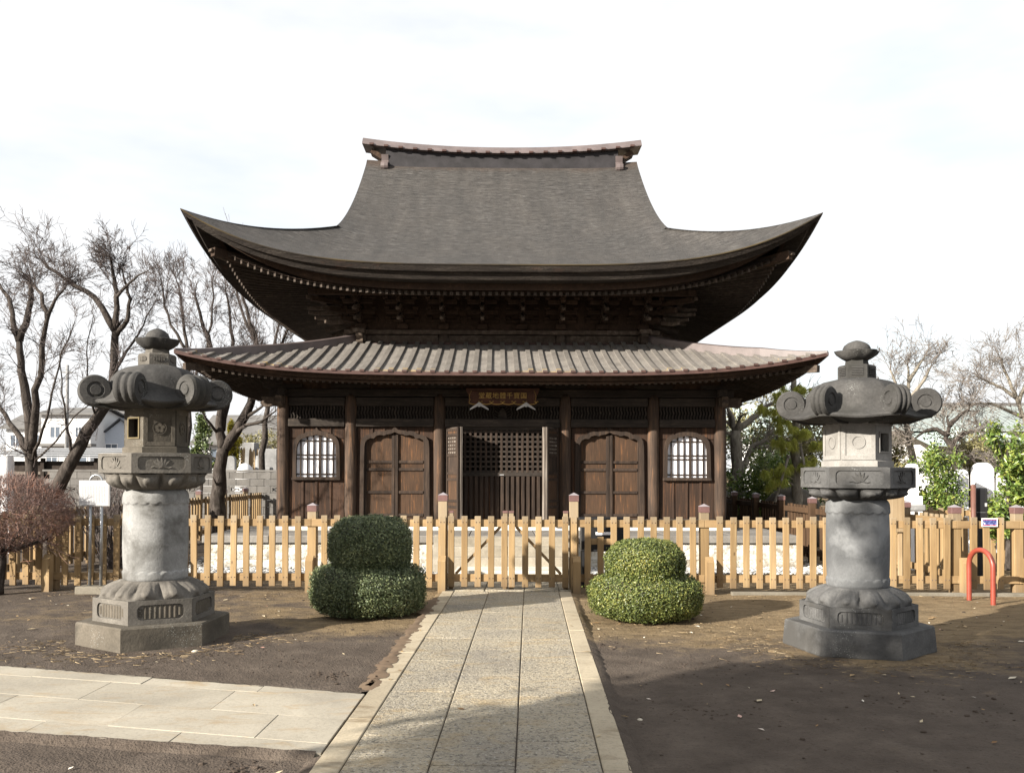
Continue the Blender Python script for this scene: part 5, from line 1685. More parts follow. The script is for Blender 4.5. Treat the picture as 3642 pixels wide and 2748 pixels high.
    prof_ = [(RR['fire'] * 0.98, 0.0, 1.0), (0.40 * r4 / 0.55, 0.02, 0.95), (0.86 * r4, 0.055, 0.9), (r4 * 0.985, 0.085, 0.9), (r4, 0.12, 0.9), (r4 * 0.97, 0.16, 0.85), (r4 * 0.86, 0.22, 0.75),
             (r4 * 0.78, 0.30, 0.65), (r4 * 0.735, 0.42, 0.5), (r4 * 0.71, 0.55, 0.4), (r4 * 0.665, 0.70, 0.35), (r4 * 0.575, 0.84, 0.3), (r4 * 0.44, 0.94, 0.25), (r4 * 0.27, 1.0, 0.2), (0.05, 1.003, 0.0)]
    for (r, h, hx) in prof_:
        for i in range(na):
            a = ph + 2 * PI * i / na
            b = ((a - ph + PI / 6) % (PI / 3)) - PI / 6        # 0 at a corner
            rr = r * (1 - hx) + hexc(a, r * 1.06) * hx
            rib = 0.018 * math.exp(-(b * 7) ** 2) if 0.2 < h < 0.95 else 0
            # the brim dips between the corners
            sag = 0.0
            if h < 0.2: sag = 0.02 * math.cos(3 * (a - ph)) ** 2
            m.v.append(((rr + rib) * math.cos(a), (rr + rib) * math.sin(a), zk + h * H + sag))
    m.f = [(j * na + i, j * na + (i + 1) % na, (j + 1) * na + (i + 1) % na, (j + 1) * na + i) for j in range(len(prof_) - 1) for i in range(na)]
    m.f.append(tuple(range(na - 1, -1, -1))); m.f.append(tuple((len(prof_) - 1) * na + i for i in range(na)))
    cap = m.obj('cap_stone', mats['cap'], L, auto=40)
    cr_, cw = RR['curl'], RR['curlw']
    pr = []
    nb = 3
    pr += [(-cw - 0.002, 0.001), (-cw - 0.002, cr_ * 0.30), (-cw + 0.008, cr_ * 0.34), (-cw + 0.008, cr_ * 0.46), (-cw - 0.002, cr_ * 0.5), (-cw, cr_ * 0.9)]
    for q in range(nb):
        x0 = -cw + 2 * cw * q / nb; x1 = x0 + 2 * cw / nb
        for w in range(6):
            tt = w / 5
            pr.append((x0 + (x1 - x0) * (0.06 + 0.88 * tt), cr_ * (0.90 + 0.10 * math.sin(PI * tt) ** 0.6)))
    pr += [(cw, cr_ * 0.9), (cw + 0.002, cr_ * 0.5), (cw - 0.008, cr_ * 0.46), (cw - 0.008, cr_ * 0.34), (cw + 0.002, cr_ * 0.30), (cw + 0.002, 0.001)]
    zc = zk + RR['curlz']
    for k in range(6):
        a = ph + k * PI / 3
        er = Vector((math.cos(a), math.sin(a), 0)); et = Vector((-math.sin(a), math.cos(a), 0))
        M = Matrix(((et.x, er.x, 0, er.x * RR['curlr']), (et.y, er.y, 0, er.y * RR['curlr']), (0, 0, 1, zc), (0, 0, 0, 1)))
        m = T(); n = 30; vs = []
        for (x, r) in pr:
            for i in range(n):
                an = 2 * PI * i / n
                # slight spiral: radius shrinks on the inner upper side
                f = 1.0 - 0.10 * (0.5 + 0.5 * math.cos(an - R(150))) * (1 if r > cr_ * 0.6 else 0)
                vs.append(M @ Vector((x, r * f * math.cos(an), r * f * math.sin(an))))
        fs = [(j * n + i, (j + 1) * n + i, (j + 1) * n + (i + 1) % n, j * n + (i + 1) % n) for j in range(len(pr) - 1) for i in range(n)]
        m.add(vs, fs)
        m.obj('curled_corner', mats['curl'], cap, auto=50)
        # tongue joining brim and curl
        ro = RR['curlr']; hc = zc - zk
        pro = [(r4 * 0.45, 0.0), (ro * 0.8, 0.004), (ro + 0.02, hc - cr_ * 0.985), (ro + cr_ * 0.45, hc - cr_ * 0.83), (ro + cr_ * 0.72, hc - cr_ * 0.60), (ro, hc), (ro - cr_ * 0.80, hc - cr_ * 0.42),
               (ro - cr_ * 1.05, hc - cr_ * 0.1), (ro - cr_ * 1.3, hc + cr_ * 0.35), (r4 * 0.55, hc + cr_ * 0.75), (r4 * 0.45, hc + cr_ * 0.8)]
        T().prism(pro, -cw * 0.93, cw * 0.93, lambda r, h, a_: er * r + et * a_ + Vector((0, 0, zk + h))).obj('corner_tongue', mats['cap'], cap)
    # 8 neck and finial
    zn = z['neck']
    neck = T().lathe([(RR['neck'], zl - 0.03), (RR['neck'], zn - 0.015), (RR['neck'] - 0.015, zn), (RR['bowl'] * 0.55, zn + 0.004), (RR['bowl'] * 0.52, zn + 0.05)], 6, ph).obj('neck', mats['neck'], L)
    hz = (zn - zl) / 2 - 0.012; zc = (zn + zl) / 2 - 0.002
    for k in range(6):
        fn = face(k, RR['neck'], zc); fw = RR['neck'] / 2
        m = T()
        for j in range(5):
            x = (-1 + 2 * (j + 0.5) / 5) * fw * 0.62
            if style: m.add([fn(-fw * 0.6, (j - 2) * hz * 0.32 - hz * 0.12, 0.001), fn(fw * 0.6, (j - 2) * hz * 0.32 - hz * 0.12, 0.001), fn(fw * 0.6, (j - 2) * hz * 0.32, 0.008), fn(-fw * 0.6, (j - 2) * hz * 0.32, 0.008), fn(-fw * 0.6, (j - 2) * hz * 0.32 + hz * 0.12, 0.001), fn(fw * 0.6, (j - 2) * hz * 0.32 + hz * 0.12, 0.001)], [(0, 1, 2, 3), (3, 2, 5, 4)])
            else: m.prism([(x + 0.008 * math.cos(2 * PI * q / 8), hz * (0.6 if abs(j - 2) < 2 else 0.4) * math.sin(2 * PI * q / 8)) for q in range(8)], 0.0005, 0.007, fn)
        m.obj('carving', mats['neck'], neck)
    zb_ = zn + 0.045; rb_ = RR['bowl']; zt_ = z['top']
    bh = (zt_ - zb_) * 0.46
    def petal(a, r, zz):
        k = min(1, max(0, zz / bh))
        lob = abs(math.cos(a * (3 if style else 4)))
        return r * (1 + (0.10 if style else 0.05) * (lob - 0.5) * k * 2)
    m = T()
    m.lathe([(rb_ * 0.52, 0), (rb_ * 0.72, bh * 0.25), (rb_ * 0.93, bh * 0.62), (rb_ * 1.0, bh * 0.98), (rb_ * 0.93, bh * 1.02), (rb_ * 0.78, bh * 0.8), (rb_ * 0.55, bh * 0.7)], 48, 0, (0, 0, zb_), True, None, petal)
    m.obj('lotus_bowl', mats['top'], L, auto=45)
    jr = RR['jewel']; jz = zb_ + bh * 0.62; jh = zt_ - jz
    T().lathe([(jr * 0.85, 0), (jr, jh * 0.22), (jr * 1.0, jh * 0.42), (jr * 0.88, jh * 0.64), (jr * 0.62, jh * 0.82), (jr * 0.30, jh * 0.94), (jr * 0.1, jh * 0.985), (0.002, jh)], 28, 0, (0, 0, jz)).obj('jewel', mats['top'], L, smooth=True)
    return L
ZL = dict(plinth=0.205, base=0.425, dome=0.575, shaft=1.435, petal=1.585, mid=1.775, fire=2.19, cap=2.625, neck=2.735, top=2.99)
RL = dict(plinth=0.695, base=0.55, shaft=0.300, mid=0.515, fire=0.285, cap=0.575, curl=0.155, curlw=0.10, curlz=0.170, curlr=0.545, neck=0.175, bowl=0.205, jewel=0.112)
lantern((-3.61, 8.77, 0), R(268), ZL, RL,
        dict(plinth=m_ston_br, base=m_ston_md, dome=m_ston_md, shaft=m_ston_wh, petal=m_ston_md, mid=m_ston_md, fire=m_ston_br, rim=m_gold_in, cap=m_ston_dk, curl=m_ston_dk, neck=m_ston_md, top=m_ston_dk),
        (5, 2), 'tall stone lantern with whitish drum shaft and dark curled cap beside the notice board', 0)
ZR = dict(plinth=0.225, base=0.41, dome=0.56, shaft=1.365, petal=1.465, mid=1.655, fire=2.045, cap=2.475, neck=2.60, top=2.835)
RRt = dict(plinth=0.65, base=0.515, shaft=0.280, mid=0.500, fire=0.295, cap=0.615, curl=0.142, curlw=0.068, curlz=0.195, curlr=0.58, neck=0.168, bowl=0.190, jewel=0.125)
lantern((3.04, 8.55, 0), R(283), ZR, RRt,
        dict(plinth=m_ston_dr, base=m_ston_dr, dome=m_ston_dr, shaft=m_ston_gr, petal=m_ston_dr, mid=m_ston_dr, fire=m_ston_pl, rim=m_ston_pl, cap=m_ston_dk, curl=m_ston_dk, neck=m_ston_dk, top=m_ston_dk),
        (0, 3), 'tall grey stone lantern with pale fire box and spreading finial near the red hoop', 1)
# =================================================================== vegetation
def px(x, y, Y):
    """point at depth Y seen at pixel (x, y) of a 2212 px wide view"""
    return Vector(((x - 1144.6) / 1974.0 * Y, Y, 1.6 + (1020.4 - y) / 1974.0 * Y))
def np_mesh(name, V, F, mat, parent=None):
    me = bpy.data.meshes.new(name)
    nv, nf, k = len(V), len(F), F.shape[1]
    me.vertices.add(nv); me.vertices.foreach_set('co', V.astype(np.float32).ravel())
    me.loops.add(nf * k); me.loops.foreach_set('vertex_index', F.astype(np.int32).ravel())
    me.polygons.add(nf); me.polygons.foreach_set('loop_start', np.arange(0, nf * k, k, dtype=np.int32))
    me.materials.append(mat)
    me.update(calc_edges=True)
    return link(name, me, parent)
def leaves(P, Nrm, size, aspect, rng, spread=0.8, jit=0.35, fold=0.25):
    """one folded leaf (two triangles sharing the midrib) at each point"""
    n = len(P)
    d = Nrm + rng.normal(0, spread, (n, 3)); d /= np.linalg.norm(d, axis=1, keepdims=True) + 1e-9
    t = rng.normal(0, 1, (n, 3)); t -= d * (t * d).sum(1, keepdims=True); t /= np.linalg.norm(t, axis=1, keepdims=True) + 1e-9
    b = np.cross(d, t)
    s = (size * (1 + rng.uniform(-jit, jit, n)))[:, None]
    a0 = P - t * s; a1 = P + t * s
    l = P + b * s * aspect + d * s * fold; r = P - b * s * aspect + d * s * fold
    V = np.stack([a0, l, a1, r], 1).reshape(-1, 3)
    i = np.arange(n)[:, None] * 4
    F = np.concatenate([i + np.array([[0, 2, 1]]), i + np.array([[0, 3, 2]])], 0)
    return V, F
def mk_leaf(name, stops, rough=0.45, trans=0.25, spec=0.4):
    n = NT(name, rough, spec)
    geo = n.island()
    nz = n.noise(3.0, 1.0, 3)
    f = n.math('ADD', n.math('MULTIPLY', geo, 0.75), n.math('MULTIPLY', n.math('SUBTRACT', nz, 0.5), 0.9))
    f = n.math('ADD', f, 0.12)
    n.color(n.ramp(f, stops))
    if trans:
        tb = n.n('ShaderNodeBsdfTranslucent')
        mx = n.n('ShaderNodeMixShader'); mx.inputs[0].default_value = trans
        n.l(n.b.inputs['Base Color'].links[0].from_socket, tb.inputs['Color'])
        out = [q for q in n.t.nodes if q.type == 'OUTPUT_MATERIAL'][0]
        n.l(n.b.outputs[0], mx.inputs[1]); n.l(tb.outputs[0], mx.inputs[2]); n.l(mx.outputs[0], out.inputs['Surface'])
    return n.m
m_boxd = mk_leaf('boxwood_dark', [(0.0, (0.032, 0.044, 0.022)), (0.4, (0.082, 0.108, 0.052)), (0.75, (0.16, 0.19, 0.090)), (1.0, (0.30, 0.32, 0.16))], 0.45, 0.25)
m_boxl = mk_leaf('boxwood_light', [(0.0, (0.045, 0.058, 0.02)), (0.4, (0.095, 0.125, 0.036)), (0.75, (0.18, 0.20, 0.055)), (1.0, (0.32, 0.30, 0.08))], 0.4, 0.25)
m_cam = mk_leaf('camellia_leaf', [(0.0, (0.035, 0.065, 0.018)), (0.4, (0.10, 0.16, 0.035)), (0.75, (0.20, 0.26, 0.055)), (1.0, (0.36, 0.35, 0.08))], 0.3, 0.25, 0.5)
m_ever = mk_leaf('evergreen_leaf', [(0.0, (0.030, 0.048, 0.018)), (0.5, (0.085, 0.118, 0.042)), (1.0, (0.19, 0.225, 0.075))], 0.4, 0.15)
m_pine = mk_leaf('pine_needle', [(0.0, (0.20, 0.24, 0.04)), (0.5, (0.42, 0.45, 0.08)), (1.0, (0.60, 0.55, 0.16))], 0.5, 0.45)
m_yel = mk_leaf('yellow_conifer', [(0.0, (0.16, 0.14, 0.012)), (0.5, (0.32, 0.27, 0.02)), (1.0, (0.45, 0.38, 0.05))], 0.5, 0.3)
m_olive = mk_leaf('olive_shrub', [(0.0, (0.09, 0.085, 0.035)), (0.5, (0.18, 0.165, 0.065)), (1.0, (0.28, 0.24, 0.11))], 0.5, 0.2)
def mk_bark(name, lo, mid, hi, sc=6):
    n = NT(name, 0.95, 0.1)
    a = n.noise((sc * 2.2, sc * 2.2, sc * 0.9), 1.0, 5, 0.65, 0.5)
    b = n.noise((2.0, 2.0, 2.0), 1.0, 3)
    c = n.ramp(a, [(0.3, lo), (0.5, mid), (0.72, hi)])
    c = n.mix(n.ramp(b, [(0.45, 0), (0.7, 0.5)]), c, lo)
    n.color(c); n.bump(a, 0.03)
    return n.m
m_bark = mk_bark('cherry_bark', (0.022, 0.018, 0.015), (0.050, 0.042, 0.037), (0.105, 0.09, 0.08))
m_barkg = mk_bark('grey_bark', (0.10, 0.088, 0.070), (0.20, 0.178, 0.145), (0.29, 0.26, 0.215))
m_twig = flat('twig_bark', (0.085, 0.070, 0.066), 0.9, 0.15, 0.4)
m_twigg = flat('grey_twig', (0.17, 0.148, 0.13), 0.9, 0.15, 0.4)
m_twigr = mk_leaf('red_twig', [(0.0, (0.10, 0.068, 0.060)), (0.45, (0.17, 0.115, 0.10)), (0.8, (0.23, 0.125, 0.09)), (1.0, (0.30, 0.12, 0.07))], 0.8, 0)

class Tree:
    def __init__(s, seed, nlev=4, dens=1.0, up=0.25, thin=0.0025, wob=0.16, spread=0.75):
        s.r = random.Random(seed); s.tr = MB(); s.tw = MB(); s.nlev = nlev; s.dens = dens; s.up = up; s.thin = thin; s.wob = wob; s.spread = spread
    def limb(s, pts, r0, r1, kids=6, klen=1.6, lev=1, start=0.3):
        pts = [Vector(p) for p in pts]
        # refine with a little wobble
        out = []
        for a, b in zip(pts[:-1], pts[1:]):
            for k in range(3):
                q = a.lerp(b, k / 3)
                if k: q = q + Vector((s.r.gauss(0, 1), s.r.gauss(0, 1), s.r.gauss(0, 0.5))) * (b - a).length * 0.025
                out.append(q)
        out.append(pts[-1])
        n = len(out)
        rad = [r0 + (r1 - r0) * (i / (n - 1)) ** 0.8 for i in range(n)]
        rad = [q * (1 + 0.05 * s.r.uniform(-1, 1)) for q in rad]
        s.tr.tube(out, rad, 10 if r0 > 0.05 else 7)
        for k in range(int(kids * s.dens)):
            t = start + (1 - start) * (k + s.r.random()) / max(1, int(kids * s.dens))
            i = min(n - 2, int(t * (n - 1)))
            d = (out[i + 1] - out[i]).normalized()
            s.branch(out[i], d, klen * s.r.uniform(0.6, 1.15), rad[i] * 0.2, lev)
        d = (out[-1] - out[-2]).normalized()
        for k in range(3): s.branch(out[-1], d, klen * s.r.uniform(0.45, 0.8), r1 * 0.55, lev)
    def branch(s, p, d, L, r, lev):
        R_ = s.r
        side = Vector((R_.gauss(0, 1), R_.gauss(0, 1), R_.gauss(0, 1)))
        d = (d + side * s.spread * 0.6 + Vector((0, 0, s.up))).normalized()
        n = 5 if lev < 3 else 3
        pts = [p]; q = p
        dd = d
        for i in range(n):
            dd = (dd + Vector((R_.gauss(0, s.wob), R_.gauss(0, s.wob), R_.gauss(0, s.wob) + s.up * 0.12))).normalized()
            q = q + dd * L / n
            pts.append(q)
        r = max(r, s.thin * 1.4)
        rad = [max(s.thin, r * (1 - 0.75 * i / n)) for i in range(n + 1)]
        (s.tr if r > 0.02 else s.tw).tube(pts, rad, 6 if r > 0.02 else (4 if r > 0.008 else 3), cap=False)
        if lev < s.nlev:
            k = max(1, int(round((4 if lev < 2 else 3.4) * s.dens)))
            for j in range(k):
                i = R_.randint(1, n)
                t = (pts[i] - pts[i - 1]).normalized()
                s.branch(pts[i], t, L * R_.uniform(0.42, 0.72), rad[i] * 0.62, lev + 1)
    def build(s, name, label, cat, base, group=None, mt=None, mw=None):
        o = thing(name, label, cat, (base[0], base[1], 0), 0, group)
        off = Vector((base[0], base[1], 0))
        for mb_, nm, mat in ((s.tr, 'trunk', mt or m_bark), (s.tw, 'twigs', mw or m_twig)):
            if mb_.v:
                mb_.v = [(p[0] - off.x, p[1] - off.y, p[2]) for p in mb_.v]
                mb_.obj(nm, mat, o, smooth=True)
        return o
def L(Y, *pts): return [px(x, (640 - (640 - y) * 0.62 if (x < 700 and y < 640) else y), Y + (dy[0] if dy else 0)) for (x, y, *dy) in pts]
G1 = 'bare cherry trees behind the fence'
# T1
t = Tree(1, 4, 1.15, 0.06, 0.0026)
Y = 15.0
b0 = px(60, 1231, Y)
t.limb([b0] + L(Y, (58, 1090), (56, 990), (50, 900), (32, 800), (27, 735)), 0.136, 0.048, 8, 0.45, 2, 0.3)
t.limb(L(Y, (27, 735), (45, 680), (53, 640), (51, 595)), 0.064, 0.034, 6, 0.58, 1, 0.2)
t.limb(L(Y, (27, 735), (12, 690), (2, 640, 0.3), (-20, 590, 0.5)), 0.058, 0.024, 5, 0.62, 1)
t.limb(L(Y, (56, 985), (66, 875, -0.3), (78, 780, -0.4), (88, 686, -0.5), (105, 645, -0.5), (128, 605, -0.5)), 0.075, 0.014, 10, 0.62, 1, 0.25)
t.limb(L(Y, (88, 686, -0.5), (76, 640, -0.4), (60, 600), (40, 560), (20, 540)), 0.040, 0.010, 6, 0.45, 2)
t.limb(L(Y, (52, 980), (20, 930, 0.3), (-15, 880, 0.6), (-60, 800, 0.9)), 0.062, 0.019, 8, 0.58, 1)
t.limb(L(Y, (60, 1000), (80, 930, -0.6), (100, 850, -0.9), (120, 760, -1.0), (150, 690, -1.0)), 0.030, 0.006, 7, 0.45, 2)
t.limb(L(Y, (58, 1000), (110, 955, -0.5), (150, 900, -0.8), (200, 860, -0.8), (240, 800, -0.9)), 0.020, 0.005, 6, 0.60, 2)
t.build('cherry_tree', 'bare cherry tree with upright mossy trunk and a sawn limb behind the red twig shrub', 'tree', b0, G1)
# T2 leaning
t = Tree(2, 4, 1.15, 0.06, 0.0028); Y = 16.6
b0 = px(95, 1210, Y)
t.limb([b0] + L(Y, (105, 1080), (150, 990), (200, 905), (232, 858), (236, 804), (239, 713)), 0.150, 0.062, 6, 0.41, 2, 0.45)
t.limb(L(Y, (239, 713), (192, 639), (132, 579), (91, 535), (70, 500)), 0.068, 0.014, 9, 0.62, 1, 0.25)
t.limb(L(Y, (239, 713), (240, 640), (236, 580), (230, 530), (226, 495)), 0.062, 0.014, 9, 0.54, 1, 0.25)
t.limb(L(Y, (239, 725), (265, 690), (271, 642), (258, 580), (250, 535)), 0.054, 0.012, 8, 0.54, 1, 0.25)
t.limb(L(Y, (240, 640), (262, 600, -0.3), (288, 562, -0.5), (310, 545, -0.6)), 0.034, 0.010, 6, 0.49, 2)
t.limb(L(Y, (236, 804), (262, 760, 0.4), (290, 720, 0.6), (320, 660, 0.8)), 0.040, 0.010, 7, 0.58, 1)
t.limb(L(Y, (150, 990), (135, 930, -0.3), (122, 850, -0.5), (116, 760, -0.5)), 0.034, 0.007, 8, 0.41, 2)
t.limb(L(Y, (200, 905), (180, 840, -0.4), (176, 760, -0.6), (190, 680, -0.6)), 0.024, 0.006, 7, 0.41, 2)
t.build('cherry_tree', 'bare cherry tree leaning hard behind the lantern with whitish drum', 'tree', b0, G1)
# T3
t = Tree(3, 4, 1.1, 0.12, 0.0034); Y = 20.5
b0 = px(464, 1174, Y)
t.limb([b0] + L(Y, (466, 1075), (470, 1015), (480, 965)), 0.198, 0.120, 2, 0.46, 3)
t.limb(L(Y, (478, 968), (470, 920), (470, 870), (462, 800), (446, 740), (428, 690), (415, 640)), 0.122, 0.024, 12, 0.66, 1, 0.35)
t.limb(L(Y, (482, 968), (515, 915), (538, 870), (549, 820), (556, 775), (548, 735), (530, 680), (515, 620)), 0.130, 0.024, 12, 0.66, 1, 0.35)
t.limb(L(Y, (540, 865), (562, 830, 0.3), (578, 795, 0.4), (600, 750, 0.5), (620, 705, 0.5)), 0.075, 0.019, 8, 0.54, 1)
t.limb(L(Y, (505, 935), (530, 918, -0.3), (560, 912, -0.5), (592, 888, -0.6)), 0.058, 0.017, 7, 0.60, 2)
t.limb(L(Y, (530, 900), (560, 880, -0.3), (590, 850, -0.5)), 0.048, 0.014, 6, 0.60, 2)
t.limb(L(Y, (474, 930), (490, 850, 0.4), (500, 790, 0.5), (498, 735, 0.6), (488, 660, 0.7), (480, 600, 0.7)), 0.088, 0.014, 11, 0.66, 1, 0.3)
t.limb(L(Y, (470, 940), (440, 905, -0.4), (420, 870, -0.6), (410, 835, -0.7)), 0.040, 0.010, 7, 0.60, 2)
t.build('cherry_tree', 'thick forked bare cherry tree beside the grey concrete block wall', 'tree', b0, G1)
# T4, T5 farther
for sd, Y, limbs, lb in ((4, 27.0, [[(560, 1137), (562, 980), (575, 880), (560, 800), (548, 740), (520, 680), (505, 620), (498, 575)], [(575, 880), (590, 800), (606, 740), (618, 700), (640, 660)], [(560, 800), (590, 740), (600, 690), (590, 650)]], 'slender bare tree rising behind the pent roof of the temple'),
                     (5, 29.0, [[(395, 1128), (398, 960), (405, 850), (398, 760), (388, 690), (380, 620), (372, 580)], [(405, 850), (430, 770), (450, 700), (455, 640), (450, 590)], [(398, 760), (360, 700), (345, 640), (340, 590)]], 'bare tree with broom-like crown standing behind the lantern finial')):
    t = Tree(sd, 4, 0.95, 0.22, 0.0045, 0.13, 0.6)
    for k, lm in enumerate(limbs):
        t.limb(L(Y, *lm), 0.11 if k == 0 else 0.055, 0.02, 14 if k == 0 else 10, 0.95, 1, 0.35)
    t.build('bare_tree', lb, 'tree', px(limbs[0][0][0], 1100, Y), 'far bare trees')
# right bare trees
t = Tree(6, 4, 0.8, 0.10, 0.004, 0.22, 0.9); Y = 24.0
b0 = px(1590, 1152, Y)
t.limb([b0] + L(Y, (1589, 1060), (1588, 984), (1587, 929)), 0.19, 0.13, 4, 0.8, 2)
t.limb(L(Y, (1587, 929), (1607, 915), (1631, 898), (1651, 878), (1672, 868)), 0.11, 0.04, 12, 1.2, 1, 0.2)
t.limb(L(Y, (1587, 929), (1580, 900), (1570, 880), (1560, 860)), 0.08, 0.03, 8, 1.1, 1)
t.limb(L(Y, (1592, 1040), (1600, 1012), (1612, 990), (1621, 965), (1651, 948)), 0.12, 0.05, 9, 1.0, 1, 0.3)
t.limb(L(Y, (1621, 965), (1660, 962), (1690, 975), (1705, 1000)), 0.06, 0.025, 6, 0.8, 2)
t.limb(L(Y, (1587, 945), (1576, 938), (1562, 930), (1545, 925)), 0.06, 0.03, 5, 0.8, 2)
t.build('bare_tree', 'pale bare tree with twisted low limbs beside the temple corner', 'tree', b0, None, m_barkg, m_twigg)
for sd, Y, lb, limbs, dn in ((7, 23.0, 'thin bare tree with fine crown rising behind the grey lantern', [[(1968, 1158), (1966, 1008), (1956, 942), (1954, 871), (1957, 823), (1955, 790)], [(1955, 870), (1990, 820), (2005, 790)], [(1954, 880), (1930, 830), (1918, 800)], [(1960, 950), (1940, 930), (1925, 925)], [(1957, 823), (1975, 795), (1992, 770)]], 1.1),
                         (8, 19.5, 'crooked bare shrub tree above the column shaped evergreen', [[(2053, 1182), (2053, 1072), (2060, 980), (2046, 958), (2034, 946), (2043, 918), (2038, 900)], [(2060, 985), (2084, 984), (2104, 1000)], [(2040, 940), (2015, 925), (1990, 930), (1970, 945)], [(2046, 958), (2075, 935), (2095, 930)], [(2043, 918), (2065, 895), (2085, 885)]], 1.2),
                         (9, 25.0, 'large bare tree with spreading grey branches over the copper roofed hall', [[(2225, 1146), (2222, 1000), (2209, 925), (2190, 871), (2184, 845)], [(2190, 871), (2175, 835), (2160, 800), (2150, 770)], [(2190, 871), (2205, 830), (2212, 800), (2215, 760)], [(2187, 860), (2160, 840), (2130, 825), (2105, 815)], [(2200, 900), (2165, 885), (2130, 870), (2095, 870)]], 1.25)):
    t = Tree(sd, 4, dn * 0.72, 0.12, 0.0042, 0.2, 0.85)
    for k, lm in enumerate(limbs):
        t.limb(L(Y, *lm), 0.13 if k == 0 else 0.06, 0.02, 9, 0.72 if sd != 9 else 0.95, 1, 0.3)
    t.build('bare_tree', lb, 'tree', px(limbs[0][0][0], 1100, Y), None, m_barkg if sd != 8 else m_bark, m_twigg)

# ---- red twig shrub at the fence
t = Tree(12, 5, 1.0, 0.10, 0.0022, 0.2, 1.0)
R_ = t.r
base = Vector((-6.95, 11.85, 0))
t.limb([base, base + Vector((0.02, 0, 0.30)), base + Vector((0.06, 0.0, 0.58))], 0.075, 0.06, 0, 0.4, 4)
for k in range(13):
    a = 2 * PI * k / 13 + 0.2
    e = base + Vector((math.cos(a) * 0.62, math.sin(a) * 0.45, 0.66 + 0.30 * R_.random()))
    m_ = base + Vector((math.cos(a) * 0.3, math.sin(a) * 0.2, 0.60))
    t.limb([base + Vector((0.06, 0, 0.55)), m_, e], 0.03, 0.015, 4, 0.38, 4, 0.4)
m_ = t.tw
rng = np.random.default_rng(5)
def twig_cloud(mbx, c, rad, n, L_, up, r, rnd_):
    for k in range(n):
        while True:
            q = Vector((rnd_.uniform(-1, 1), rnd_.uniform(-1, 1), rnd_.uniform(-1, 1)))
            if 0.15 < q.length < 1: break
        q = q * (q.length ** -0.45) if q.length > 0 else q
        if q.length > 1: q.normalize()
        p = Vector((c[0] + q.x * rad[0], c[1] + q.y * rad[1], c[2] + q.z * rad[2]))
        d = (Vector((q.x * 0.8, q.y * 0.8, q.z * 0.5 + up)) + Vector((rnd_.gauss(0, 0.5), rnd_.gauss(0, 0.5), rnd_.gauss(0, 0.5)))).normalized()
        l = L_ * rnd_.uniform(0.5, 1.2)
        m2 = p + d * l * 0.5 + Vector((rnd_.gauss(0, 0.1), rnd_.gauss(0, 0.1), rnd_.gauss(0, 0.1))) * l * 0.5
        mbx.tube([p, m2, p + d * l], [r, r * 0.8, r * 0.45], 3, cap=False)
        if rnd_.random() < 0.7:
            d2 = (d + Vector((rnd_.gauss(0, 0.6), rnd_.gauss(0, 0.6), rnd_.gauss(0, 0.6)))).normalized()
            mbx.tube([m2, m2 + d2 * l * 0.5], [r * 0.7, r * 0.4], 3, cap=False)
rs_ = random.Random(77)
cb = MB()
c0 = base + Vector((0.08, -0.02, 1.06))
twig_cloud(cb, c0, (0.84, 0.62, 0.47), 6500, 0.13, 0.35, 0.0032, rs_)
sh = t.build('twig_shrub', 'rounded leafless shrub with dense reddish brown twigs in front of the fence', 'shrub', base, None, m_bark, m_twigr)
cb.v = [(p[0] - base.x, p[1] - base.y, p[2]) for p in cb.v]
cb.obj('crown', m_twigr, sh)
# thin brown shrub behind the notice board
cb = MB(); t2 = (-6.9, 15.2, 0)
for k in range(150):
    a = rs_.uniform(0, 6.28); q = rs_.random() ** 0.5 * 0.25
    p = Vector((q * math.cos(a), q * math.sin(a), 0))
    d = Vector((rs_.gauss(0, 0.28), rs_.gauss(0, 0.28), 1)).normalized()
    pts = [p]
    for i in range(5):
        d = (d + Vector((rs_.gauss(0, 0.1), rs_.gauss(0, 0.1), 0.05))).normalized(); pts.append(pts[-1] + d * 0.30)
    cb.tube(pts, [0.008, 0.007, 0.006, 0.005, 0.004, 0.002], 3, cap=False)
    for i in (2, 3, 4):
        cb.tube([pts[i], pts[i] + (d + Vector((rs_.gauss(0, .5), rs_.gauss(0, .5), 0.2))).normalized() * 0.3], [0.005, 0.002], 3, cap=False)
o = thing('twig_shrub', 'thin upright bare brown shrub between the notice board and the lantern', 'shrub', t2)
cb.obj('twigs', m_twig, o)

# ---- clipped two-tier shrubs
def super_surface(c, rad, n, rng, top_flat=2.6, lo=-0.55, depth=0.18):
    """points and normals on a rounded drum shape"""
    out_p, out_n = [], []
    while sum(len(a) for a in out_p) < n:
        d = rng.normal(0, 1, (n, 3)); d /= np.linalg.norm(d, axis=1, keepdims=True)
        e = top_flat
        k = ((np.abs(d[:, 0]) ** 2 + np.abs(d[:, 1]) ** 2) ** (e / 2) + np.abs(d[:, 2]) ** e) ** (-1 / e)
        q = d * k[:, None]
        keep = q[:, 2] > lo
        q = q[keep]; dd = d[keep]
        sh = 1 - depth * rng.random(len(q)) ** 1.6 + 0.02 * rng.normal(0, 1, len(q))
        nz = np.array([noise.noise((float(a) * 3.0 + c[0], float(b) * 3.0, float(g) * 3.0)) for a, b, g in q])
        sh += 0.06 * nz
        sh += np.where(rng.random(len(q)) < 0.02, rng.uniform(0.02, 0.07, len(q)), 0)
        out_p.append(np.array(c) + q * sh[:, None] * np.array(rad)); out_n.append(dd)
    return np.concatenate(out_p)[:n], np.concatenate(out_n)[:n]
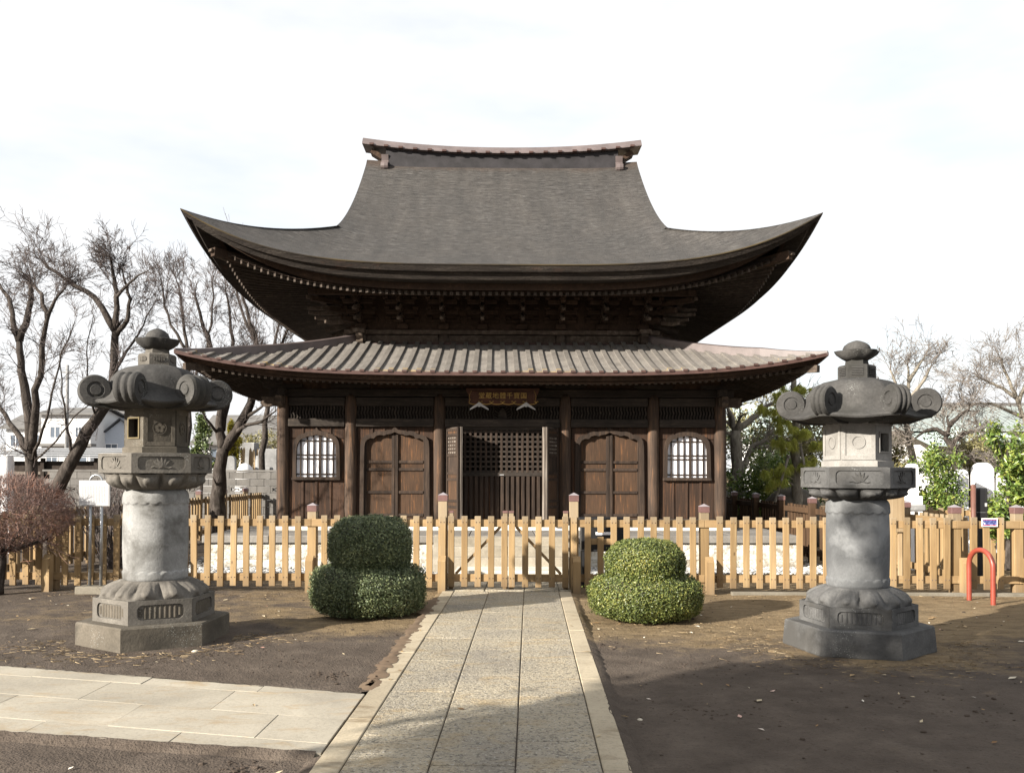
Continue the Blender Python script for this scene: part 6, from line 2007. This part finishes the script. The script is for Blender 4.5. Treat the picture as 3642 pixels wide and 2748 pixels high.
def topiary(loc, tiers, mat, label, seed, size):
    rng = np.random.default_rng(seed)
    o = thing('clipped_shrub', label, 'shrub', loc)
    Vs, Fs, off = [], [], 0
    for (c, rad, n, e, lo, _) in tiers:
        P, N_ = super_surface(c, rad, n, rng, e, lo)
        V, F = leaves(P, N_, size, 0.58, rng, 0.6)
        Vs.append(V); Fs.append(F + off); off += len(V)
    np_mesh('foliage', np.concatenate(Vs), np.concatenate(Fs), mat, o)
    m = MB()
    for (c, rad, n, e, lo, _) in tiers:
        def f(a, b):
            th = 2 * PI * a; ph_ = -PI / 2 + PI * b
            d = Vector((math.cos(th) * math.cos(ph_), math.sin(th) * math.cos(ph_), math.sin(ph_)))
            k = ((d.x ** 2 + d.y ** 2) ** (e / 2) + abs(d.z) ** e) ** (-1 / e)
            q = d * k; q.z = max(q.z, lo)
            return (c[0] + q.x * rad[0] * 0.80, c[1] + q.y * rad[1] * 0.80, c[2] + q.z * rad[2] * 0.80)
        m.grid(f, 28, 14)
    m.obj('inner_twigs', m_twig, o, smooth=True)
    sm_ = MB()
    for k in range(5): sm_.tube([(0.05 * math.cos(k * 1.3), 0.05 * math.sin(k * 1.3), -0.05), (0.25 * math.cos(k * 1.3), 0.25 * math.sin(k * 1.3), 0.25)], 0.02, 6)
    sm_.obj('stem', m_bark, o)
    return o
topiary((-1.83, 10.35, 0), [((0, 0, 0.285), (0.645, 0.60, 0.280), 40000, 4.2, -0.97, 0), ((0.02, 0.0, 0.75), (0.470, 0.46, 0.355), 32000, 3.0, -0.72, 0)], m_boxd,
        'dark green clipped shrub in two rounded tiers with a taller upper drum', 3, 0.0118)
topiary((1.27, 10.12, 0), [((0, 0, 0.25), (0.615, 0.58, 0.245), 38000, 3.6, -0.97, 0), ((-0.0, 0.0, 0.60), (0.435, 0.42, 0.272), 26000, 2.6, -0.55, 0)], m_boxl,
        'yellow green clipped shrub in two rounded tiers with a low dome on top', 4, 0.0118)

# ---- evergreens
def evergreen(name, label, loc, blobs, n, size, mat, seed, asp=0.42, cat='tree', trunk=True, group=None, bark=None, spread=0.8):
    rng = np.random.default_rng(seed)
    o = thing(name, label, cat, loc, 0, group)
    w = np.array([b[1][0] * b[1][1] * b[1][2] for b in blobs]) ** 0.67; w /= w.sum()
    Vs, Fs, off = [], [], 0
    for (c, rad), ww in zip(blobs, w):
        k = int(n * ww)
        d = rng.normal(0, 1, (k, 3)); d /= np.linalg.norm(d, axis=1, keepdims=True)
        # clumps
        nc = max(6, int(k / 90))
        cd = rng.normal(0, 1, (nc, 3)); cd /= np.linalg.norm(cd, axis=1, keepdims=True)
        cp = cd * (rng.random(nc) ** 0.4)[:, None]
        ci = rng.integers(0, nc, k)
        P = cp[ci] + rng.normal(0, 0.17, (k, 3))
        P = np.array(c) + P * np.array(rad)
        N_ = d * 0.6 + cp[ci] * 0.6 + np.array([0, 0, 0.35])
        V, F = leaves(P, N_, size, asp, rng, spread)
        Vs.append(V); Fs.append(F + off); off += len(V)
    np_mesh('crown', np.concatenate(Vs), np.concatenate(Fs), mat, o)
    if trunk:
        m = MB()
        top = max(b[0][2] for b in blobs)
        m.tube([(0, 0, -0.05), (0.03, 0.02, top * 0.5), (0, 0, top)], [0.06, 0.045, 0.02], 8)
        for (c, rad) in blobs:
            m.tube([(0.02, 0.01, c[2] * 0.4), (c[0] * 0.6, c[1] * 0.6, c[2] * 0.75), (c[0], c[1], c[2] + rad[2] * 0.4)], [0.03, 0.02, 0.008], 6)
            for q in range(7):
                a = q * 0.9
                m.tube([(c[0] * 0.6, c[1] * 0.6, c[2] * 0.8), (c[0] + rad[0] * 0.7 * math.cos(a), c[1] + rad[1] * 0.7 * math.sin(a), c[2] + rad[2] * 0.5 * math.sin(q * 2.1))], [0.014, 0.004], 4)
        m.obj('trunk', bark or m_bark, o)
    return o
p = px(2016, 1100, 17.0)
evergreen('evergreen_tree', 'upright small leaved evergreen with yellowish tips beside the arched white stones', (p.x, 17.0, 0), [((0, 0, 1.75), (0.40, 0.4, 0.42)), ((0.03, 0, 1.2), (0.42, 0.4, 0.5)), ((-0.05, 0, 0.75), (0.38, 0.4, 0.45))], 6500, 0.034, m_cam, 41)
p = px(2166, 1100, 15.4)
evergreen('camellia_tree', 'bushy camellia with glossy bright green leaves behind the picket fence', (p.x, 15.4, 0), [((0.0, 0, 2.0), (0.36, 0.35, 0.42)), ((0.14, 0, 1.55), (0.5, 0.45, 0.42)), ((0.0, 0, 1.1), (0.48, 0.45, 0.42)), ((-0.03, 0, 0.75), (0.42, 0.4, 0.35))], 5200, 0.045, m_cam, 42)
for j, (x, y, Y, rx, rz_, n, mt, lb, sz) in enumerate((
        (1668, 1030, 22.5, 0.62, 0.75, 5200, m_cam, 'rounded bright green evergreen bush under the pine', 0.042),
        (1620, 1045, 23.5, 0.75, 0.70, 3000, m_cam, 'dark evergreen bush behind the shade-coloured fence', 0.05),
        (1705, 1010, 26.0, 1.0, 1.0, 1600, m_cam, 'dark evergreen tree filling the gap behind the pine trunk', 0.06),
        (1600, 985, 28.0, 1.6, 1.4, 2300, m_ever, 'large dark evergreen behind the pale twisted bare tree', 0.075),
        (1660, 925, 30.0, 1.7, 1.3, 4200, m_olive, 'brownish olive shrub mass beneath the pent roof corner', 0.07),
        (1745, 935, 27.0, 0.8, 1.0, 3000, m_olive, 'sparse olive brown bush beside the lantern cap', 0.055),
        (1905, 985, 21.0, 0.55, 0.55, 2600, m_olive, 'olive bush behind the pale fire box', 0.045),
        (2085, 965, 30.0, 1.5, 0.65, 5000, m_olive, 'clipped olive green hedge mound before the copper roofed hall', 0.05),
        (2195, 985, 23.0, 0.7, 0.8, 3500, m_cam, 'tall glossy evergreen beyond the camellia', 0.05),
        (428, 940, 24.0, 0.35, 0.6, 2200, m_ever, 'small dark evergreen behind the lantern fire box', 0.05),
        (575, 965, 34.0, 1.1, 0.6, 3500, m_olive, 'olive hedge behind the grave markers', 0.05))):
    p = px(x, y, Y)
    zc = p.z
    evergreen('evergreen_bush', lb, (p.x, Y, 0), [((0, 0, zc), (rx, rx * 0.8, rz_)), ((rx * 0.25, 0, max(0.4, zc - rz_ * 0.8)), (rx, rx * 0.8, rz_ * 0.8))], n, sz, mt, 60 + j, cat='bush', spread=0.9)
# yellow conifer
p = px(500, 955, 30.0)
evergreen('yellow_conifer', 'narrow yellow golden conifer behind the forked cherry tree', (p.x, 30.0, 0), [((0, 0, p.z + 0.35), (0.2, 0.2, 0.35)), ((0.02, 0, p.z - 0.1), (0.26, 0.25, 0.45)), ((-0.05, 0, p.z - 0.6), (0.25, 0.25, 0.5))], 3000, 0.05, m_yel, 90)
# small shaped brown mound beyond the dark fence
mm = MB().lathe([(0.62, 0), (0.66, 0.5), (0.60, 0.95), (0.42, 1.18), (0.2, 1.27), (0.02, 1.29)], 24, 0, (0, 0, 0), True, None, lambda a, r, z: r * (1 + 0.04 * math.sin(a * 5 + z * 7)))
o = mm.obj('boulder', m_ston_br, smooth=True); p = px(1708, 1065, 20.5); o.location = (p.x, 20.5, 0)
tag(o, 'rounded brown boulder looming behind the shade-coloured fence', 'boulder')
# pine with hanging needles
pn = Tree(31, 3, 0.6, 0.0, 0.004, 0.12, 0.9); Y = 20.0
b0 = px(1719, 1178, Y)
pn.limb([b0] + L(Y, (1718, 1066), (1712, 966), (1716, 929), (1711, 838), (1714, 800)), 0.13, 0.05, 0, 0.5, 3)
clumps = [(1694, 850), (1682, 907), (1676, 951), (1696, 956), (1655, 1022), (1750, 995), (1700, 925), (1733, 928), (1752, 845), (1662, 880), (1738, 880), (1690, 1015), (1668, 1035), (1725, 835), (1757, 955), (1690, 885), (1740, 1000)]
for (x, y) in clumps:
    pn.limb([px(1714, y + 14, Y), px((1714 + x) / 2, y - 2, Y - 0.1), px(x, y - 8, Y - 0.25)], 0.025, 0.008, 0, 0.3, 4)
po = pn.build('pine_tree', 'propped pine with drooping yellow green needle tufts beside the grey lantern', 'tree', b0, None, m_barkg, m_twigg)
rng = np.random.default_rng(8)
Vs, Fs, off = [], [], 0
for (x, y) in clumps:
    c = px(x, y, Y - 0.25)
    for q in range(7):
        cc = np.array(c) + rng.normal(0, 1, 3) * np.array([0.13, 0.12, 0.06]) - np.array([b0.x, b0.y, 0])
        k = 120
        d = rng.normal(0, 1, (k, 3)) * np.array([0.42, 0.42, 0.30]) + np.array([0, 0, -0.85]); d /= np.linalg.norm(d, axis=1, keepdims=True)
        l = rng.uniform(0.12, 0.22, k)[:, None]
        sd = np.cross(d, rng.normal(0, 1, (k, 3))); sd /= np.linalg.norm(sd, axis=1, keepdims=True)
        a0 = cc + rng.normal(0, 0.02, (k, 3)); a1 = a0 + d * l
        V = np.stack([a0 - sd * 0.005, a0 + sd * 0.005, a1], 1).reshape(-1, 3)
        Vs.append(V); Fs.append(np.arange(k * 3).reshape(-1, 3) + off); off += k * 3
np_mesh('needles', np.concatenate(Vs), np.concatenate(Fs), m_pine, po)
# wooden props of the pine
for (a, b, lb) in (((1700, 985), (1640, 1075), 'slanting pole propping the pine above the bright bush'), ((1725, 960), (1772, 1075), 'slanting pole propping the pine next to the lantern')):
    pa, pb = px(*a, Y - 0.3), px(b[0], 1182, Y - 0.6)
    o = thing('pine_prop', lb, 'prop', (pb.x, pb.y, 0))
    MB().tube([(0, 0, -0.03), tuple(pa - Vector((pb.x, pb.y, 0)))], 0.03, 8).obj('pole', m_barkg, o, smooth=True)
    MB().tube([tuple(pa - Vector((pb.x, pb.y, 0)) + Vector((0, 0, -0.03))), tuple(pa - Vector((pb.x, pb.y, 0)) + Vector((0, 0, 0.03)))], 0.045, 8).obj('rope_binding', m_twigg, o)

# ---- trees standing beside and behind the viewpoint; their shade falls on the yard
for j, (a_, p_) in enumerate(((-5.6, 3.65), (-6.3, 1.1), (-5.6, -1.2), (-6.2, -3.8))):
    x = a_ * SUN_DIR.x - p_ * SUN_DIR.y; y = a_ * SUN_DIR.y + p_ * SUN_DIR.x
    evergreen('evergreen_tree', ('broad evergreen tree whose shade falls across the path and the grey lantern', 'broad evergreen tree next in the row of yard trees', 'broad evergreen tree third in the row of yard trees', 'broad evergreen tree last in the row of yard trees')[j], (x, y, 0),
              [((0, 0, 5.75), (1.3, 1.3, 1.1)), ((0.2, 0.1, 3.7), (1.4, 1.4, 1.1)), ((-0.2, -0.2, 4.8), (1.4, 1.4, 1.2))], 10500, 0.10, m_ever, 120 + j, 0.5, group='row of yard trees')
# =================================================================== background
m_wht = flat('white_wall', (0.62, 0.62, 0.62), 0.9, 0.1, 0.06)
m_blu = flat('blue_grey_siding', (0.42, 0.46, 0.52), 0.8, 0.2, 0.05)
m_trim = flat('white_trim', (0.66, 0.66, 0.67), 0.7, 0.2)
m_rof = flat('grey_roof', (0.13, 0.125, 0.12), 0.8, 0.2, 0.2, 0, 1.0)
m_rofd = flat('dark_roof', (0.075, 0.08, 0.088), 0.7, 0.3, 0.2, 0, 1.0)
m_glass = flat('window_glass', (0.10, 0.12, 0.15), 0.1, 0.6)
m_verd = flat('verdigris_copper', (0.36, 0.43, 0.41), 0.6, 0.3, 0.10, 0, 0.4)
m_verd2 = flat('grey_copper', (0.24, 0.27, 0.265), 0.6, 0.3, 0.12, 0, 0.4)
m_shed = flat('shed_boards', (0.035, 0.028, 0.024), 0.9, 0.1, 0.4)
def gable(name, label, x0, x1, y0, y1, ze, zr, wall, roof, along='x', ov=0.4, wins=(), extra=None):
    t = thing(name, label, 'house', ((x0 + x1) / 2, (y0 + y1) / 2, 0))
    cx_, cy_ = (x0 + x1) / 2, (y0 + y1) / 2
    hx, hy = (x1 - x0) / 2, (y1 - y0) / 2
    m = MB().box(-hx, hx, -hy, hy, -0.1, ze)
    if along == 'x':
        for s in (-1, 1): m.add([(s * hx, -hy, ze), (s * hx, hy, ze), (s * hx, 0, zr - 0.1)], [(0, 1, 2)])
    else:
        for s in (-1, 1): m.add([(-hx, s * hy, ze), (hx, s * hy, ze), (0, s * hy, zr - 0.1)], [(0, 1, 2)])
    m.obj('wall', wall, t)
    m = MB(); th = 0.14
    sl = (zr - ze) / (hy if along == 'x' else hx)
    for s in (-1, 1):
        if along == 'x':
            a = [(-hx - ov, s * (hy + ov), ze - sl * ov), (hx + ov, s * (hy + ov), ze - sl * ov), (hx + ov, 0, zr), (-hx - ov, 0, zr)]
        else:
            a = [(s * (hx + ov), -hy - ov, ze - sl * ov), (s * (hx + ov), hy + ov, ze - sl * ov), (0, hy + ov, zr), (0, -hy - ov, zr)]
        b = [(p[0], p[1], p[2] + th) for p in a]
        m.add(a + b, [(0, 1, 2, 3), (7, 6, 5, 4), (0, 4, 5, 1), (1, 5, 6, 2), (2, 6, 7, 3), (3, 7, 4, 0)])
    m.obj('roof', roof, t)
    for (wx, wz, ww, wh) in wins:
        wo = MB().frame(rect_like(ww / 2 + 0.08, wh / 2 + 0.08), rect_like(ww / 2, wh / 2), -hy - 0.05, -hy + 0.01, lambda x, z, a: (wx + x, a, wz + z)).obj('window', m_trim, t)
        MB().box(wx - ww / 2, wx + ww / 2, -hy - 0.02, -hy - 0.01, wz - wh / 2, wz + wh / 2).obj('pane', m_glass, wo)
        MB().box(wx - 0.03, wx + 0.03, -hy - 0.045, -hy - 0.021, wz - wh / 2, wz + wh / 2).obj('mullion', m_trim, wo)
    return t
def X(x, Y): return (x - 1144.6) / 1974.0 * Y
# white two storey house
Yh = 85.0
t = gable('house', 'white two storey house with grey hipped roof bands beyond the dark shed', X(78, Yh), X(186, Yh), Yh, Yh + 7, 7.0, 7.7, m_wht, m_rof, 'x', 0.5,
          [(-1.0, 5.3, 0.9, 1.0), (1.2, 5.3, 0.5, 0.9), (-1.3, 2.9, 1.0, 0.9), (1.3, 2.6, 1.4, 1.5)])
MB().box(-2.9, 2.9, -4.5, -3.5, 3.95, 4.2).obj('skirt_roof', m_rof, t)
gable('house', 'white house with low grey roof at the end of the row of houses', X(-40, Yh), X(60, Yh), Yh + 3, Yh + 10, 5.9, 7.2, m_wht, m_rof, 'x', 0.5, [(0.6, 4.6, 1.0, 1.1), (-1.2, 4.6, 1.0, 1.1)])
Yh = 88.0
gable('house', 'pale blue gabled house with white trimmed windows behind the lantern', X(206, Yh), X(300, Yh), Yh, Yh + 8, 4.9, 6.7, m_blu, m_rofd, 'y', 0.35, [(-0.9, 3.6, 1.1, 1.3), (0.9, 3.7, 0.55, 1.1)])
gable('house', 'white house wall seen between the leaning tree and the gabled house', X(186, Yh), X(204, Yh), Yh + 4, Yh + 10, 7.2, 7.9, m_wht, m_rof, 'x', 0.3, [])
Yh = 62.0
gable('house', 'grey roofed bungalow behind the yellow conifer', X(430, Yh), X(640, Yh), Yh, Yh + 8, 3.7, 5.6, m_wht, m_rof, 'x', 0.6, [(-2.2, 2.5, 1.0, 1.3), (0.5, 2.5, 1.6, 1.3)])
# shed with slatted roof
Yh = 30.0
t = thing('shed', 'long low dark shed with striped sheet roof behind the cherry trees', 'shed', (X(75, Yh), Yh + 1.5, 0))
MB().box(-1.9, 1.9, -1.2, 1.5, -0.05, 1.95).obj('wall', m_shed, t)
for k in range(9):
    MB().box(-2.2, 2.2, -1.6 + 0.36 * k, -1.26 + 0.36 * k, 2.06 + 0.045 * k, 2.09 + 0.045 * k, 0, ).obj('roof_sheet', flat('pale_sheet', (0.30, 0.31, 0.33), 0.5) if k == 0 else bpy.data.materials['pale_sheet'] if k % 2 == 0 else m_rofd, t)
MB().box(-2.0, 2.0, -1.28, -1.2, 1.50, 1.60).obj('shelf_board', m_greywood, t)
for x in (-1.8, 0, 1.8): MB().box(x - 0.06, x + 0.06, -1.35, -1.23, -0.05, 2.05).obj('post', m_shed, t)
# utility pole
p = px(134, 788, 58.0)
t = thing('utility_pole', 'thin grey utility pole rising above the far houses', 'pole', (p.x, 58.0, 0))
MB().tube([(0, 0, -0.1), (0, 0, p.z)], [0.14, 0.10], 10).obj('shaft', m_gravegr, t, smooth=True)
MB().box(-0.35, 0.35, -0.04, 0.04, p.z - 0.5, p.z - 0.42).obj('crossarm', m_gravegr, t)
# concrete block wall with pierced blocks
bw = thing('block_wall', 'grey concrete block wall with a row of pierced blocks round the graveyard', 'wall', (-14.0, 26.0, 0))
bl = MB().box(0.004, 0.396, 0, 0.12, 0.004, 0.196, 0.005).mesh('block', m_block)
pcs = MB().frame(rect_like(0.196, 0.096), rect_like(0.155, 0.06), 0, 0.12, lambda x, z, a: (0.2 + x, a, 0.1 + z))
pcs.beam((0.06, 0.06, 0.05), (0.34, 0.06, 0.15), 0.1, 0.022).beam((0.06, 0.06, 0.15), (0.34, 0.06, 0.05), 0.1, 0.022)
pcm = pcs.mesh('pierced_block', m_block)
for r_ in range(8):
    for c in range(17):
        xo = 0.4 * c + (0.2 if r_ % 2 else 0)
        if r_ == 5 and c % 3 == 1: link('pierced_block', pcm, bw, (xo, 0, r_ * 0.2))
        else: link('block', bl, bw, (xo, 0, r_ * 0.2))
MB().box(0, 7.0, -0.02, 0.14, 1.602, 1.66, 0.006).obj('coping', m_block, bw)
# graves behind the wall
p = px(526, 1020, 28.0)
o = MB().lathe([(0.30, 0.0), (0.30, 1.42)] + [(0.28 * math.cos(R(q)), 1.45 + 0.42 * math.sin(R(q))) for q in range(0, 90, 9)] + [(0.003, 1.87)], 28).obj('grave_stone', m_grave, smooth=True)
o.location = (p.x, 28.0, 0); tag(o, 'white dome topped grave stone behind the block wall', 'grave stone')
def grave(x, Y, w, h, mat, lb, kind='block', d=None):
    t = thing('grave_stone', lb, 'grave stone', (X(x, Y), Y, 0))
    d = d or w
    if kind == 'block':
        MB().box(-w * 0.9, w * 0.9, -d * 0.9, d * 0.9, -0.05, h * 0.35, 0.02).obj('plinth', mat, t)
        MB().box(-w * 0.68, w * 0.68, -d * 0.68, d * 0.68, h * 0.35, h * 0.52, 0.02).obj('step', mat, t)
        MB().box(-w * 0.5, w * 0.5, -d * 0.5, d * 0.5, h * 0.52, h, 0.03).obj('shaft', mat, t)
    elif kind == 'round':
        MB().lathe([(w * 0.5, -0.05), (w * 0.5, h * 0.93), (w * 0.42, h), (0.01, h + 0.01)], 20).obj('shaft', mat, t, auto=40)
        MB().box(-w * 0.7, w * 0.7, -w * 0.7, w * 0.7, -0.05, h * 0.3, 0.02).obj('plinth', mat, t)
    else:   # arched slab
        out = [(-w / 2, 0), (w / 2, 0)] + [(w / 2 * math.cos(R(q)), h - w * 0.5 + w * 0.5 * math.sin(R(q))) for q in range(0, 181, 12)]
        MB().prism(out, -d * 0.5, d * 0.5, XZ).obj('slab', mat, t)
        MB().box(-w * 0.65, w * 0.65, -d * 0.8, d * 0.8, -0.05, 0.25, 0.02).obj('plinth', mat, t)
    return t
grave(557, 28.3, 0.24, 2.1, m_gravegr, 'grey round grave post beside the white dome grave', 'round')
grave(496, 28.3, 0.26, 2.1, m_gravegr, 'weathered grey stone beside the cherry trunk and the white dome grave', 'slab', 0.2)
grave(584, 29.5, 0.5, 2.35, m_gravegr, 'stepped grey grave monument next to the temple corner column')
grave(536, 31.0, 0.5, 2.6, m_gravegr, 'tall dark grey grave monument behind the white dome grave')
grave(573, 28.2, 0.34, 1.75, m_gravegr, 'low rough grave stone right by the round grave post')
for k in range(15):
    x = 512 + 4.6 * k + rnd.uniform(-1.2, 1.2)
    Y = 30.2 + rnd.uniform(-0.3, 0.6)
    h = 2.0 + rnd.uniform(0, 0.5)
    o = MB().prism([(-0.04, 0), (0.04, 0), (0.04, h - 0.1), (0.02, h - 0.04), (0, h), (-0.02, h - 0.04), (-0.04, h - 0.1)], -0.008, 0.008, XZ).obj('grave_tablet', m_board if k % 3 else m_gravegr)
    o.location = (X(x, Y), Y, -0.02); o.rotation_euler = (R(rnd.uniform(-3, 3)), R(rnd.uniform(-3, 3)), 0)
    tag(o, 'thin pointed wooden grave tablet standing among the graves behind the block wall', 'grave tablet', 'wooden grave tablets')
grave(3, 18.0, 0.26, 1.92, m_grave, 'white stone post rising behind the red twig shrub', 'round')
# right side: arched white stones
for (x, Y, w, h, lb) in ((2112, 18.6, 0.36, 1.82, 'broad white arched stone behind the black canister'), (2065, 18.0, 0.22, 1.68, 'narrow white arched stone beside the column shaped evergreen'), (1962, 17.0, 0.16, 1.78, 'white arched stone just behind the grey lantern platform'), (2160, 18.2, 0.24, 1.66, 'white arched stone half hidden by the camellia')):
    grave(x, Y, w, h, m_grave, lb, 'slab', 0.22)
t = thing('stone_statue', 'white carved stone figure standing at the end of the fence', 'statue', (X(2214, 17.5), 17.5, 0))
MB().lathe([(0.24, 0), (0.25, 0.3), (0.17, 0.36), (0.16, 0.5), (0.20, 0.9), (0.19, 1.15), (0.10, 1.28), (0.07, 1.32), (0.11, 1.4), (0.125, 1.5), (0.10, 1.6), (0.04, 1.66), (0.003, 1.67)], 24, 0, (0, 0, 0), True, None, lambda a, r, z: r * (1 - 0.18 * math.sin(a) ** 2)).obj('figure', m_grave, t, smooth=True)
MB().box(-0.34, 0.34, -0.34, 0.34, -0.05, 0.28, 0.03).obj('plinth', m_grave, t)
t = thing('stone_cistern', 'white stone block standing behind the wooden board', 'stone', (X(1962, 15.5), 15.5, 0))
MB().box(-0.14, 0.14, -0.12, 0.12, -0.05, 1.22, 0.01).obj('block', m_grave, t)
MB().box(-0.17, 0.17, -0.15, 0.15, 0.98, 1.08, 0.01).obj('band', m_gravegr, t)
t = thing('stone_cistern', 'pale stone block with metal lid behind the shade-coloured fence', 'stone', (X(1590, 25.0), 25.0, 0))
MB().box(-0.5, 0.5, -0.3, 0.3, -0.05, 1.02, 0.01).obj('block', m_grave, t)
MB().box(-0.6, 0.6, -0.4, 0.4, 1.02, 1.12, 0.01).obj('lid', m_greymetal, t)
# copper roofed hall
Yh = 78.0
t = thing('copper_roofed_hall', 'long hall with broad pale green copper roof beyond the garden', 'hall', (X(2150, Yh), Yh + 6, 0))
hx = 11.0
m = MB()
def rsec(u_, v_):
    tt = v_
    y = -7.5 + 7.0 * tt; z = 5.3 + 2.35 * (0.75 * tt + 0.25 * tt * tt)
    return (-hx + 2 * hx * u_ if True else 0, y, z)
m.grid(rsec, 8, 6); m.grid(lambda u_, v_: (rsec(u_, v_)[0], -rsec(u_, v_)[1], rsec(u_, v_)[2]), 8, 6, True)
m.box(-hx, hx, -7.5, 7.5, 5.12, 5.28)
m.obj('roof', m_verd2, t)
for k in range(45):
    x = -hx + 0.25 + (2 * hx - 0.5) * k / 44
    MB().add([(x - 0.03, -7.5, 5.31), (x + 0.03, -7.5, 5.31), (x + 0.03, -0.5, 7.66), (x - 0.03, -0.5, 7.66), (x - 0.03, -7.5, 5.38), (x + 0.03, -7.5, 5.38), (x + 0.03, -0.5, 7.73), (x - 0.03, -0.5, 7.73)], [(4, 5, 6, 7), (0, 4, 7, 3), (1, 2, 6, 5), (0, 1, 5, 4)]).obj('roof_seam', m_verd2, t)
MB().box(-hx - 0.2, hx + 0.2, -0.5, 0.5, 7.55, 8.0).obj('ridge', m_rof, t)
MB().box(-hx + 1, hx - 1, -5.8, 5.8, -0.1, 5.15).obj('wall', m_wht, t)
# projecting porch with curved gable
m = MB()
pc = X(2040, Yh) - X(2150, Yh)
def porch(u_, v_):
    x = -4.2 + 8.4 * u_
    bow = 0.9 * math.exp(-(x / 1.5) ** 2) - 0.08 * abs(x) * 0.5 + 0.03 * x * x * 0.5
    return (pc + x, -12.2 + 6.0 * v_, 3.7 + bow * (1 - 0.5 * v_) + 1.5 * v_)
m.grid(porch, 24, 6)
m.obj('porch_roof', m_verd, t)
m = MB()
for k in range(25):
    a = porch(k / 24, 0); m.v += [(a[0], a[1], a[2]), (a[0], a[1] - 0.02, a[2] - 0.28), (a[0], a[1] + 0.4, a[2] - 0.3)]
m.f = [(i * 3 + j, i * 3 + j + 1, i * 3 + j + 4, i * 3 + j + 3) for i in range(24) for j in range(2)]
m.obj('porch_edge', m_shed, t)
for k in (-1, 1): MB().box(pc + k * 3.4 - 0.15, pc + k * 3.4 + 0.15, -11.6, -11.3, -0.05, 3.7).obj('porch_post', m_shed, t)
# smaller blue grey roof behind the pine
Yh = 45.0
gable('house', 'low building with pale blue grey roof behind the pine', X(1625, Yh), X(1745, Yh), Yh, Yh + 5, 3.6, 4.9, m_wht, m_verd, 'x', 0.5, [])
# far bare woods on the skyline
cb = MB(); rw = random.Random(99)
for k in range(500):
    x = rw.uniform(-75, -12); y = rw.uniform(105, 125)
    h = rw.uniform(3.0, 6.0)
    p = Vector((x, y, -0.1)); d = Vector((rw.gauss(0, 0.1), 0, 1)).normalized()
    tp = p + d * h
    cb.tube([p, tp], [0.10, 0.02], 3, cap=False)
    for q in range(10):
        a = p.lerp(tp, rw.uniform(0.3, 0.95))
        cb.tube([a, a + Vector((rw.gauss(0, 0.8), rw.gauss(0, 0.8), rw.uniform(0.3, 1.2)))], [0.035, 0.01], 3, cap=False)
stuff(tag(cb.obj('far_woods', m_twigg), 'hazy brown leafless woods on the skyline behind the houses', 'woods'))
